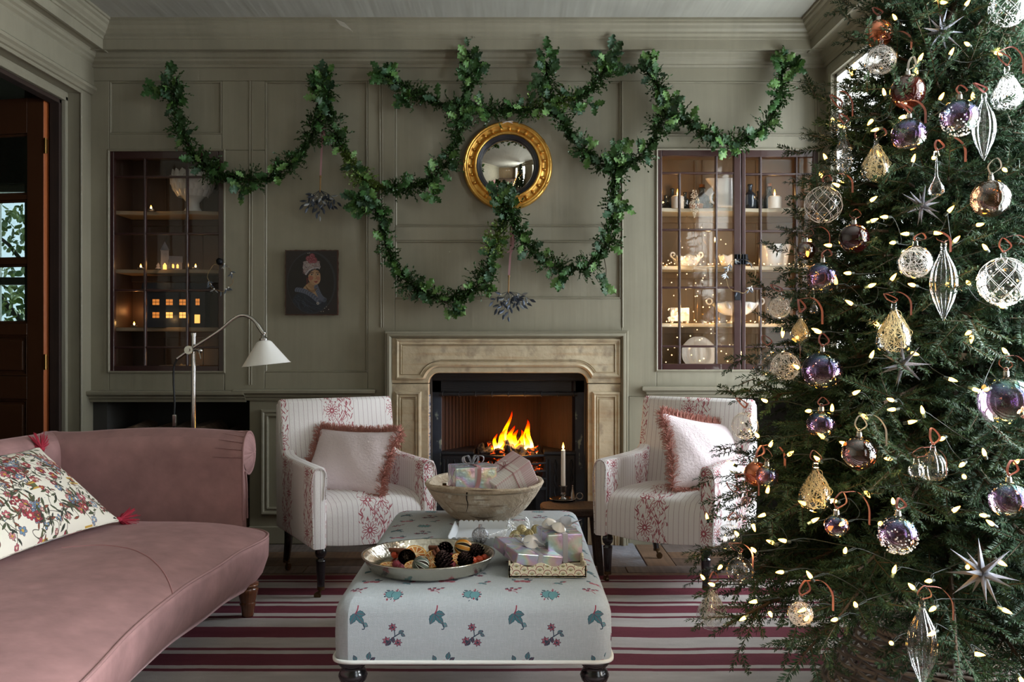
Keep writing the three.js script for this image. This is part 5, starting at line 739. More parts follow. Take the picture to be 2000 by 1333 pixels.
// ---------------------------------------------------------------- ottoman and what lies on it
const OT = 0.45;                                     // height of the ottoman's top
{
  const motif = paint(1024, 1408, (g, w, h) => {      // one repeat: 0.218 m across, 0.3 m deep
    g.fillStyle = '#adb4b7'; g.fillRect(0, 0, w, h); const r = rng(2);
    for (let k = 0; k < 5200; k++) { g.fillStyle = r() > 0.5 ? 'rgba(140,142,142,0.16)' : 'rgba(222,222,220,0.2)'; const L = rr(20, 90, r); r() > 0.5 ? g.fillRect(r() * w, r() * h, L, 2.4) : g.fillRect(r() * w, r() * h, 2.4, L); }
    const teal = '#3f6c74', teal2 = '#5b8b90', navy = '#2c3d4d', red = '#8e3748', rose = '#a86d78';
    const wrap = (x, y, fn) => { for (const dx of [-w, 0, w]) for (const dy of [-h, 0, h]) { g.save(); g.translate(x + dx, y + dy); fn(); g.restore(); } };
    const leaf = (x, y, a, L, wd, c) => { g.save(); g.translate(x, y); g.rotate(a); g.fillStyle = c; g.beginPath(); g.moveTo(0, 0); for (let i = 0; i <= 8; i++) { const t = i / 8; g.lineTo(t * L, -wd * Math.sin(Math.PI * Math.pow(t, 0.8)) * (1 + 0.18 * (i % 2))); } for (let i = 8; i >= 0; i--) { const t = i / 8; g.lineTo(t * L, wd * Math.sin(Math.PI * Math.pow(t, 0.8)) * (1 + 0.18 * (i % 2))); } g.fill(); g.strokeStyle = navy; g.lineWidth = 5; g.stroke(); g.strokeStyle = red; g.lineWidth = 4; g.beginPath(); g.moveTo(0, 0); g.lineTo(L * 0.9, 0); g.stroke(); g.restore(); };
    const line = (c, wd, ...p) => { g.strokeStyle = c; g.lineWidth = wd; g.lineCap = 'round'; g.beginPath(); g.moveTo(p[0], p[1]); g.quadraticCurveTo(p[2], p[3], p[4], p[5]); g.stroke(); };
    const dot = (x, y, s, c) => { g.fillStyle = c; g.beginPath(); g.arc(x, y, s, 0, 7); g.fill(); };
    const star = (x, y, s) => { for (let k = 0; k < 7; k++) leaf(x, y, k * 0.9, s, s * 0.22, k % 2 ? red : rose); dot(x, y, s * 0.25, navy); };
    // hanging leaf trio
    wrap(240, 560, () => { line(red, 16, 20, -110, 20, -60, -10, -20); leaf(-10, -20, 2.0, 150, 40, teal); leaf(0, -10, 0.9, 170, 34, teal); leaf(0, -20, 0.1, 120, 36, teal); leaf(90, 110, 0.5, 70, 26, teal2); line(navy, 12, 90, 110, 130, 190, 80, 180); });
    // red sprig with star flowers
    wrap(720, 830, () => { line(navy, 14, 130, -60, 40, -20, -60, 60); line(navy, 12, 20, 0, 20, -60, 0, -110); leaf(70, -40, -0.5, 70, 20, teal); leaf(100, -30, 0.5, 60, 18, teal); leaf(-10, 10, 1.4, 80, 22, navy); star(-10, -115, 56); star(-85, 60, 60); star(60, 80, 54); leaf(-30, 60, 2.4, 90, 24, navy); });
    // blue fruits with dotted edge
    wrap(700, 250, () => { line(red, 16, 40, -130, 50, -60, 20, -20); for (const [x, y] of [[-40, 10], [40, 30]]) { g.fillStyle = teal2; g.beginPath(); g.ellipse(x, y, 62, 74, 0.3, 0, 7); g.fill(); g.strokeStyle = navy; g.lineWidth = 6; g.stroke(); } for (let k = 0; k < 14; k++) { const a = k / 14 * 6.28; dot(Math.cos(a) * 118, 20 + Math.sin(a) * 104, 13, k % 2 ? red : navy); } leaf(-60, -60, -2.4, 60, 18, teal); });
    // small pink sprig
    wrap(210, 130, () => { line(red, 12, 60, 110, 20, 50, -90, 0); for (const [x, y] of [[-90, 0], [-30, -30], [20, 10], [70, -40], [-50, 50]]) { leaf(x, y, -0.8 + x * 0.004, 62, 18, navy); dot(x + 10, y + 6, 20, rose); dot(x + 28, y - 4, 17, red); } });
    // half flowers near the hem
    wrap(330, 1150, () => { for (const [x, y] of [[-60, 40], [20, 30], [80, 50]]) { dot(x, y, 46, rose); g.strokeStyle = red; g.lineWidth = 8; g.beginPath(); g.arc(x, y, 30, 0, 7); g.stroke(); dot(x, y, 14, red); } leaf(-90, 0, -2.0, 80, 24, teal); leaf(60, -20, -1.3, 100, 28, teal); leaf(90, 0, -0.6, 80, 22, navy); });
    wrap(830, 1240, () => { line(red, 12, -80, 60, 0, 40, 80, -30); leaf(-60, 50, -0.4, 90, 26, teal2); leaf(0, 30, 0.9, 80, 22, teal2); leaf(30, 0, -0.9, 90, 24, teal); dot(90, -40, 22, red); dot(70, -10, 18, rose); });
  });
  const lm = mat('grey linen with printed sprigs', { map: motif, roughness: 0.9, sheen: 0.15, bumpMap: rep(cloth, 5, 6), bumpScale: 0.0012 });
  const x0 = -0.492, x1 = 0.276, zf = -2.53, zb = -3.86, cx = (x0 + x1) / 2, cz = (zf + zb) / 2, W = x1 - x0, L = zf - zb;
  const o = thing('ottoman', 'large rectangular ottoman in pale grey linen with printed leaf sprigs and dark turned legs', 'ottoman', [cx, 0, cz]);
  // soft box: plan a rounded rectangle, top edge rolled over
  const ringPt = (t, inset) => { const rc = 0.042, hw = W / 2 - inset, hl = L / 2 - inset, r = Math.max(0.004, rc - inset * 0.6); const per = [2 * (hw - r), Math.PI / 2 * r, 2 * (hl - r), Math.PI / 2 * r, 2 * (hw - r), Math.PI / 2 * r, 2 * (hl - r), Math.PI / 2 * r]; let d = t * per.reduce((a, b) => a + b); let k = 0; while (k < 7 && d > per[k]) d -= per[k++]; const f = d / per[k]; const C = [[hw - r, hl - r], [hw - r, -(hl - r)], [-(hw - r), -(hl - r)], [-(hw - r), hl - r]];
    if (k === 0) return [lerp(-(hw - r), hw - r, f), hl]; if (k === 2) return [hw, lerp(hl - r, -(hl - r), f)]; if (k === 4) return [lerp(hw - r, -(hw - r), f), -hl]; if (k === 6) return [-hw, lerp(-(hl - r), hl - r, f)];
    const c = C[(k - 1) / 2], a0 = [Math.PI / 2, 0, -Math.PI / 2, Math.PI][(k - 1) / 2], a = a0 - f * Math.PI / 2; return [c[0] + r * Math.cos(a), c[1] + r * Math.sin(a)]; };
  const prof = [[0.012, 0.264], [0, 0.27], [-0.002, 0.33], [0, 0.395], [0.004, 0.412], [0.012, 0.428], [0.025, 0.44], [0.045, 0.4475], [0.08, 0.451], [0.14, 0.453], [0.24, 0.455], [0.36, 0.456]];
  const g = uvm(grid(176, prof.length - 1, (u, v) => { const [ins, y] = prof[Math.round(v * (prof.length - 1))], [x, z] = ringPt(u >= 1 ? 0 : u, ins); return [x, y, z]; })), p = g.attributes.position, n = g.attributes.normal, t = g.attributes.uv;
  for (let i = 0; i < p.count; i += 3) { const ax = Math.abs(n.getX(i) + n.getX(i + 1) + n.getX(i + 2)), ay = Math.abs(n.getY(i) + n.getY(i + 1) + n.getY(i + 2)), az = Math.abs(n.getZ(i) + n.getZ(i + 1) + n.getZ(i + 2)); for (let k = i; k < i + 3; k++) { const x = p.getX(k), y = p.getY(k), z = p.getZ(k), side = ax > ay && ax > az; const roll = clamp((0.45 - y) / 0.05) * 0.0; t.setXY(k, ((side ? L / 2 - z + W / 2 : x) + 0.153) / 0.218, ((ay > az && ay > ax ? 0.452 + (L / 2 - z) - 0.03 : y) - 0.216 + roll) / 0.3); } }
  part('upholstery', g, lm, o);
  part('piping', tube(Array.from({ length: 120 }, (_, i) => { const [x, z] = ringPt(i / 120, -0.003); return V(x, 0.268, z); }), 0.006, 360, 6, true), mat('pale piping', { color: lin('#d4d4ce'), roughness: 0.9 }), o);
  part('base_board', box(W - 0.08, 0.03, L - 0.08, 0, 0.262, 0), M.ebony, o);
  const leg = clean(lathe([[0, 0], [0.022, 0], [0.03, 0.012], [0.033, 0.03], [0.025, 0.05], [0.022, 0.06], [0.03, 0.1], [0.034, 0.14], [0.026, 0.168], [0.024, 0.176], [0.036, 0.186], [0.041, 0.2], [0.036, 0.214], [0.031, 0.22], [0.034, 0.226], [0.042, 0.234], [0.042, 0.246], [0.034, 0.252], [0.034, 0.28], [0, 0.28]], 36));
  for (const sx of [-1, 1]) for (const sz of [-1, 1]) { const m = part('leg', leg, M.ebony, o); m.position.set(sx * (W / 2 - 0.045) - (sx > 0 ? -0.001 : 0), 0.012, sz * (L / 2 - 0.06)); }
}
// ---- parcels
const foilMap = tex(256, 256, (u, v) => { const a = nC(u, v) * 2.2 + u + v * 2; const c = (p) => 0.8 + 0.06 * Math.cos(6.283 * (a + p)); return [c(0), c(0.33), c(0.66) + 0.06]; });
const foil = mat('holographic silver foil', { map: foilMap, metalness: 0.6, roughness: 0.26, bumpMap: rep(bumpFine, 0.35, 0.35), bumpScale: 0.004 });
const ribbonM = mat('silver organza ribbon', { color: lin('#c3c4cc'), roughness: 0.3, metalness: 0.35, transmission: 0.25, thickness: 0 });
const pinkRibbon = mat('dusty pink velvet ribbon', { color: lin('#b98a8f'), roughness: 0.6, sheen: 0.6 });
const plaid = mat('pink and white plaid paper', { map: paint(256, 256, (g, w, h) => { g.fillStyle = '#e6dedd'; g.fillRect(0, 0, w, h); g.fillStyle = 'rgba(196,150,158,0.45)'; g.fillRect(40, 0, 70, h); g.fillRect(0, 50, w, 64); g.fillStyle = 'rgba(255,255,255,0.6)'; for (let k = 0; k < 8; k++) { g.fillRect(140 + k * 12, 0, 3, h); g.fillRect(0, 140 + k * 12, w, 3); } g.fillStyle = 'rgba(170,110,122,0.4)'; g.fillRect(20, 0, 3, h); g.fillRect(0, 30, w, 3); }), roughness: 0.45 });
function strip(pts, w, dir, th = 0.0012) {   // a ribbon of width w along a curve; dir is the width direction
  const c = new THREE.CatmullRomCurve3(pts.map((p) => (p.isVector3 ? p : V(...p))), false, 'centripetal'), n = pts.length * 6, d = V(...dir).normalize();
  const f = (s) => grid(n, 1, (u, v) => { const p = c.getPointAt(u), t = c.getTangentAt(u), nn = t.clone().cross(d).normalize(); return p.addScaledVector(d, (v - 0.5) * w).addScaledVector(nn, s * th / 2); });
  return merge([f(1), f(-1)]);
}
function parcel(label, w, h, d, m, rib, ribW, cross, group) {
  const t = thing('gift_box', label, 'gift box', [0, 0, 0], 0, group);
  part('wrapping', uvm(box(w, h, d, 0, h / 2, 0, 0.004), 5), m, t);
  const fold = (x, s) => prism([[0, 0], [0.001, 0], [s, h * 0.7], [s - 0.001, h * 0.7]], 0.001);
  part('paper_fold', [move(prism([[-d * 0.46, 0.002], [d * 0.46, 0.002], [0, h * 0.5]], 0.0012), -w / 2 - 0.0012, 0, 0, 0, Math.PI / 2), move(prism([[-d * 0.46, h - 0.002], [0, h * 0.42], [d * 0.46, h - 0.002]], 0.0012), -w / 2 - 0.0008, 0, 0, 0, Math.PI / 2)], m, t);
  const e = 0.0012, rb = [box(ribW, e, d + 2 * e, 0, h + e / 2, 0), box(ribW, h, e, 0, h / 2, d / 2 + e / 2), box(ribW, h, e, 0, h / 2, -d / 2 - e / 2)];
  if (cross) rb.push(box(w + 2 * e, e, ribW, 0, h + e, 0), box(e, h, ribW, w / 2 + e / 2, h / 2, 0), box(e, h, ribW, -w / 2 - e / 2, h / 2, 0));
  part('ribbon', rb, rib, t); return t;
}
function bow(t, y, s, w, m) {
  const loops = [[0.6, 0.9], [2.5, 0.9], [-0.5, 0.55], [3.6, 0.55]];
  for (const [a, k] of loops) { const dx = Math.cos(a), dz = Math.sin(a); part('bow_loop', strip([V(0, y, 0), V(dx * s * 0.5 * k, y + s * 0.62, dz * s * 0.3), V(dx * s * k, y + s * 0.55, dz * s * 0.5), V(dx * s * 0.95 * k, y + s * 0.2, dz * s * 0.4), V(dx * s * 0.3, y + 0.004, dz * 0.1 * s), V(0, y, 0)], w, [-dz, 0, dx]), m, t); }
  part('bow_knot', move(ball(w * 0.5, 0, 0, 0, 12), 0, y + w * 0.25, 0, 0, 0, 0, [1, 0.7, 1]), m, t);
}
// ---- bowl with parcels
{
  const c = onY(946, 1012, OT + 0.004), bm = mat('weathered terracotta and bark wood', { map: tex(512, 512, (u, v) => { const a = nA(u, v), b = nB(u, v), s = nStreakX(u, v); let k = mix3([0.66, 0.58, 0.48], [0.84, 0.79, 0.71], clamp(a * 1.5 - 0.3)); k = mix3(k, [0.83, 0.8, 0.73], ss(0.56, 0.7, nC(u, v) * 0.5 + b * 0.5)); return mix3(k, [0.3, 0.22, 0.17], ss(0.6, 0.85, s) * 0.7); }), roughness: 0.92, bumpMap: rep(bumpFine, 2, 2), bumpScale: 0.012 });
  const o = thing('wooden_bowl', 'wide weathered pale wooden bowl holding wrapped parcels at the back of the ottoman', 'bowl', [c.x, OT + 0.004, c.z]), r = rng(6);
  const pr = [[0.001, 0], [0.1, 0], [0.125, 0.008], [0.165, 0.045], [0.2, 0.09], [0.226, 0.133], [0.231, 0.142], [0.226, 0.15], [0.216, 0.147], [0.21, 0.135], [0.17, 0.07], [0.12, 0.03], [0.001, 0.02]];
  const wv = (a) => 1 + 0.014 * Math.sin(2 * a + 1) + 0.007 * Math.sin(5 * a);
  part('body', uvm(grid(72, 36, (u, v) => { const a = u * 2 * Math.PI, k = v * (pr.length - 1), i = Math.min(pr.length - 2, k | 0), f = k - i, rad = lerp(pr[i][0], pr[i + 1][0], f) * wv(a), y = lerp(pr[i][1], pr[i + 1][1], f) * (1 + 0.03 * Math.sin(a * 3 + 2) * (v > 0.3 ? 1 : 0)); return [Math.cos(a) * rad, y, Math.sin(a) * rad]; }), 2.6), bm, o);
  part('turned_line', [move(new THREE.TorusGeometry(0.224, 0.002, 6, 72), 0, 0.126, 0, Math.PI / 2)], bm, o);
  part('crack', taper([V(-0.058, 0.135, 0.2185), V(-0.06, 0.11, 0.206), V(-0.056, 0.09, 0.195), V(-0.062, 0.055, 0.166)], 0.003, 0.0008, 12, 5), mat('dark crack', { color: lin('#241c16'), roughness: 1 }), o);
  const zc = c.z, inside = OT + 0.035;
  const g1 = parcel('silver foil parcel with a grey organza bow in the wooden bowl', 0.165, 0.085, 0.14, foil, ribbonM, 0.014, true, 'parcels in the bowl'); g1.position.set(at(922, 935, 3.58).x, OT + 0.13, zc + 0.03); g1.rotation.y = 0.28; bow(g1, 0.088, 0.055, 0.011, ribbonM);
  part('ribbon_tail', strip([V(0.005, 0.088, 0.005), V(0.01, 0.085, 0.068), V(0.01, 0.05, 0.0735), V(0.0, 0.012, 0.075), V(-0.02, 0.004, 0.085)], 0.016, [1, 0, 0]), pinkRibbon, g1);
  const g2 = parcel('pink and white plaid parcel tied with a thin pink cord, tilted in the wooden bowl', 0.17, 0.12, 0.13, plaid, pinkRibbon, 0.004, true, 'parcels in the bowl'); g2.position.set(at(1013, 950, 3.62).x - 0.015, OT + 0.108, zc - 0.01); g2.rotation.set(0.25, 0.55, 0.42); bow(g2, 0.122, 0.028, 0.003, pinkRibbon);
  const g3 = parcel('flat white wrapped parcel lying under the foil parcel in the wooden bowl', 0.2, 0.028, 0.14, mat('matt white paper', { color: lin('#dcd2d0'), roughness: 0.5 }), pinkRibbon, 0.004, false, 'parcels in the bowl'); g3.position.set(at(940, 950, 3.58).x, OT + 0.1, zc + 0.045); g3.rotation.y = -0.1;
  const g4 = parcel('copper wrapped parcel at the bottom of the wooden bowl', 0.2, 0.06, 0.18, mat('copper paper', { color: lin('#b5754f'), metalness: 0.5, roughness: 0.4 }), pinkRibbon, 0.004, true, 'parcels in the bowl'); g4.position.set(c.x - 0.02, OT + 0.03, zc); g4.rotation.y = 0.2;
  const ob = thing('terracotta_bauble', 'matt terracotta bauble at the left inside the wooden bowl', 'bauble', [at(868, 950, 3.6).x, OT + 0.1, zc + 0.02]); part('ball', ball(0.036, 0, 0, 0, 24), mat('matt terracotta', { color: lin('#b06a45'), roughness: 0.7 }), ob); part('cap', cyl(0.008, 0.008, 0.01, 12).translate(0, 0.033, 0), castorM, ob);
}
// ---- hammered tray with dried fruit and cones
{
  const c = onY(837, 1086, OT + 0.042), hm = mat('hammered silver', { color: lin('#b9b3a6'), metalness: 1, roughness: 0.22, bumpMap: rep(tex(256, 256, (u, v) => { const s = 12, x = u * s, y = v * s, xi = Math.floor(x), yi = Math.floor(y); let d = 9; for (let i = -1; i < 2; i++) for (let j = -1; j < 2; j++) { const q = rng((((xi + i + s) % s) * 31 + ((yi + j + s) % s)) * 7 + 5), a = xi + i + q(), b = yi + j + q(); d = Math.min(d, Math.hypot(x - a, y - b)); } return clamp(d * d); }, { color: false }), 4, 4), bumpScale: 0.0011 });
  const o = thing('metal_tray', 'round hammered silver tray of dried oranges, cones and berries at the front of the ottoman', 'tray', [c.x, OT + 0.006, c.z]);
  part('dish', uvm(lathe([[0, 0], [0.165, 0], [0.18, 0.006], [0.194, 0.03], [0.199, 0.04], [0.203, 0.042], [0.204, 0.045], [0.2, 0.046], [0.196, 0.044], [0.189, 0.03], [0.176, 0.01], [0.163, 0.004], [0, 0.004]], 96), 2), hm, o);
  const ty = OT + 0.0105, on = (x, y, dy = 0.018) => onY(x, y, ty + dy);
  // cones
  const coneM = mat('brown cone scale', { color: lin('#4a342e'), roughness: 0.75 }), coneM2 = mat('pale edged larch scale', { color: lin('#6e5842'), roughness: 0.75 });
  const scaleG = clean(grid(4, 3, (u, v) => { const a = u * 2 - 1; return [a * 0.0052 * (0.5 + 0.6 * Math.sin(Math.PI * (0.25 + v * 0.6))), 0.004 * v * v + 0.0012 * (1 - a * a), v * 0.0125]; }));
  const scaleB = clean(merge([scaleG, scaleG.clone().scale(1, -0.4, 1).translate(0, -0.0008, 0)]));
  const coneLab = [];
  function cone(label, p, R0, H, m, rx, rz, ry) {
    const t = thing('pine_cone', label, 'pine cone', p.toArray(), 0, 'cones in the tray'); t.rotation.set(rx, ry, rz);
    part('core', lathe([[0, 0], [R0 * 0.55, H * 0.12], [R0 * 0.6, H * 0.4], [R0 * 0.3, H * 0.85], [0, H]], 12).translate(0, -H / 2, 0), m, t);
    const n = 64; for (let k = 0; k < n; k++) { const f = k / n, a = k * 2.39996, rad = R0 * 0.5 * Math.pow(Math.sin(Math.PI * (0.14 + f * 0.82)), 0.7); const s = part('scale', scaleB, m, t); s.position.set(Math.sin(a) * rad * 0.8, lerp(-H * 0.42, H * 0.46, f), Math.cos(a) * rad * 0.8); s.rotation.set(-0.25 - 0.95 * f, a, 0, 'YXZ'); s.scale.setScalar(R0 / 0.0175 * (0.75 + 0.5 * Math.sin(Math.PI * clamp(f * 0.85 + 0.1)))); }
  }
  cone('brown cone lying on its side left of the green striped orange', on(795, 1091, 0.022), 0.022, 0.05, coneM2, 1.25, 0, -0.6);
  cone('dark cone standing upright right of the green striped orange', on(867, 1099, 0.024), 0.024, 0.05, coneM, 0.15, 0.1, 0);
  cone('dark open cone leaning on the cinnamon in the middle of the tray', on(868, 1078, 0.03), 0.022, 0.042, coneM, -0.3, -0.5, 1);
  cone('small dark cone in front of the whole orange', on(909, 1096, 0.02), 0.021, 0.038, coneM, 0.5, -0.2, 2);
  cone('dark cone right behind the orange berries', on(930, 1082, 0.022), 0.023, 0.042, coneM, 0.3, -0.3, 3);
  // dried slices
  const sliceT = paint(256, 256, (g) => { g.fillStyle = '#c88a32'; g.fillRect(0, 0, 256, 256); g.fillStyle = '#e8d9ae'; g.beginPath(); g.arc(128, 128, 118, 0, 7); g.fill(); for (let k = 0; k < 10; k++) { g.save(); g.translate(128, 128); g.rotate(k * 0.6283); g.fillStyle = k % 2 ? '#b8651b' : '#c47a25'; g.beginPath(); g.moveTo(10, 0); g.lineTo(104, -26); g.quadraticCurveTo(114, 0, 104, 26); g.closePath(); g.fill(); g.restore(); } }, false);
  const sliceM = mat('dried orange flesh', { map: sliceT, roughness: 0.5, transmission: 0.2, thickness: 0 }), rindM = mat('dried orange rind', { color: lin('#c98a2c'), roughness: 0.6 });
  const face = clean(grid(36, 4, (u, v) => { const a = u * 6.2832, r = 0.0255 * v; return [Math.cos(a) * r, 0.0022 * (v > 0.85 ? 1 : 0.4) + 0.0012 * Math.sin(2 * a) * v, Math.sin(a) * r]; })); { const p = face.attributes.position, t = face.attributes.uv; for (let i = 0; i < p.count; i++) t.setXY(i, 0.5 + p.getX(i) / 0.052, 0.5 + p.getZ(i) / 0.052); }
  const slice = (label, p, s, rx, rz) => { const t = thing('dried_orange_slice', label, 'orange slice', p.toArray(), 0, 'dried orange slices in the tray'); t.rotation.set(rx, 0.5, rz); t.scale.setScalar(s); part('flesh', face, sliceM, t); part('flesh', clean(face.clone().scale(1, -1, 1)), sliceM, t); part('rind', tube(Array.from({ length: 24 }, (_, i) => { const a = i / 24 * 6.2832; return V(Math.cos(a) * 0.0255, 0.0012 * Math.sin(2 * a), Math.sin(a) * 0.0255); }), 0.0025, 60, 6, true), rindM, t); };
  slice('large dried orange slice tilted behind the green striped orange', on(812, 1083, 0.024), 1.25, 0.75, -0.2);
  slice('dried orange slice lying flat at the left edge of the fruit', on(759, 1105, 0.004), 1.0, 0.12, 0.05);
  slice('dried orange slice showing at the left of the green striped orange', on(803, 1106, 0.01), 0.85, 0.4, 0.3);
  slice('dried orange slice tilted right behind the green striped orange', on(842, 1090, 0.02), 1.0, 0.5, 0.5);
  slice('dried orange slice under the two others in the middle of the tray', on(845, 1099, 0.01), 1.0, 0.3, 0.3);
  slice('small dried orange slice between the whole orange and the front cones', on(896, 1092, 0.014), 0.8, 0.7, -0.3);
  // slit fruit
  const slit = (label, p, R0, skin, pith, tilt) => { const t = thing('slit_dried_orange', label, 'dried orange', p.toArray()); t.rotation.set(...tilt);
    part('flesh', ball(R0 * 0.8, 0, 0, 0, 20), mat('dark inside', { color: lin('#2a1d12'), roughness: 0.9 }), t);
    const seg = 8; for (let k = 0; k < seg; k++) { const a0 = k / seg * 6.2832 + 0.1, a1 = (k + 1) / seg * 6.2832 - 0.1; const f = (s, e) => grid(8, 16, (u, v) => { const th = v * Math.PI, open = 0.12 * Math.sin(th), a = lerp(a0 + open - e, a1 - open + e, u), rad = R0 * s; return [rad * Math.sin(th) * Math.cos(a), rad * 0.92 * Math.cos(th), rad * Math.sin(th) * Math.sin(a)]; }); part('skin_segment', f(1, 0), skin, t); part('pith_edge', f(0.965, 0.07), pith, t); } };
  slit('whole dried orange with dark slits at the back right of the tray', on(905, 1070, 0.04), 0.031, mat('amber orange skin', { color: lin('#b9791c'), roughness: 0.45 }), mat('pale pith', { color: lin('#dccb9a'), roughness: 0.8 }), [0.2, 0, 1.3]);
  slit('green dried orange with pale striped slits at the front of the tray', on(822, 1104, 0.026), 0.027, mat('grey green skin', { color: lin('#4c5448'), roughness: 0.45 }), mat('white pith', { color: lin('#d8d8cc'), roughness: 0.8 }), [0.3, 0.3, 0.9]);
  // berries and sticks
  const berryG = (s) => { const g = new THREE.IcosahedronGeometry(1, 2), p = g.attributes.position, q = V(), r = rng(s); for (let i = 0; i < p.count; i++) { q.fromBufferAttribute(p, i); const k = 1 + 0.14 * Math.sin(q.x * 7 + s) * Math.sin(q.y * 8) * Math.cos(q.z * 6); p.setXYZ(i, q.x * k, q.y * k, q.z * k); } g.computeVertexNormals(); return clean(g); };
  const crim = mat('dark crimson dried fruit', { color: lin('#6a1322'), roughness: 0.6 }), org = mat('orange red rosehip', { color: lin('#b8401c'), roughness: 0.35 }), bG = [berryG(1), berryG(2)];
  [[772, 1084, 0.013, org, 'orange red rosehip at the left end under the cinnamon'], [786, 1078, 0.011, org, 'orange red rosehip between the cinnamon and the left cone'], [774, 1103, 0.013, crim, 'dark crimson berry left of the two at the front left'], [783, 1110, 0.012, crim, 'dark crimson berry at the very front left beside the cone'], [882, 1090, 0.014, crim, 'dark crimson berry upper one between the two front cones'], [881, 1104, 0.014, crim, 'dark crimson berry lower one between the two front cones'], [925, 1096, 0.012, org, 'orange red rosehip left of the three by the tray edge'], [936, 1094, 0.013, org, 'orange red rosehip in the middle of the three by the tray edge'], [945, 1090, 0.012, org, 'orange red rosehip right of the three by the tray edge']].forEach(([x, y, s, m, lab], i) => { const p = on(x, y, s * 0.95), o2 = thing('dried_berry', lab, 'berry', p.toArray(), i, 'dried berries in the tray'); const b = part('fruit', bG[i % 2], m, o2); b.scale.setScalar(s); part('calyx', new THREE.ConeGeometry(s * 0.3, s * 0.4, 6).translate(0, s * 1.05, 0), coneM, o2); });
  const cin = mat('cinnamon bark', { map: woodTex([0.33, 0.17, 0.1], [0.5, 0.29, 0.18], 61), roughness: 0.8 });
  const stick = (label, a, b, rad) => { const d = b.clone().sub(a), L = d.length(), g = grid(20, 8, (u, v) => { const k = (u - 0.5) * 2, th = Math.abs(k) * 3.6, r2 = rad * (0.5 - 0.12 * Math.abs(k)) ; return [Math.sign(k) * (rad * 0.5 - r2 * Math.cos(th)), v * L, r2 * Math.sin(th)]; }); const o2 = part('cinnamon_stick', aim(clean(g), a, b), cin); tag(o2, label, 'cinnamon stick', 'cinnamon sticks in the tray'); };
  stick('cinnamon stick lying at the back left over the rosehips', on(763, 1078, 0.02), on(800, 1080, 0.024), 0.016); stick('cinnamon stick leaning up in the middle of the tray', on(858, 1088, 0.022), on(848, 1072, 0.05), 0.014); stick('cinnamon stick lying behind the middle cones', on(838, 1074, 0.018), on(885, 1075, 0.02), 0.016);
}
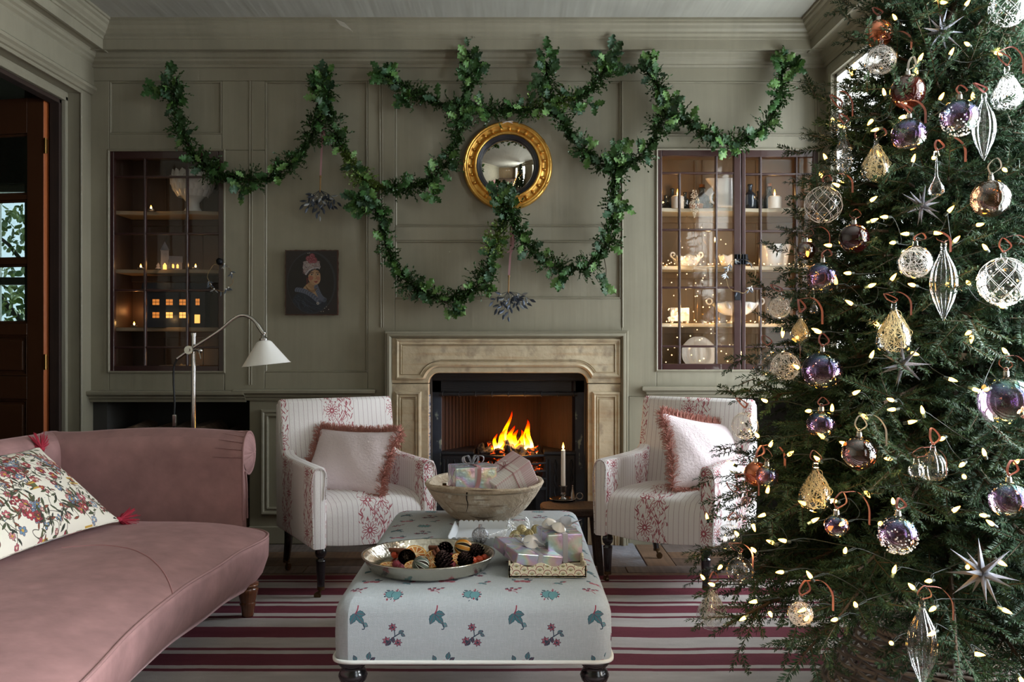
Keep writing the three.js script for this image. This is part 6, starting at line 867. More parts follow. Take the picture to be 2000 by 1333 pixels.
// ---- scalloped white tray with glass and gilded ornaments
{
  const wm = mat('white enamelled metal', { color: lin('#d3d8de'), roughness: 0.35 });
  const c = onY(1000, 1043, OT + 0.02), w = 0.4, d = 0.27, o = thing('scalloped_tray', 'white rectangular tray with a scalloped rim full of glass ornaments', 'tray', [c.x, OT + 0.006, c.z], -0.03);
  part('base', box(w, 0.004, d, 0, 0.002, 0, 0.0018), wm, o);
  const edge = (L, n) => { const p = [[-L / 2, 0]]; for (let k = 0; k < n; k++) for (let i = 0; i <= 6; i++) { const a = Math.PI - i / 6 * Math.PI; p.push([-L / 2 + (k + 0.5 + 0.5 * Math.cos(a)) * L / n, 0.026 + 0.008 * Math.sin(a)]); } p.push([L / 2, 0]); return prism(p.reverse(), 0.0025); };
  for (const [L, n, a, r0] of [[w, 22, 0, d / 2], [w, 22, Math.PI, d / 2], [d, 15, Math.PI / 2, w / 2], [d, 15, -Math.PI / 2, w / 2]]) part('scalloped_rim', edge(L, n).rotateX(0.45).translate(0, 0.002, r0 - 0.002).rotateY(a), wm, o);
  const ty = OT + 0.0105, on = (x, y, h) => onY(x, y, ty + h).toArray();
  const clear = mat('clear thin glass', { color: 0xffffff, transmission: 1, thickness: 0, roughness: 0.02, ior: 1.9 }), gilt = mat('pale gilt walnut', { color: lin('#c9b98a'), metalness: 0.9, roughness: 0.3, bumpMap: rep(bumpFine, 1, 1), bumpScale: 0.012 }), sil = mat('silver wire and glitter', { color: lin('#bcbcc0'), metalness: 0.9, roughness: 0.25 });
  { const t = thing('wire_bauble', 'silver wire and crackle bauble at the left of the scalloped tray', 'bauble', on(938, 1047, 0.03)); const r = rng(14); for (let k = 0; k < 34; k++) { const g = move(new THREE.TorusGeometry(0.029 * rr(0.85, 1, r), 0.0008, 4, 36), 0, 0, 0, r() * 6, r() * 6, r() * 6); part('wire_ring', g, sil, t); } part('glass', ball(0.024, 0, 0, 0, 24), clear, t); part('cap', cyl(0.007, 0.006, 0.01, 12).translate(0, 0.028, 0), sil, t); }
  { const r = rng(15); [[968, 1050, 'twisted clear glass icicle next to the wire bauble'], [985, 1046, 'twisted clear glass icicle in the middle of the scalloped tray']].forEach(([x, y, lab], i) => { const t = thing('glass_icicle', lab, 'ornament', on(x, y, 0.012), 0.4 + i, 'glass icicles in the scalloped tray'); for (let k = 0; k < 3; k++) part('glass_strand', taper(Array.from({ length: 16 }, (_, j) => V(-0.045 + j * 0.006, 0.006 * Math.sin(j * 0.9 + k * 2.1) + 0.004 * j * 0.3, 0.006 * Math.cos(j * 0.9 + k * 2.1))), 0.0045, 0.0015, 40, 6), clear, t); part('hanging_loop', tube([V(0.045, 0.02, 0), V(0.06, 0.03, 0.005), V(0.055, 0.018, 0.012)], 0.0012), sil, t); }); }
  [[1006, 1049, 'front left'], [1019, 1037, 'back left'], [1033, 1047, 'front right'], [1047, 1038, 'back right']].forEach(([x, y, lab], i) => { const t = thing('gilt_walnut', `gilded walnut bauble, ${lab} of the four in the scalloped tray`, 'bauble', on(x, y, 0.022), i, 'gilded walnuts'); part('shell', grid(28, 18, (u, v) => { const a = u * 6.2832, th = v * Math.PI, k = 0.0185 * (1 + 0.05 * Math.sin(a * 7 + th * 3) * Math.sin(th)); return [k * Math.sin(th) * Math.cos(a), k * 1.12 * Math.cos(th), k * Math.sin(th) * Math.sin(a)]; }), gilt, t); part('seam', move(new THREE.TorusGeometry(0.0195, 0.0014, 6, 32), 0, 0, 0, 0, 0.4, 0, [1, 1.1, 1]), gilt, t); });
  { const t = thing('ribbed_glass_bauble', 'clear ribbed glass bauble lying at the back of the scalloped tray against the bowl', 'bauble', on(1016, 1026, 0.034)); t.rotation.set(0.3, 0, 1.2); part('glass', grid(96, 20, (u, v) => { const a = u * 6.2832, th = v * Math.PI, k = 0.034 * (1 + 0.05 * Math.cos(a * 16)); return [k * Math.sin(th) * Math.cos(a), k * (v < 0.2 ? 1.25 : 1) * Math.cos(th), k * Math.sin(th) * Math.sin(a)]; }), clear, t); part('cap', cyl(0.009, 0.008, 0.016, 14).translate(0, 0.04, 0), clear, t); }
  { const t = thing('glass_drop', 'small faceted clear glass drop behind the gilded walnuts', 'ornament', on(1037, 1030, 0.02)); part('glass', new THREE.ConeGeometry(0.022, 0.04, 9).translate(0, 0.01, 0), clear, t); part('glass_base', new THREE.ConeGeometry(0.022, 0.012, 9).rotateX(Math.PI).translate(0, -0.016, 0), clear, t); }
}
// ---- paper covered tray with two foil parcels
{
  const pm = mat('block printed paper', { map: paint(256, 256, (g, w, h) => { g.fillStyle = '#d9d0b4'; g.fillRect(0, 0, w, h); const r = rng(3); for (const [ox, oy] of [[0, 0], [128, 64], [0, 128], [128, 192], [256, 0], [256, 128], [-128, 64], [384, 64]]) { g.strokeStyle = '#7d2f2a'; g.lineWidth = 11; g.beginPath(); g.moveTo(ox - 64, oy + 62); g.quadraticCurveTo(ox - 58, oy - 6, ox, oy - 4); g.quadraticCurveTo(ox + 58, oy - 6, ox + 64, oy + 62); g.stroke(); g.strokeStyle = '#3f4336'; g.lineWidth = 5; for (let k = -3; k <= 3; k++) { g.beginPath(); g.moveTo(ox + k * 5, oy + 70); g.lineTo(ox + k * 15, oy + 26 + Math.abs(k) * 6); g.stroke(); } g.fillStyle = '#8a7a3a'; g.beginPath(); g.arc(ox, oy + 64, 13, 0, 7); g.fill(); } }), roughness: 0.6 });
  const f0 = onY(993, 1130, OT + 0.004), f1 = onY(1146, 1131, OT + 0.004), bz = onY(1065, 1068, OT + 0.004).z, w = f1.x - f0.x, d = f0.z - bz;
  const o = thing('paper_tray', 'shallow block-printed paper tray with wavy sides holding two foil parcels', 'tray', [(f0.x + f1.x) / 2, OT + 0.006, (f0.z + bz) / 2]);
  const wave = (L, n) => { const p = [[-L / 2, 0]]; for (let i = 0; i <= n * 10; i++) p.push([-L / 2 + i / (n * 10) * L, 0.036 + 0.006 * Math.sin(i / 10 * 6.2832)]); p.push([L / 2, 0]); return uvm(prism(p.reverse(), 0.006, 0.001), 22, 0, 0.05); };
  part('base', uvm(box(w, 0.005, d, 0, 0.0025, 0), 16), pm, o); part('front_side', wave(w, 3).translate(0, 0, d / 2 - 0.006), pm, o); part('back_side', wave(w, 3).translate(0, 0, -d / 2), pm, o); part('right_side', wave(d, 4).rotateY(Math.PI / 2).translate(w / 2 - 0.006, 0, 0), pm, o); part('left_side', wave(d, 4).rotateY(Math.PI / 2).translate(-w / 2, 0, 0), pm, o);
  const cx = o.position.x, zc = o.position.z, shell = mat('white pearl shell', { color: lin('#e6e2dc'), roughness: 0.25, clearcoat: 0.6 });
  const button = (t, x, y, z, rx, rz, s = 1) => part('shell_button', move(merge([lathe([[0, 0.022], [0.012, 0.014], [0.023, 0.003], [0.024, 0], [0.02, -0.004], [0, -0.005]], 28)]), x, y, z, rx, 0, rz, s), shell, t);
  const tulle = (t, x, y, z, s) => part('tulle_tuft', grid(24, 6, (u, v) => { const a = u * 6.2832, r = s * v * (1 + 0.3 * Math.sin(a * 5)); return [x + r * Math.cos(a), y + v * s * 0.5 * (1 + 0.3 * Math.sin(a * 4)), z + r * Math.sin(a)]; }), ribbonM, t);
  const a = parcel('upright foil parcel with silver ribbon and two white shell buttons in the paper tray', 0.112, 0.088, 0.15, foil, ribbonM, 0.016, true, 'foil parcels in the paper tray'); a.position.set(cx + 0.045, OT + 0.0125, zc - 0.02); a.rotation.y = 0.22; tulle(a, 0.01, 0.088, 0, 0.05); button(a, -0.01, 0.1, 0.035, 0.5, -0.2); button(a, -0.03, 0.105, -0.01, 0.3, 0.3);
  const b = parcel('flat foil parcel with a shell button leaning out of the paper tray', 0.155, 0.036, 0.18, foil, ribbonM, 0.015, true, 'foil parcels in the paper tray'); b.position.set(cx - 0.06, OT + 0.03, zc + 0.06); b.rotation.set(0.1, 0.42, -0.16, 'YXZ'); tulle(b, 0.02, 0.037, 0.0, 0.045); button(b, 0.0, 0.052, 0.01, 0.7, 0.2, 1.05);
}
// ---- rustic stool with a candlestick
{
  const top = V(wx(1117, 4.6), 0.33, -4.6), wood = mat('dark rough stool wood', { map: woodTex([0.12, 0.08, 0.06], [0.27, 0.18, 0.13], 71), roughness: 0.7, bumpMap: rep(bumpFine, 2, 2), bumpScale: 0.006 });
  const o = thing('stool', 'small dark rustic wooden stool with splayed legs between the hearth and the right armchair', 'stool', [top.x, 0, top.z]);
  const r = rng(9), pts = []; for (let i = 0; i < 22; i++) { const a = i / 22 * 6.2832; pts.push([(0.15 + 0.01 * r()) * Math.sign(Math.cos(a)) * Math.pow(Math.abs(Math.cos(a)), 0.4), (0.12 + 0.012 * r()) * Math.sign(Math.sin(a)) * Math.pow(Math.abs(Math.sin(a)), 0.4)]); }
  part('seat', uvm(prism(pts, 0.04, 0.008).rotateX(-Math.PI / 2).translate(0, 0.29, 0), 3), wood, o);
  for (const [x, z] of [[-1, -1], [-1, 1], [1, -1], [1, 1]]) part('leg', taper([V(x * 0.11, 0.3, z * 0.08), V(x * 0.135, 0.0, z * 0.115)], 0.021, 0.014, 6, 8), wood, o);
  const p = onY(1100, 978, 0.331), pew = mat('old pewter', { color: lin('#8d8a86'), metalness: 1, roughness: 0.22 });
  const c = thing('chamberstick', 'pewter chamberstick with ring handle and snuffer on the stool', 'candlestick', [p.x, 0.331, p.z]);
  part('drip_pan', lathe([[0, 0], [0.055, 0], [0.068, 0.009], [0.07, 0.011], [0.066, 0.012], [0.05, 0.005], [0, 0.004]], 40), pew, c);
  part('stem', lathe([[0, 0.004], [0.024, 0.005], [0.018, 0.012], [0.01, 0.018], [0.013, 0.026], [0.016, 0.034], [0.012, 0.04], [0.015, 0.046], [0.016, 0.07], [0.021, 0.074], [0.021, 0.077], [0.012, 0.077], [0, 0.076]], 28), pew, c);
  part('ring_handle', [move(new THREE.TorusGeometry(0.016, 0.003, 8, 24), 0.084, 0.022, 0), tube([V(0.06, 0.01, 0), V(0.075, 0.016, 0)], 0.003), box(0.014, 0.003, 0.012, 0.084, 0.04, 0, 0.001)], pew, c);
  part('snuffer', [lathe([[0.013, 0.008], [0.011, 0.03], [0.003, 0.062], [0.004, 0.068], [0, 0.072]], 20).translate(0.048, 0, 0.0), ball(0.004, 0.048, 0.074, 0, 10)], pew, c);
  const k = thing('taper_candle', 'tall lit ivory taper candle in the chamberstick', 'candle', [p.x, 0.331 + 0.0765, p.z]); const H = wy(885, 4.6) - 0.4075;
  part('wax', lathe([[0, 0], [0.0115, 0], [0.0105, H - 0.004], [0.009, H], [0, H - 0.003]], 20), wax, k); part('wick', cyl(0.001, 0.0008, 0.012, 6).translate(0, H - 0.004, 0), wickM, k); const f = part('flame', flameG, flameSmall, k); f.position.y = H + 0.002; f.scale.set(0.012, 0.036, 0.012); lamp(V(p.x, 0.4075 + H + 0.02, p.z), 0.06);
}
// ---------------------------------------------------------------- garlands, mirror, portrait, hanging sprigs
const oakG = [0, 1, 2].map((s) => { const g = grid(4, 22, (u, v) => { const a = u * 2 - 1, env = Math.sin(Math.PI * Math.pow(clamp(v * 0.97 + 0.02), 1.25)), lobe = Math.pow(Math.abs(Math.sin(Math.PI * (v * 4.2 + 0.1 + s * 0.2) + a * 0.25)), 0.8), w = v < 0.09 ? 0.012 : 0.3 * Math.pow(env, 0.7) * (0.3 + 0.7 * lobe); return [a * w, v - 0.05, 0.07 * a * a * (s - 0.6) + 0.16 * (s - 1) * v * v - 0.05 * Math.sin(v * 9 + s) * Math.abs(a)]; }); return clean(g); });
const greens = [['#26431f', '#1f3a1c'], ['#315626', '#2a4a22'], ['#5f8245', '#52703f'], ['#2f4c33', '#2a463a'], ['#45692c', '#39582a']].map(([c]) => mat('oak leaf', { color: lin(c), roughness: 0.42, transmission: 0.18, thickness: 0, bumpMap: bumpFine, bumpScale: 0.002, specularIntensity: 0.8 }));
greens.forEach((m) => { m.transmission = 0; m.sheen = 0.2; });
const boxLeaf = clean(grid(2, 3, (u, v) => { const a = u * 2 - 1, w = 0.3 * Math.sin(Math.PI * Math.pow(clamp(v * 0.96 + 0.02), 0.85)); return [a * w, v, 0.1 * a * a + 0.12 * v * v]; }));
const boxM = mat('boxwood leaf', { color: 0xffffff, roughness: 0.35, specularIntensity: 0.8 }), stemM = mat('woody stem', { color: lin('#3b3122'), roughness: 0.9 });
function garland(label, pts, seed, { dense = 1, fresh = [], tails = [] } = {}) {
  const Zg = WZ - 0.075, P = pts.map(([x, y]) => at(x, y, Zg)), c0 = P[P.length >> 1], r = rng(seed);
  const t = thing('garland', label, 'garland', [c0.x, c0.y, -WZ + 0.02], 0, 'oak and box garlands on the panelling'), off = t.position;
  const c = new THREE.CatmullRomCurve3(P.map((p) => p.clone().sub(off)), false, 'centripetal'), L = c.getLength();
  part('stem', taper(c.getSpacedPoints(24), 0.006, 0.004, 60, 6), stemM, t);
  for (const [x, y, x2, y2] of tails) part('side_stem', taper([at(x, y, Zg).sub(off), at((x + x2) / 2 + 3, (y + y2) / 2, Zg - 0.03).sub(off), at(x2, y2, Zg - 0.02).sub(off)], 0.003, 0.0015, 8, 5), stemM, t);
  // box: short side twigs set with small leaves
  const n = Math.round(L * 4200 * dense), im = new THREE.InstancedMesh(boxLeaf, boxM, n), q = new THREE.Quaternion(), m4 = new THREE.Matrix4(), col = new THREE.Color(), eu = new THREE.Euler();
  let tw = null;
  for (let i = 0; i < n; i++) {
    if (i % 9 === 0) { const u = r(), p = c.getPointAt(u), tn = c.getTangentAt(u), a = r() * 6.283, side = V(Math.cos(a), Math.sin(a) * 0.9, 0); const dep = r(); const rad = 0.058 * (0.7 + 0.5 * Math.sin(u * 40 + seed)); const d = V(Math.cos(a), Math.sin(a), rr(-0.2, 1.0, r)).addScaledVector(tn, rr(-0.6, 0.9, r)).normalize(); tw = { p: p.clone().addScaledVector(d, 0.004), d, len: rad * rr(0.7, 1.5, r), f: fresh.some(([a0, a1]) => u > a0 && u < a1) ? 1 : 0, tone: r() }; }
    const k = (i % 9) / 8, p = tw.p.clone().addScaledVector(tw.d, tw.len * k); eu.set(rr(-0.9, 0.9, r), rr(-3.1, 3.1, r), rr(-0.9, 0.9, r)); q.setFromUnitVectors(V(0, 1, 0), tw.d).multiply(new THREE.Quaternion().setFromEuler(eu));
    const s = rr(0.012, 0.02, r); m4.compose(p, q, V(s * 1.05, s, s)); im.setMatrixAt(i, m4);
    const b = tw.f * (0.4 + 0.6 * r()), v = 0.55 + 0.6 * tw.tone; col.setRGB(lerp(0.018, 0.16, b) * v + 0.006, lerp(0.05, 0.24, b) * v + 0.012, lerp(0.012, 0.045, b) * v); im.setColorAt(i, col);
  }
  im.name = 'boxwood_leaves'; im.userData.kind = 'stuff'; t.add(shade(im));
  // oak: clusters of lobed leaves along it, the largest at its ends
  const leafAt = (p, dir, s) => { const l = part('oak_leaf', oakG[(r() * 3) | 0], greens[[0, 0, 1, 1, 3, 4, 2][(r() * 7) | 0]], t); l.position.copy(p); const z = V(rr(-0.5, 0.5, r), rr(-0.25, 0.75, r), 1).normalize(), y = dir.clone().normalize(), x = y.clone().cross(z).normalize(), zz = x.clone().cross(y); l.quaternion.setFromRotationMatrix(new THREE.Matrix4().makeBasis(x, y, zz)); l.scale.setScalar(s); };
  const cluster = (u, k, big) => { const p = c.getPointAt(clamp(u, 0, 1)), tn = c.getTangentAt(clamp(u, 0.001, 0.999)); for (let i = 0; i < k; i++) { const a = r() * 6.283, dir = V(Math.cos(a), Math.sin(a), rr(0.0, 0.8, r)); if (big) dir.addScaledVector(tn, u < 0.5 ? -1.1 : 1.1); const o = p.clone().addScaledVector(tn, rr(-0.05, 0.05, r)).add(V(Math.cos(a) * 0.018, Math.sin(a) * 0.018, rr(0.02, 0.055, r))); leafAt(o, dir, rr(0.055, 0.088, r)); } };
  const count = Math.round(L * 5.6); for (let i = 0; i < count; i++) cluster((i + rr(0.1, 0.9, r)) / count, 4 + (r() * 3 | 0), false);
  cluster(0.0, 9, true); cluster(0.045, 7, true); cluster(1, 9, true); cluster(0.955, 7, true);
  for (const [x, y, x2, y2] of tails) for (let i = 0; i < 9; i++) leafAt(at(lerp(x, x2, 0.45 + 0.55 * r()), lerp(y, y2, 0.45 + 0.55 * r()), Zg - 0.03).sub(off), V(rr(-1, 1, r) + (x2 - x) * 0.01, -(y2 - y) * 0.012 + rr(-0.8, 0.8, r), rr(0, 0.5, r)), rr(0.06, 0.09, r));
}
garland('oak and box garland swagged across the top of the left cupboard', [[338, 160], [345, 195], [352, 240], [366, 280], [392, 318], [440, 345], [490, 352], [535, 345], [570, 318], [600, 280], [620, 235], [630, 190], [632, 152]], 101, { tails: [[345, 200, 300, 172], [480, 350, 465, 378]] });
garland('oak and box garland swagged between the left hook and the cornice left of the mirror', [[632, 165], [640, 205], [655, 255], [675, 300], [705, 345], [745, 368], [790, 370], [830, 358], [865, 328], [886, 290], [898, 245], [906, 205], [918, 160], [918, 112]], 102, { fresh: [[0.22, 0.36], [0.3, 0.42]], tails: [[830, 362, 855, 385], [715, 362, 695, 405], [918, 150, 940, 130]] });
garland('oak and box garland swagged level above the gilt mirror', [[752, 148], [775, 165], [805, 182], [850, 198], [900, 210], [950, 216], [1000, 216], [1045, 211], [1085, 202], [1120, 192], [1150, 175], [1175, 145], [1185, 115]], 103, { fresh: [[0.62, 0.75]], tails: [[790, 175, 790, 200], [1175, 150, 1225, 140], [1120, 195, 1160, 205]] });
garland('oak and box garland falling in a small swag right of the gilt mirror', [[1066, 122], [1068, 160], [1075, 200], [1095, 235], [1118, 270], [1145, 300], [1175, 322], [1210, 325], [1245, 308], [1272, 280], [1290, 245], [1300, 205]], 104, { tails: [[1068, 150, 1050, 165], [1205, 320, 1215, 285]] });
garland('oak and box garland swagged over the right cupboard below the corner of the cornice', [[1268, 128], [1280, 160], [1298, 195], [1325, 225], [1360, 252], [1400, 272], [1440, 276], [1475, 262], [1500, 235], [1518, 200], [1526, 160], [1528, 118]], 105, { tails: [[1528, 140, 1552, 128], [1400, 275, 1432, 292], [1300, 205, 1310, 245]] });
garland('oak and box garland making the deep left swag over the chimney panel below the mirror', [[700, 395], [728, 400], [748, 440], [757, 480], [772, 520], [800, 555], [840, 578], [885, 584], [925, 565], [950, 530], [964, 490], [975, 450], [985, 415], [978, 388]], 106, { fresh: [[0.8, 0.88]], tails: [[850, 580, 895, 608], [940, 545, 955, 560], [720, 395, 705, 420]] });
garland('oak and box garland making the right swag over the chimney panel below the mirror', [[992, 395], [1012, 450], [1030, 480], [1060, 508], [1100, 528], [1140, 522], [1170, 500], [1190, 465], [1198, 420], [1200, 380], [1202, 345], [1198, 318]], 107, { tails: [[1180, 505, 1182, 555], [1195, 400, 1220, 410], [1100, 530, 1090, 550]] });

// gilt convex mirror
{
  const Zm = WZ - 0.035, cpos = at(991.5, 323, Zm), t = thing('convex_mirror', 'round convex mirror in a gilt frame studded with balls, black reeded inner ring', 'mirror', [cpos.x, cpos.y, -WZ + 0.002]);
  const giltMap = tex(256, 256, (u, v) => mix3([0.95, 0.76, 0.4], [0.7, 0.5, 0.22], clamp(nA(u, v) * 1.4 - 0.25)));
  const gold = mat('worn gilding', { map: giltMap, metalness: 0.85, roughness: 0.34, bumpMap: bumpFine, bumpScale: 0.002 }), black = mat('ebonised reeding', { color: lin('#15161f'), roughness: 0.3, clearcoat: 0.4 });
  const s = 0.2505, turn = (g) => g.rotateX(Math.PI / 2);
  part('frame', uvm(turn(lathe([[s, -0.002], [s + 0.003, 0.012], [s, 0.026], [s - 0.006, 0.036], [s - 0.013, 0.034], [s - 0.015, 0.028], [s - 0.02, 0.034], [s - 0.025, 0.03], [s - 0.03, 0.022], [s - 0.042, 0.018], [s - 0.054, 0.024], [s - 0.06, 0.036], [s - 0.066, 0.04], [s - 0.072, 0.036], [s - 0.076, 0.03], [s - 0.076, 0]], 96)), 4), gold, t);
  const br = clean(ball(0.0098, 0, 0, 0, 18)), wh = mat('bare gesso', { color: lin('#d6d0c4'), roughness: 0.7 });
  for (let k = 0; k < 27; k++) { const a = k / 27 * 6.2832 + 0.13; if (k === 16 || k === 18) continue; const b = part('gilt_ball', br, k === 20 ? wh : gold, t); b.position.set(Math.cos(a) * (s - 0.042), Math.sin(a) * (s - 0.042), 0.025); }
  const dots = []; for (let k = 0; k < 150; k++) { const a = k / 150 * 6.2832; dots.push(ball(0.0022, Math.cos(a) * (s - 0.0705), Math.sin(a) * (s - 0.0705), 0.041, 6)); } part('beaded_edge', dots, gold, t).userData.kind = 'stuff';
  for (const [a, k] of [[Math.PI / 2, 0], [Math.PI, 1], [0.5, 2], [-0.5, 3]]) part('crossed_ribbon', [0.12, -0.12].map((d) => tube([V(Math.cos(a - d) * s * 1.0, Math.sin(a - d) * s, 0.034), V(Math.cos(a) * (s - 0.006), Math.sin(a) * (s - 0.006), 0.042), V(Math.cos(a + d) * (s - 0.012), Math.sin(a + d) * (s - 0.012), 0.036)], 0.0024, 12, 6)), k ? gold : wh, t);
  const reed = []; for (let i = 0; i < 4; i++) reed.push([s - 0.076 - i * 0.0045, 0.03 - i * 0.002], [s - 0.0783 - i * 0.0045, 0.034 - i * 0.002]); reed.push([s - 0.094, 0.02], [s - 0.095, 0]);
  part('reeded_ring', turn(lathe(reed, 96)), black, t);
  const rm = s - 0.093, sag = 0.04, RR = (rm * rm + sag * sag) / (2 * sag); part('mirror_glass', turn(lathe(Array.from({ length: 25 }, (_, i) => { const r = rm * (1 - i / 24); return [r, Math.sqrt(RR * RR - r * r) - RR + sag + 0.012]; }), 96)), mat('silvered mirror', { color: lin('#eeeae0'), metalness: 1, roughness: 0.015 }), t);
  part('backboard', turn(lathe([[0, 0], [s - 0.01, 0], [s - 0.01, 0.01], [0, 0.01]], 64)), M.niche, t);
}
// small portrait in oils of a lady in a turban
{
  const pic = paint(512, 624, (g, w, h) => {
    g.fillStyle = '#2b2022'; g.fillRect(0, 0, w, h); const r = rng(17);
    const el = (x, y, a, b, c, rot = 0) => { g.fillStyle = c; g.beginPath(); g.ellipse(x, y, a, b, rot, 0, 7); g.fill(); };
    el(256, 312, 238, 300, '#3b3e48'); el(250, 316, 226, 288, '#1d1618');
    const poly = (c, p) => { g.fillStyle = c; g.beginPath(); p.forEach(([x, y], i) => (i ? g.lineTo(x, y) : g.moveTo(x, y))); g.closePath(); g.fill(); };
    g.save(); g.beginPath(); g.ellipse(250, 316, 226, 288, 0, 0, 7); g.clip();
    poly('#1f2a3c', [[70, 470], [110, 420], [200, 400], [330, 470], [400, 470], [412, 520], [400, 640], [160, 640], [90, 540]]);
    for (let k = 0; k < 26; k++) { g.strokeStyle = k % 2 ? 'rgba(70,88,112,0.5)' : 'rgba(12,18,30,0.6)'; g.lineWidth = rr(3, 9, r); g.beginPath(); g.moveTo(rr(80, 200, r), rr(430, 500, r)); g.quadraticCurveTo(rr(110, 260, r), rr(480, 560, r), rr(120, 380, r), rr(540, 630, r)); g.stroke(); }
    poly('#c7a578', [[170, 370], [215, 320], [300, 340], [330, 400], [360, 450], [345, 490], [330, 490], [240, 420]]);   // neck and chest
    poly('#b8936a', [[225, 310], [300, 320], [305, 365], [262, 380], [222, 350]]);
    for (const [x0, y0, x1, y1, cv] of [[112, 380, 335, 500, 30], [300, 350, 385, 480, -30]]) for (let k = 0; k < 22; k++) { const t = k / 21, x = lerp(x0, x1, t), y = lerp(y0, y1, t) - Math.sin(t * 3.14) * cv; el(x, y, 17, 24, k % 2 ? '#5a6478' : '#79829a', 0.6); el(x + 4, y - 4, 6, 8, '#39415a'); }
    el(282, 250, 62, 86, '#cba279', -0.08); el(300, 270, 44, 60, '#d6b089', -0.1); el(250, 268, 24, 22, 'rgba(190,96,80,0.55)'); el(322, 272, 16, 20, 'rgba(190,96,80,0.45)');
    poly('#16100f', [[205, 230], [240, 180], [300, 165], [340, 190], [345, 225], [320, 196], [285, 186], [250, 205], [222, 250]]);
    poly('#16100f', [[205, 230], [222, 236], [226, 270], [214, 275]]);
    for (const [x, y] of [[258, 235], [316, 233]]) { el(x, y, 15, 6.5, '#e3d5c0'); el(x + 1, y, 6.5, 6.5, '#2a1d18'); g.strokeStyle = '#2b1c16'; g.lineWidth = 5; g.beginPath(); g.moveTo(x - 19, y - 15); g.quadraticCurveTo(x, y - 27, x + 20, y - 15); g.stroke(); g.lineWidth = 3; g.beginPath(); g.moveTo(x - 16, y - 4); g.quadraticCurveTo(x, y - 11, x + 16, y - 3); g.stroke(); }
    g.strokeStyle = '#a67850'; g.lineWidth = 5; g.beginPath(); g.moveTo(298, 228); g.quadraticCurveTo(302, 262, 309, 270); g.quadraticCurveTo(300, 280, 288, 275); g.stroke();
    poly('#a34038', [[276, 302], [290, 297], [298, 299], [308, 296], [322, 302], [300, 308]]); poly('#b85548', [[280, 304], [300, 308], [318, 304], [300, 317]]);
    poly('#bfb6b4', [[192, 235], [170, 170], [180, 110], [260, 90], [330, 110], [345, 160], [335, 185], [290, 158], [235, 185], [208, 240]]);   // turban
    for (let k = 0; k < 420; k++) { const x = rr(172, 342, r), y = rr(100, 230, r); if (y > 260 - (x - 172) * 0.6) continue; el(x, y, rr(1.5, 4, r), rr(1.5, 4, r), ['#8d5f66', '#d8cfc8', '#6d6a74', '#b07a7c'][(r() * 4) | 0]); }
    g.strokeStyle = '#cfd0d6'; g.lineWidth = 12; g.beginPath(); g.moveTo(198, 238); g.quadraticCurveTo(240, 160, 330, 170); g.stroke();
    for (const [x, y, s] of [[225, 80, 26], [262, 58, 28], [282, 96, 30], [245, 104, 24]]) { el(x, y, s, s, '#a8525f'); for (let k = 0; k < 3; k++) { g.strokeStyle = k % 2 ? '#d08d95' : '#7c2f3e'; g.lineWidth = 4; g.beginPath(); g.arc(x, y, s * (0.3 + k * 0.25), k, k + 4.4); g.stroke(); } }
    for (let k = 0; k < 3; k++) { g.strokeStyle = '#7a4f22'; g.lineWidth = 4; g.beginPath(); g.moveTo(196 + k * 6, 342 + k * 12); g.quadraticCurveTo(250 + k * 4, 420 + k * 8, 306, 362 + k * 8); g.stroke(); }
    for (let k = 0; k < 6; k++) el(214, 270 + k * 11, 4, 5, '#a0342c'); el(318, 512, 13, 13, '#d9d6cd'); el(318, 512, 5, 5, '#20242e');
    g.restore();
    for (const [x, y] of [[385, 560], [402, 546], [424, 572], [350, 592], [372, 590], [222, 30], [238, 28]]) el(x, y, 4, 4, '#d8d4cc');
    g.strokeStyle = '#5a3324'; g.lineWidth = 9; g.strokeRect(3, 3, w - 6, h - 6);
    for (let k = 0; k < 1500; k++) { g.fillStyle = r() > 0.5 ? 'rgba(0,0,0,0.12)' : 'rgba(160,130,100,0.07)'; g.fillRect(r() * w, r() * h, rr(2, 14, r), 2); }
  }, false);
  const Zp = WZ - 0.02, a = at(556.5, 488.5, Zp), b = at(660, 616, Zp), w = b.x - a.x, h = a.y - b.y, t = thing('portrait_painting', 'small dark oil portrait of a lady in a flowered turban and lace collar, unframed', 'painting', [(a.x + b.x) / 2, (a.y + b.y) / 2, -WZ]);
  const r = rng(3), pts = []; const N = 20; for (let i = 0; i < N; i++) pts.push([lerp(-w / 2, w / 2, i / N), h / 2 + rr(-0.0025, 0.002, r)]); for (let i = 0; i < N; i++) pts.push([w / 2 + rr(-0.002, 0.002, r), lerp(h / 2, -h / 2, i / N)]); for (let i = 0; i < N; i++) pts.push([lerp(w / 2, -w / 2, i / N), -h / 2 + rr(-0.0015, 0.0015, r)]); for (let i = 0; i < N; i++) pts.push([-w / 2 + rr(-0.0015, 0.0015, r), lerp(-h / 2, h / 2, i / N)]);
  part('board', prism(pts.reverse(), 0.018, 0.0015), mat('old brown board edge', { color: lin('#4a2c20'), roughness: 0.9 }), t);
  const face = new THREE.PlaneGeometry(w - 0.003, h - 0.003, 12, 12); part('painted_face', face.translate(0, 0, 0.0186), mat('aged oil paint', { map: pic, color: lin('#b0aaa6'), roughness: 0.38, bumpMap: rep(bumpFine, 2, 2), bumpScale: 0.0015 }), t);
}
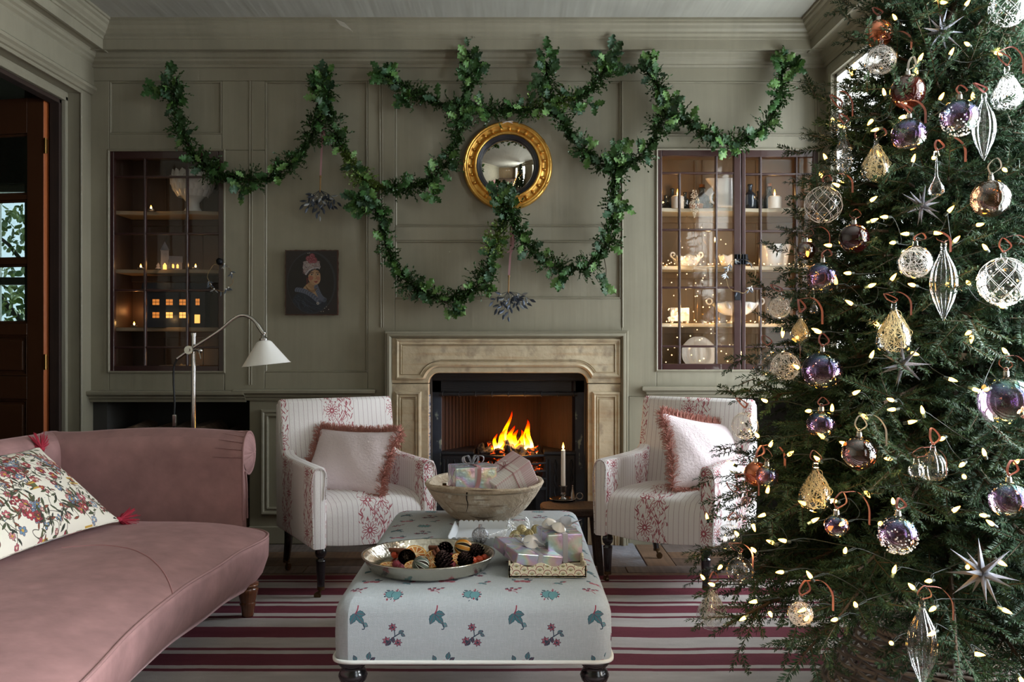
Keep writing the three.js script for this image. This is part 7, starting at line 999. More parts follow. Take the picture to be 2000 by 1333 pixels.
// two sprigs with metal leaves hung on velvet ribbon
{
  const leafD = mat('dark pewter leaf', { color: lin('#3d4450'), roughness: 0.35, metalness: 0.55 }), leafL = mat('pale silver leaf', { color: lin('#9aa0a6'), roughness: 0.35, metalness: 0.6 }), rib = mat('pink velvet ribbon', { color: lin('#b58a90'), roughness: 0.7, sheen: 0.5 }), wood = mat('pale twig', { color: lin('#8d6f47'), roughness: 0.8 });
  const lf = clean(grid(4, 8, (u, v) => { const a = u * 2 - 1, w = 0.0075 * Math.sin(Math.PI * Math.pow(clamp(v * 0.97 + 0.015), 0.9)); return [a * w, v * 0.04, 0.002 * (1 - a * a) + 0.006 * v * v]; })), berry = mat('pearl berry', { color: lin('#d8d4cc'), roughness: 0.3 });
  for (const [x, y0, y1, y2, ribTop, label, s, spread] of [[626, 345, 372, 425, 165, 'silver leaf sprig hung on a pink ribbon from the left hook above the portrait', 31, [-35, 36]], [994, 540, 570, 622, 420, 'dark silver leaf sprig hung on a pink ribbon over the fireplace', 47, [-34, 48]]]) {
    const Zs = WZ - 0.06, o = thing('hanging_sprig', label, 'hanging decoration', at(x, y0, Zs).toArray(), 0, 'silver sprigs on ribbons'), off = o.position, r = rng(s), P = (px, py, dz = 0) => at(px, py, Zs + dz).sub(off);
    part('ribbon', [strip([P(x + 2, ribTop), P(x + 4, lerp(ribTop, y0, 0.4)), P(x, y0)], 0.011, [1, 0, 0.2]), strip([P(x + 3, ribTop, -0.01), P(x + 9, lerp(ribTop, y0, 0.3), -0.02), P(x + 5, lerp(ribTop, y0, 0.55), -0.01), P(x - 4, lerp(ribTop, y0, 0.62))], 0.013, [1, 0, 0.3]), strip([P(x + 1, ribTop, -0.01), P(x + 6, lerp(ribTop, y0, 0.3), -0.03), P(x + 9, lerp(ribTop, y0, 0.5), -0.02), P(x + 3, lerp(ribTop, y0, 0.66), -0.01)], 0.007, [1, 0, 0.3])], rib, o);
    part('stem', tube([P(x, y0), P(x - 1, y1 + 4)], 0.0045, 4, 7), wood, o); part('tie', ball(0.007, 0, 0, 0, 10), wood, o);
    for (let k = 0; k < 11; k++) { const tx = x + lerp(spread[0], spread[1], (k + r() * 0.6) / 11), ty = lerp(y1, y2, 0.15 + 0.85 * Math.pow(1 - Math.abs(tx - x) / 52, 0.8) * (0.5 + 0.5 * r())), dz = rr(-0.05, 0.04, r), tip = P(tx, ty, dz), root = P(x - 1, y1), mid = root.clone().lerp(tip, 0.5).add(V(0, 0.012, 0));
      const tw = part('twig', taper([root, mid, tip], 0.0016, 0.0009, 8, 5), leafD, o), cv = new THREE.CatmullRomCurve3([root, mid, tip]);
      for (let i = 0; i < 4; i++) { const u = 0.4 + 0.2 * i, p = cv.getPointAt(Math.min(1, u)), d = cv.getTangentAt(Math.min(1, u)), sd = i % 2 ? 1 : -1, dir = d.clone().add(V(-d.y * sd, d.x * sd, rr(-0.3, 0.5, r)).multiplyScalar(i === 3 ? 0.1 : 0.9)).normalize(); const l = part('leaf', lf, r() > 0.75 ? leafL : leafD, o); l.position.copy(p); const xx = dir.clone().cross(V(rr(-0.6, 0.6, r), rr(-0.4, 0.8, r), 1)).normalize(); l.quaternion.setFromRotationMatrix(new THREE.Matrix4().makeBasis(xx, dir, xx.clone().cross(dir))); l.scale.setScalar(rr(0.75, 1.1, r)); }
      if (k % 3 === 0) part('berry', ball(0.004, ...mid.toArray(), 8), berry, o); }
  }
}
// chandelier behind the camera, seen in the mirror
{
  const o = thing('chandelier', 'small bronze chandelier with candle arms, seen only as a reflection in the convex mirror', 'chandelier', [0.0, 1.98, -1.15]), br = M.brass;
  part('stem', [tube([V(0, 0.94, 0), V(0, 0, 0)], 0.008, 2, 8), ball(0.035, 0, 0.05, 0, 14), ball(0.025, 0, 0.2, 0, 12), lathe([[0, 0.9], [0.05, 0.93], [0.05, 0.94], [0, 0.94]], 20)], br, o);
  for (let k = 0; k < 8; k++) { const a = k / 8 * 6.2832, d = V(Math.cos(a), 0, Math.sin(a)), p = (r, y) => d.clone().multiplyScalar(r).setY(y); const arm = part('arm', tube([p(0.02, 0.06), p(0.1, -0.02), p(0.2, -0.01), p(0.26, 0.06)], 0.006, 20, 6), br, o); part('candle_tube', [cyl(0.01, 0.01, 0.07, 10).translate(p(0.26, 0).x, 0.06, p(0.26, 0).z)], wax, arm); part('drip_dish', cyl(0.02, 0.026, 0.006, 14).translate(p(0.26, 0).x, 0.056, p(0.26, 0).z), br, arm); }
}
// ---------------------------------------------------------------- the Christmas tree
const TX = 1.28, TZ = 2.72;                          // axis: x and depth
const treeR = (y) => { const k = [[0.2, 0.5], [0.34, 0.66], [0.5, 0.74], [0.75, 0.66], [1.0, 0.58], [1.35, 0.49], [1.7, 0.375], [2.1, 0.21], [2.5, 0.11], [2.75, 0.02]]; for (let i = 1; i < k.length; i++) if (y < k[i][0]) return lerp(k[i - 1][1], k[i][1], clamp((y - k[i - 1][0]) / (k[i][0] - k[i - 1][0]))); return 0.02; };
function onTree(px, py, k = 1, extra = 0) {           // first point of the tree's skin (times k) on the sight line through a photo point
  for (let Z = 1.7; Z < 3.6; Z += 0.004) { const p = at(px, py, Z); if (Math.hypot(p.x - TX, p.z + TZ) < treeR(p.y) * k) return at(px, py, Z - extra); }
  return at(px, py, TZ);
}
{
  const tree = thing('christmas_tree', 'tall dense green fir tree in a woven basket, hung with lights and glass', 'tree', [TX, 0, -TZ]), r = rng(2024);
  const bark = mat('fir bark', { color: lin('#4a3a2c'), roughness: 0.95, bumpMap: bumpFine, bumpScale: 0.01 }), needle = mat('fir needles', { color: 0xffffff, roughness: 0.5, vertexColors: true, specularIntensity: 0.35 });
  part('trunk', taper([V(0, 0.0, 0), V(0.005, 1.2, 0), V(0, 2.78, 0)], 0.042, 0.006, 14, 10), bark, tree);
  // one spray of needles: a shoot with side shoots, set all round with flat pointed needles; grows along +y, its face towards +z
  function spray(seed, len, nside) {
    const q = rng(seed), pos = [], col = [], nor = [], twigs = [[V(0, 0, 0), V(0, len, 0.012), 1]];
    for (let i = 0; i < nside; i++) { const s = i % 2 ? 1 : -1, y0 = len * (0.12 + 0.62 * (i >> 1) / Math.max(1, (nside >> 1) - 0.4)), L = len * rr(0.42, 0.6, q) * (1 - 0.28 * y0 / len), a = rr(0.75, 1.0, q); twigs.push([V(0, y0, 0), V(Math.sin(a) * L * s, y0 + Math.cos(a) * L, rr(-0.012, 0.014, q)), 0.9]); }
    const c1 = [0.008, 0.022, 0.012], c2 = [0.03, 0.064, 0.026];
    const tri = (a, b, c, k) => { const n = b.clone().sub(a).cross(c.clone().sub(a)).normalize(); for (const p of [a, b, c]) { pos.push(p.x, p.y, p.z); nor.push(n.x, n.y, n.z); col.push(...k); } };
    for (const [a, b, w] of twigs) {
      const d = b.clone().sub(a), L = d.length(); d.normalize(); const side = d.clone().cross(V(0, 0, 1)).normalize(), up = side.clone().cross(d);
      const r0 = 0.0022, st = [0, 1, 2].map((k) => side.clone().multiplyScalar(Math.cos(k * 2.094) * r0).addScaledVector(up, Math.sin(k * 2.094) * r0)), bc = [0.06, 0.045, 0.025];
      for (let k = 0; k < 3; k++) { const e = st[k], f = st[(k + 1) % 3]; tri(a.clone().add(e), a.clone().add(f), b, bc); }
      const n = Math.round(L / 0.0018);
      for (let i = 0; i < n; i++) {
        const t = (i + q()) / n, p = a.clone().lerp(b, t), ang = q() < 0.6 ? (i % 2 ? 0 : Math.PI) + rr(-0.55, 0.55, q) : q() * 6.283, fwd = rr(0.35, 0.75, q) + 0.5 * t * t;
        const dir = side.clone().multiplyScalar(Math.cos(ang)).addScaledVector(up, Math.sin(ang)).addScaledVector(d, fwd).normalize(), nl = rr(0.0165, 0.0225, q) * (1 - 0.35 * t * t) * w, wd = 0.002;
        const x = dir.clone().cross(up).normalize(); if (x.lengthSq() < 0.5) x.copy(side); const z = x.clone().cross(dir), tip = p.clone().addScaledVector(dir, nl), m = p.clone().addScaledVector(dir, nl * 0.45);
        const k = q() * 0.7 + 0.3 * t * t, c = c1.map((v, j) => lerp(v, c2[j], k));
        const e1 = m.clone().addScaledVector(x, wd), e2 = m.clone().addScaledVector(x, -wd), e3 = m.clone().addScaledVector(z, wd * 0.6);
        tri(p, e1, e3, c); tri(p, e3, e2, c); tri(e1, tip, e3, c); tri(e3, tip, e2, c); tri(p, e2, e1, c); tri(e1, e2, tip, c);
      }
    }
    const g = new THREE.BufferGeometry(); g.setAttribute('position', new THREE.Float32BufferAttribute(pos, 3)); g.setAttribute('normal', new THREE.Float32BufferAttribute(nor, 3)); g.setAttribute('color', new THREE.Float32BufferAttribute(col, 3)); return g;
  }
  const sprays = [spray(1, 0.17, 2), spray(2, 0.15, 2), spray(3, 0.19, 3), spray(4, 0.13, 1)];
  // limbs in whorls
  const spots = []; let limbs = 0; const limbG = [];
  for (let y = 0.5; y < 2.66; y += lerp(0.082, 0.07, y / 2.6)) {
    const Rr = treeR(y), n = Math.max(4, Math.round(lerp(6, 15, clamp(Rr / 0.7))));
    const a0 = r() * 6.283;
    for (let k = 0; k < n; k++) {
      const a = a0 + (k + rr(-0.3, 0.3, r)) / n * 6.2832, d = V(Math.cos(a), 0, Math.sin(a)); let L = Rr * rr(0.82, 1.06, r) - 0.07;
      if (d.x > 0.02) L = Math.min(L, (XR - 0.09 - TX) / d.x); L = Math.max(0.05, L);
      const rise = rr(-0.02, 0.1, r) * (1 - y / 6), droop = lerp(0.2, 0.03, y / 2.6) + (y < 0.6 ? 0.06 : 0), C = (t) => d.clone().multiplyScalar(L * t).add(V(0, y + rise * Math.sin(t * 2.2) - droop * t * t * L / 0.7 + 0.05 * t * t * t, 0));
      limbG.push([C(0), C(0.35), C(0.7), C(0.98)]);
      const m = Math.max(2, Math.round(L * 0.78 / 0.052));
      for (let i = 0; i <= m; i++) { const t = lerp(0.24, 0.9, i / m), p = C(t), tn = C(t + 0.02).sub(C(t - 0.02)).normalize();
        if (i === m) spots.push([p, tn.add(V(0, rr(-0.35, 0.35, r), 0)).normalize(), rr(-0.9, 0.9, r), 2, t]); else for (const s of [-1, 1]) { const b = s * rr(0.55, 1.0, r), dir = tn.clone().applyAxisAngle(V(0, 1, 0), b).add(V(0, rr(-0.65, 0.5, r), 0)).normalize(); spots.push([p, dir, s * rr(-0.2, 0.8, r), (r() * 4) | 0, t]); } }
    }
  }
  limbG.sort((a, b) => (b[3].z - 0.35 * b[3].x) - (a[3].z - 0.35 * a[3].x));
  limbG.slice(0, 240).forEach((p) => part('branch', taper(p, 0.009, 0.0035, 6, 5), bark, tree));
  part('inner_branches', limbG.slice(240).map((p) => taper(p, 0.009, 0.0035, 6, 5)), bark, tree).userData.kind = 'stuff';
  // place the sprays; those that show largest are parts of their own, the mass behind them is joined
  const cam = V(-TX, HC, TZ), list = spots.map(([p, d, roll, k, t]) => {
    const o2 = V(p.x, 0, p.z).normalize(), z0 = V(0, 0.55, 0).addScaledVector(o2, 0.75 * (1 - Math.abs(d.dot(o2)))).normalize().applyAxisAngle(d, roll), x = d.clone().cross(z0).normalize(), z = x.clone().cross(d), s = rr(0.82, 1.15, r);
    const m = new THREE.Matrix4().makeBasis(x, d, z).scale(V(s, s, s)).setPosition(p), tip = p.clone().addScaledVector(d, 0.1 * s);
    const rad = Math.hypot(tip.x, tip.z) / treeR(tip.y), to = cam.clone().sub(tip), front = tip.clone().setY(0).normalize().dot(to.clone().setY(0).normalize());
    const w = tip.clone().add(V(TX, 0, -TZ)), px = CX + F * w.x / -w.z, py = CY - F * (w.y - HC) / -w.z;
    const seen = px > 1360 && px < 2010 && py > -20 && py < 1345; return { m, k, seen, score: (seen ? 2 : 0) + rad * 1.2 + front * 0.9 - to.length() * 0.15, x: w.x };
  }).filter((o) => o.x < XR - 0.01);
  list.sort((a, b) => b.score - a.score);
  const rest = [[], [], [], []];
  list.forEach((o, i) => { if (i < 300) { const b = part('branch_tip', sprays[o.k], needle, tree); o.m.decompose(b.position, b.quaternion, b.scale); } else rest[o.k].push(o.m); });
  rest.forEach((L, k) => { const im = new THREE.InstancedMesh(sprays[k], needle, L.length); L.forEach((m, i) => im.setMatrixAt(i, m)); im.name = k ? 'foliage_00' + k : 'foliage'; im.userData.kind = 'stuff'; tree.add(shade(im)); });
  console.log('sprays', list.length, 'limbs', limbG.length, 'tris', sprays.map((s) => s.attributes.position.count / 3).join());
}
// ---- woven willow basket round the foot of the tree
{
  const o = thing('willow_basket', 'grey brown woven willow basket skirt round the foot of the tree', 'basket', [TX, 0, -TZ]), r = rng(33);
  const wil = ['#857a70', '#968878', '#6f655d'].map((c) => mat('weathered willow', { color: lin(c), roughness: 0.75, bumpMap: rep(bumpBrush, 2, 6), bumpScale: 0.003 }));
  const rad = (y) => 0.232 + (0.31 - y) * 0.62, N = 26;
  for (let k = 0; k < N; k++) { const a = k / N * 6.2832; part('stake', taper([V(Math.cos(a) * rad(0.004), 0.004, Math.sin(a) * rad(0.004)), V(Math.cos(a) * rad(0.318), 0.318, Math.sin(a) * rad(0.318))], 0.005, 0.004, 3, 6), wil[2], o); }
  for (let i = 0; i < 24; i++) { const y = 0.008 + i * 0.0128; const pts = Array.from({ length: N * 4 }, (_, j) => { const a = j / (N * 4) * 6.2832, w = 0.0065 * Math.cos(a * N / 2 + (i % 2) * Math.PI); return V(Math.cos(a) * (rad(y) + w), y + 0.0015 * Math.sin(a * 3 + i), Math.sin(a) * (rad(y) + w)); }); part('weave_strand', tube(pts, 0.0056, N * 8, 5, true), wil[i % 3 === 0 ? 1 : (r() * 3) | 0], o); }
  for (const ph of [0, 2.1, 4.2]) part('rim_braid', tube(Array.from({ length: N * 6 }, (_, j) => { const a = j / (N * 6) * 6.2832; return V(Math.cos(a) * (rad(0.318) + 0.008 * Math.cos(a * N + ph)), 0.319 + 0.008 * Math.sin(a * N + ph), Math.sin(a) * (rad(0.318) + 0.008 * Math.cos(a * N + ph))); }), 0.0055, N * 12, 5, true), wil[1], o);
}
// ---- fairy lights
{
  const o = thing('fairy_lights', 'string of warm white pointed fairy lights on dark wire wound all over the fir tree', 'string lights', [TX, 0, -TZ]), r = rng(55);
  const glow = mat('warm lit bulb', { color: lin('#40300f'), roughness: 0.3, emissive: lin('#ffb347'), emissiveIntensity: 12, specularIntensity: 0.3 }), sock = mat('dark green socket', { color: lin('#12221a'), roughness: 0.6 }), wireM = mat('dark green wire', { color: lin('#0e1a14'), roughness: 0.6 });
  const bulb = clean(lathe([[0, 0], [0.0042, 0.001], [0.005, 0.006], [0.0042, 0.012], [0.002, 0.019], [0, 0.022]], 8)), sk = clean(cyl(0.004, 0.0045, 0.012, 8).translate(0, -0.011, 0));
  // where they show in the photograph
  const L = [[1838, 5], [1885, 12], [1750, 38], [1728, 55], [1892, 88], [1855, 108], [1795, 118], [1787, 134], [1669, 137], [1942, 102], [1728, 186], [1835, 195], [1767, 227], [1900, 193], [1704, 234], [1716, 252], [1614, 312], [1720, 305], [1824, 308], [1782, 317], [1640, 364], [1605, 345], [1700, 393], [1733, 424], [1700, 433], [1851, 415], [1775, 457], [1747, 474], [1823, 455], [1908, 440], [1863, 473], [1927, 487], [1624, 480], [1577, 492], [1661, 534], [1740, 548], [1697, 560], [1633, 556], [1786, 558], [1893, 555], [1665, 595], [1600, 648], [1716, 636], [1898, 656], [1895, 648], [1529, 646], [1603, 649], [1556, 660], [1965, 689], [1852, 740], [1666, 770], [1498, 785], [1744, 783], [1748, 800], [1803, 808], [1773, 826], [1625, 803], [1684, 811], [1583, 803], [1843, 856], [1481, 854], [1503, 873], [1539, 890], [1742, 897], [1882, 906], [1924, 890], [1982, 905], [1882, 930], [1498, 964], [1652, 868], [1610, 856], [1574, 986], [1633, 980], [1745, 984], [1495, 1005], [1721, 1022], [1648, 1022], [1470, 1024], [1441, 1046], [1536, 1058], [1512, 1062], [1475, 1078], [1650, 1080], [1940, 1026], [1925, 1008], [1409, 1106], [1375, 1132], [1395, 1144], [1530, 1118], [1585, 1130], [1745, 1120], [1818, 1135], [1890, 1110], [1785, 1151], [1479, 1175], [1503, 1197], [1457, 1206], [1574, 1190], [1572, 1212], [1634, 1210], [1672, 1185], [1826, 1187], [1957, 1190], [1742, 1258], [1903, 1278], [1992, 1325], [1825, 1236], [1950, 1097], [1585, 1020], [1690, 960], [1860, 1000], [1900, 760], [1780, 690], [1560, 720], [1600, 900], [1700, 700], [1850, 560], [1960, 600], [1960, 330], [1650, 250], [1930, 760]];
  const pts = L.map(([x, y]) => onTree(x, y, 0.99).sub(o.position));
  for (let k = 0; k < 34; k++) { const y = rr(0.45, 2.5, r), a = -Math.PI / 2 + rr(-2.2, 2.2, r) + 0, R0 = treeR(y) * 0.97, p = V(Math.cos(a) * R0, y, Math.sin(a) * R0); if (p.x < XR - TX - 0.08 && Math.sin(a) < 0.1) pts.push(p); }
  pts.forEach((p, i) => { const b = part('bulb', bulb, glow, o); const out = V(p.x, 0, p.z).normalize(); b.position.copy(p); b.quaternion.setFromUnitVectors(V(0, 1, 0), V(out.x * 0.5 + rr(-0.9, 0.9, r), rr(-0.5, 0.9, r), out.z * 0.5 + rr(-0.4, 0.4, r)).normalize()); part('socket', sk, sock, b);
    if (i % 3 === 0) { const l = lamp(p.clone().add(o.position).add(out.clone().multiplyScalar(0.012)), 0.017, [1, 0.66, 0.28], 0.4); } });
  // the wire runs from bulb to bulb, just inside the foliage
  const order = pts.map((p) => [p, Math.round(p.y / 0.09) * 100 + Math.atan2(p.z, p.x) * (Math.round(p.y / 0.09) % 2 ? 1 : -1)]).sort((a, b) => a[1] - b[1]).map((e) => e[0]);
  for (let i = 0; i + 1 < order.length; i++) { const a = order[i], b = order[i + 1]; if (a.distanceTo(b) > 0.6) continue; const m = a.clone().lerp(b, 0.5).multiply(V(0.84, 1, 0.84)).add(V(0, -0.01, 0)); part('wire', tube([a, a.clone().multiply(V(0.9, 1, 0.9)), m, b.clone().multiply(V(0.9, 1, 0.9)), b], 0.0013, 10, 4), wireM, o); }
}
// ---- glass ornaments
{
  const r = rng(70);
  const pane = (n, c, extra = {}) => mat(n, { color: lin(c), transmission: 1, thickness: 0, roughness: 0.015, ior: 1.6, ...extra });
  const GL = { clear: pane('clear blown glass', '#fbfbfb'), copper: mat('copper mirrored glass', { color: lin('#b5633c'), metalness: 0.75, roughness: 0.08, clearcoat: 1 }), red: mat('dark red brown glass', { color: lin('#3a130e'), metalness: 0.35, roughness: 0.05, clearcoat: 1 }), maroon: mat('deep maroon glass', { color: lin('#24070b'), metalness: 0.3, roughness: 0.06, clearcoat: 1 }), amber: pane('pale amber glass', '#d9b49a', { ior: 2.0 }), rose: pane('smoky rose glass', '#b58a84', { ior: 2.2 }),
    irid: mat('iridescent soap bubble glass', { map: tex(256, 256, (u, v) => { const a = v * 1.3 + nC(u, v) * 0.9, c = (p) => 0.56 + 0.085 * Math.cos(6.283 * (a + p)); return [c(0), c(0.36), c(0.66) + 0.06]; }), metalness: 1, roughness: 0.03, transparent: true, opacity: 0.36 }) };
  const silver = mat('silver cap', { color: lin('#b9b7b2'), metalness: 1, roughness: 0.25 }), thread = mat('white glass thread', { color: lin('#d9d9d6'), roughness: 0.4 }), goldT = mat('pale gold thread', { color: lin('#c9b98a'), roughness: 0.4, metalness: 0.4 }), glit = mat('silver glitter', { color: lin('#74767e'), metalness: 0.7, roughness: 0.45, bumpMap: rep(bumpFine, 8, 8), bumpScale: 0.004 }), rib = mat('pink velvet ribbon loop', { color: lin('#a87068'), roughness: 0.8, sheen: 0.5 }), ribS = mat('silver ribbon loop', { color: lin('#c9c4bc'), roughness: 0.5 });
  const sphere = clean(new THREE.SphereGeometry(1, 40, 26));
  const prof = (p) => clean(lathe(p, 40));
  const drop = prof([[0, -1], [0.36, -0.93], [0.62, -0.72], [0.74, -0.42], [0.7, -0.1], [0.52, 0.25], [0.3, 0.58], [0.15, 0.85], [0.1, 1.0]]);
  const ribbed = (pr, n, d) => clean(grid(n * 6, 30, (u, v) => { const a = u * 6.2832, k = v * (pr.length - 1), i = Math.min(pr.length - 2, k | 0), f = k - i, s = f * f * (3 - 2 * f) * 0.5 + f * 0.5, rad = lerp(pr[i][0], pr[i + 1][0], f) * (1 + d * Math.cos(a * n)), y = lerp(pr[i][1], pr[i + 1][1], f); return [Math.cos(a) * rad, y, Math.sin(a) * rad]; }));
  const finial = ribbed([[0.01, -1], [0.05, -0.9], [0.13, -0.7], [0.23, -0.42], [0.3, -0.1], [0.3, 0.15], [0.24, 0.45], [0.13, 0.72], [0.06, 0.9], [0.05, 1]], 14, 0.05), spindle = ribbed([[0.02, -1], [0.1, -0.8], [0.24, -0.5], [0.3, -0.25], [0.2, -0.06], [0.29, 0.1], [0.2, 0.36], [0.11, 0.65], [0.06, 1]], 12, 0.05), ribBall = ribbed([[0.02, -1], [0.4, -0.9], [0.72, -0.6], [0.8, -0.2], [0.74, 0.2], [0.5, 0.65], [0.2, 0.9], [0.12, 1]], 16, 0.04);
  const spire = prof([[0, -1], [0.22, -0.95], [0.38, -0.75], [0.36, -0.5], [0.2, -0.25], [0.08, 0.0], [0.05, 0.5], [0.02, 1]]);
  const tangle = (n, s, drp) => { const q = rng(s), L = []; for (let k = 0; k < n; k++) { const pt = () => { const a = q() * 6.283, c = q() * 2 - 1, w = Math.sqrt(1 - c * c), kk = drp ? (c > 0 ? 0.66 * (1 - c * 0.6) : 0.66) : 0.93; return V(w * Math.cos(a) * kk, c * 0.92, w * Math.sin(a) * kk); }; const a = pt(), b = pt(), m = a.clone().lerp(b, 0.5).add(V(rr(-0.1, 0.1, q), rr(-0.1, 0.1, q), rr(-0.1, 0.1, q))); const mm = drp ? m : m.normalize().multiplyScalar(0.9); L.push(tube([a, mm, b], 0.011, 8, 3)); } return merge(L); };
  const tA = tangle(90, 5, false), tB = tangle(110, 6, true);
  const net = (() => { const L = []; for (let k = 0; k < 9; k++) for (const s of [-1, 1]) L.push(tube(Array.from({ length: 13 }, (_, i) => { const t = i / 12, th = lerp(0.25, 2.9, t), a = k / 9 * 6.283 + s * t * 2.4; return V(Math.sin(th) * Math.cos(a), Math.cos(th), Math.sin(th) * Math.sin(a)).multiplyScalar(1.003); }), 0.008, 26, 4)); return merge(L); })();
  const dotsG = (() => { const L = [], q = rng(8); for (let k = 0; k < 120; k++) { const th = 0.9 + 2.1 * Math.sqrt(q()), a = q() * 6.283; const g = ball(0.045, Math.sin(th) * Math.cos(a), Math.cos(th), Math.sin(th) * Math.sin(a), 6); L.push(g); } return merge(L); })();
  const starG = (() => { const L = [], q = rng(12), ds = []; for (let i = 0; i < 14; i++) { const y = 1 - (i + 0.5) / 7, a = i * 2.39996; ds.push(V(Math.sqrt(1 - y * y) * Math.cos(a), y, Math.sqrt(1 - y * y) * Math.sin(a))); } for (const d of ds) { const g = new THREE.ConeGeometry(0.1, rr(0.8, 1.05, q), 4).translate(0, 0.46, 0); L.push(aim(g, V(0, 0, 0), d)); } return L.map(clean); })();
  let count = 0;
  function ornament(kind, px, py, rp, label, opt = {}) {
    const names = { ball: ['glass_bauble', 'bauble'], drop: ['teardrop_ornament', 'ornament'], finial: ['glass_finial', 'ornament'], star: ['star_ornament', 'star'], spire: ['glass_drop', 'ornament'] };
    const base = onTree(px, py, opt.k ?? 1.0), Z = -base.z, s = rp / F * Z, [nm, cat] = names[kind], o = thing(nm, label, cat, base.toArray(), r() * 6, { ball: 'baubles on the tree', drop: 'teardrops on the tree', finial: 'glass finials on the tree', star: 'glitter stars on the tree', spire: 'small glass drops on the tree' }[kind]);
    const g = opt.g ?? GL.clear; let top = s;
    const put = (n, geo, m, sc) => { const p = part(n, geo, m, o); p.scale.set(...(Array.isArray(sc) ? sc : [sc, sc, sc])); return p; };
    if (kind === 'ball') { put(opt.rib ? 'ribbed_glass' : 'glass', opt.rib ? ribBall : sphere, g, s); if (opt.t) put('glass_threads', tA, opt.t === 2 ? goldT : thread, s).userData.kind = 'stuff'; if (opt.net) put('etched_lines', net, thread, s); if (opt.dots) put('frosted_dots', dotsG, thread, s).userData.kind = 'stuff'; }
    if (kind === 'drop') { top = s * 1.35; put('glass', drop, g, s * 1.35); put('glass_threads', tB, opt.t === 2 ? goldT : thread, s * 1.33).userData.kind = 'stuff'; }
    if (kind === 'finial') { top = rp / F * Z; put('ribbed_glass', opt.sp ? spindle : finial, g, [s * 1.15, s, s * 1.15]); }
    if (kind === 'spire') put('glass', spire, g, s);
    if (kind === 'star') { starG.forEach((q) => put('spike', q, glit, s)); o.rotation.set(opt.rx ?? 0.3, r() * 6, opt.rz ?? 0.2); return o; }
    const cap = part('cap', [cyl(0.0075, 0.0065, 0.011, 14).translate(0, top - 0.002, 0), move(new THREE.TorusGeometry(0.0045, 0.0009, 6, 14), 0, top + 0.013, 0)], opt.g === GL.clear || !opt.g ? GL.clear : silver, o);
    const w = rr(-0.03, 0.03, r), h = rr(0.03, 0.055, r), rm = opt.rs ? ribS : rib; o.rotation.y = rr(-0.6, 0.6, r);
    part('ribbon', [strip([V(0, top + 0.012, 0), V(-0.012 + w * 0.3, top + h * 0.6, 0.006), V(w, top + h, -0.004), V(0.016 + w * 0.4, top + h * 0.55, 0.004), V(0.001, top + 0.012, 0)], 0.006, [0.2, 0, 1]), ...(count++ % 2 ? [strip([V(w, top + h, 0), V(w + 0.03, top + h * 1.05, 0.02), V(w + 0.05, top + h * 0.5, 0.03), V(w + 0.052, top - 0.02, 0.032)], 0.006, [0.3, 0, 1])] : [])], rm, o);
    return o;
  }
  const B = (...a) => ornament('ball', ...a), Dp = (...a) => ornament('drop', ...a), Fn = (...a) => ornament('finial', ...a), St = (...a) => ornament('star', ...a), Sp = (...a) => ornament('spire', ...a);
  B(1716, 66, 27, 'copper mirrored glass bauble, topmost on the left edge of the tree', { g: GL.copper, k: 1.02 });
  B(1721, 117, 31, 'clear bauble filled with fine glass threads, just below the copper bauble', { t: 1, k: 1.05 });
  B(1773, 179, 33, 'dark red brown bauble right below the thread-filled bauble near the top', { g: GL.red, k: 1.04, rs: 1 });
  B(1776, 265, 35, 'iridescent soap bubble bauble below the dark red brown bauble', { g: GL.irid, k: 1.04 });
  B(1874, 229, 36, 'clear bauble with white confetti dots beside the long upper finial', { g: GL.irid, dots: 1, k: 1.04 });
  Dp(1967, 178, 30, 'clear teardrop of white glass threads at the upper right of the tree', { t: 1, k: 1.06 });
  Fn(1922, 252, 62, 'long clear ribbed finial hanging beside the confetti bauble', { k: 1.07 });
  St(1838, 62, 50, 'glitter star with thin spikes near the top of the tree');
  B(1970, 14, 36, 'etched clear bauble with white lines, cut by the top right of the picture', { net: 1, dots: 1 });
  Fn(1648, 300, 50, 'small ribbed spindle at the left edge of the tree above the cupboard corner', { sp: 1, k: 1.05 });
  B(1640, 240, 20, 'small clear bauble on the left edge above the ribbed spindle', { k: 1.03 });
  Dp(1711, 318, 29, 'pale gold teardrop of threads left of the upper iridescent bauble', { t: 2, k: 1.05 });
  Sp(1829, 345, 42, 'clear glass spire drop in the middle upper tree above the dark star', { k: 1.05 });
  B(1935, 388, 37, 'pale amber clear bauble with silver ribbon at the right of the tree', { g: GL.amber, k: 1.05, rs: 1 });
  B(1608, 400, 36, 'clear bauble with etched white net at the left edge before the cupboard', { net: 1, k: 1.03 });
  B(1668, 466, 29, 'deep maroon bauble half behind a branch in the left middle of the tree', { g: GL.maroon, k: 1.02 });
  B(1788, 513, 34, 'clear bauble wrapped in fine threads left of the long middle finial', { t: 1, k: 1.02 });
  Fn(1843, 555, 72, 'longest clear ribbed finial hanging in the middle of the tree', { k: 1.08 });
  B(1960, 550, 47, 'big clear bauble with etched diamonds and dots at the right of the tree', { net: 1, dots: 1, k: 1.04 });
  B(1607, 543, 31, 'small iridescent clear bauble at the left edge in front of the right cupboard door', { g: GL.irid, k: 1.04 });
  St(1800, 402, 48, 'dark glitter star among branches above the long middle finial', { rx: 0.6, rz: -0.4 });
  Dp(1746, 648, 35, 'pale gold teardrop of threads just above the large silver star', { t: 2, k: 1.05 });
  Sp(1590, 590, 24, 'little clear drop under the iridescent clear bauble at the left edge', { k: 1.04 });
  B(1574, 490, 18, 'small rose bauble peeping out at the left edge beside the cupboard door', { g: GL.rose });
  B(1523, 601, 23, 'small bauble of white threads hanging free before the cupboard', { t: 1, k: 1.05 });
  Dp(1563, 645, 19, 'small gold thread teardrop at the left edge below the free white bauble', { t: 2, k: 1.02 });
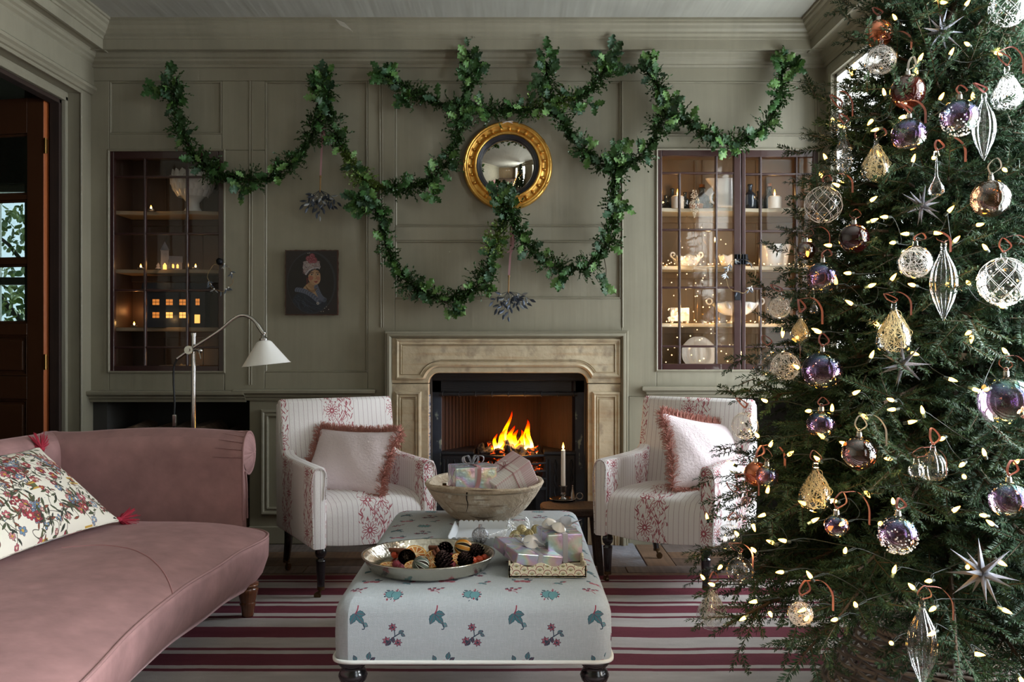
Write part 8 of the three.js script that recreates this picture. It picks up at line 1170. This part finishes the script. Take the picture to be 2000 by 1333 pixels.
  B(1499, 711, 28, 'plain clear bauble at the left edge before the bottom of the cupboard door', { k: 1.03 });
  B(1534, 716, 31, 'clear thread bauble next to the plain clear bauble at the left edge', { t: 1 });
  B(1606, 725, 39, 'large iridescent blue and pink bauble left of the large silver star', { g: GL.irid, k: 1.05 });
  St(1763, 712, 58, 'large silver glitter star in the centre of the tree', { rx: 0.1, rz: 0.1 });
  B(1965, 785, 52, 'largest iridescent bauble, at the right edge of the picture', { g: GL.irid, k: 1.05 });
  B(1604, 830, 28, 'iridescent dark bauble above the smoky rose bauble', { g: GL.irid, k: 1.03 });
  B(1678, 886, 34, 'smoky rose clear bauble with silver ribbon in the lower middle of the tree', { g: GL.rose, k: 1.05, rs: 1 });
  B(1822, 912, 33, 'ribbed clear bauble half hidden by branches right of the rose bauble', { rib: 1, k: 1.0 });
  B(1790, 920, 16, 'tiny clear bauble beside the ribbed clear bauble', { k: 1.03 });
  Dp(1593, 957, 33, 'gold thread teardrop below the iridescent dark bauble', { t: 2, k: 1.04 });
  B(1477, 926, 24, 'copper mirrored bauble behind the small iridescent one at the left edge', { g: GL.copper, k: 0.98 });
  B(1498, 931, 22, 'small iridescent bauble in front of the copper bauble at the left edge', { g: GL.irid, k: 1.05 });
  B(1970, 977, 37, 'iridescent bauble at the right edge below the largest bauble', { g: GL.irid, k: 1.04 });
  B(1455, 832, 26, 'clear bauble with white net against the right armchair back', { net: 1, k: 1.03 });
  B(1634, 1028, 24, 'small iridescent bauble left of the dotted iridescent bauble low on the tree', { g: GL.irid, k: 1.03 });
  B(1754, 1044, 38, 'iridescent bauble with dimpled dots low in the middle of the tree', { g: GL.irid, dots: 1, k: 1.06 });
  St(1918, 1120, 76, 'biggest silver glitter star, low on the right of the tree', { rx: -0.2, rz: 0.3 });
  Fn(1801, 1262, 80, 'biggest clear finial hanging in front of the willow basket', { k: 1.07 });
  Dp(1390, 1190, 30, 'clear thread teardrop hanging lowest at the left over the rug', { t: 1, k: 1.03 });
  B(1446, 1115, 26, 'clear bauble above the lowest teardrop, behind a low branch', { k: 0.99 });
  B(1424, 1050, 25, 'clear bauble in front of the right armchair leg', { k: 1.02 });
  B(1564, 1200, 26, 'clear thread bauble low over the rug left of the basket', { t: 1, k: 1.0 });
  Sp(1436, 1000, 30, 'clear glass drop against the arm of the right armchair', { k: 1.03 });
  Fn(1452, 985, 34, 'small ribbed spindle beside the glass drop before the right armchair', { sp: 1, k: 1.0 });
}
renderer.render(scene, camera);
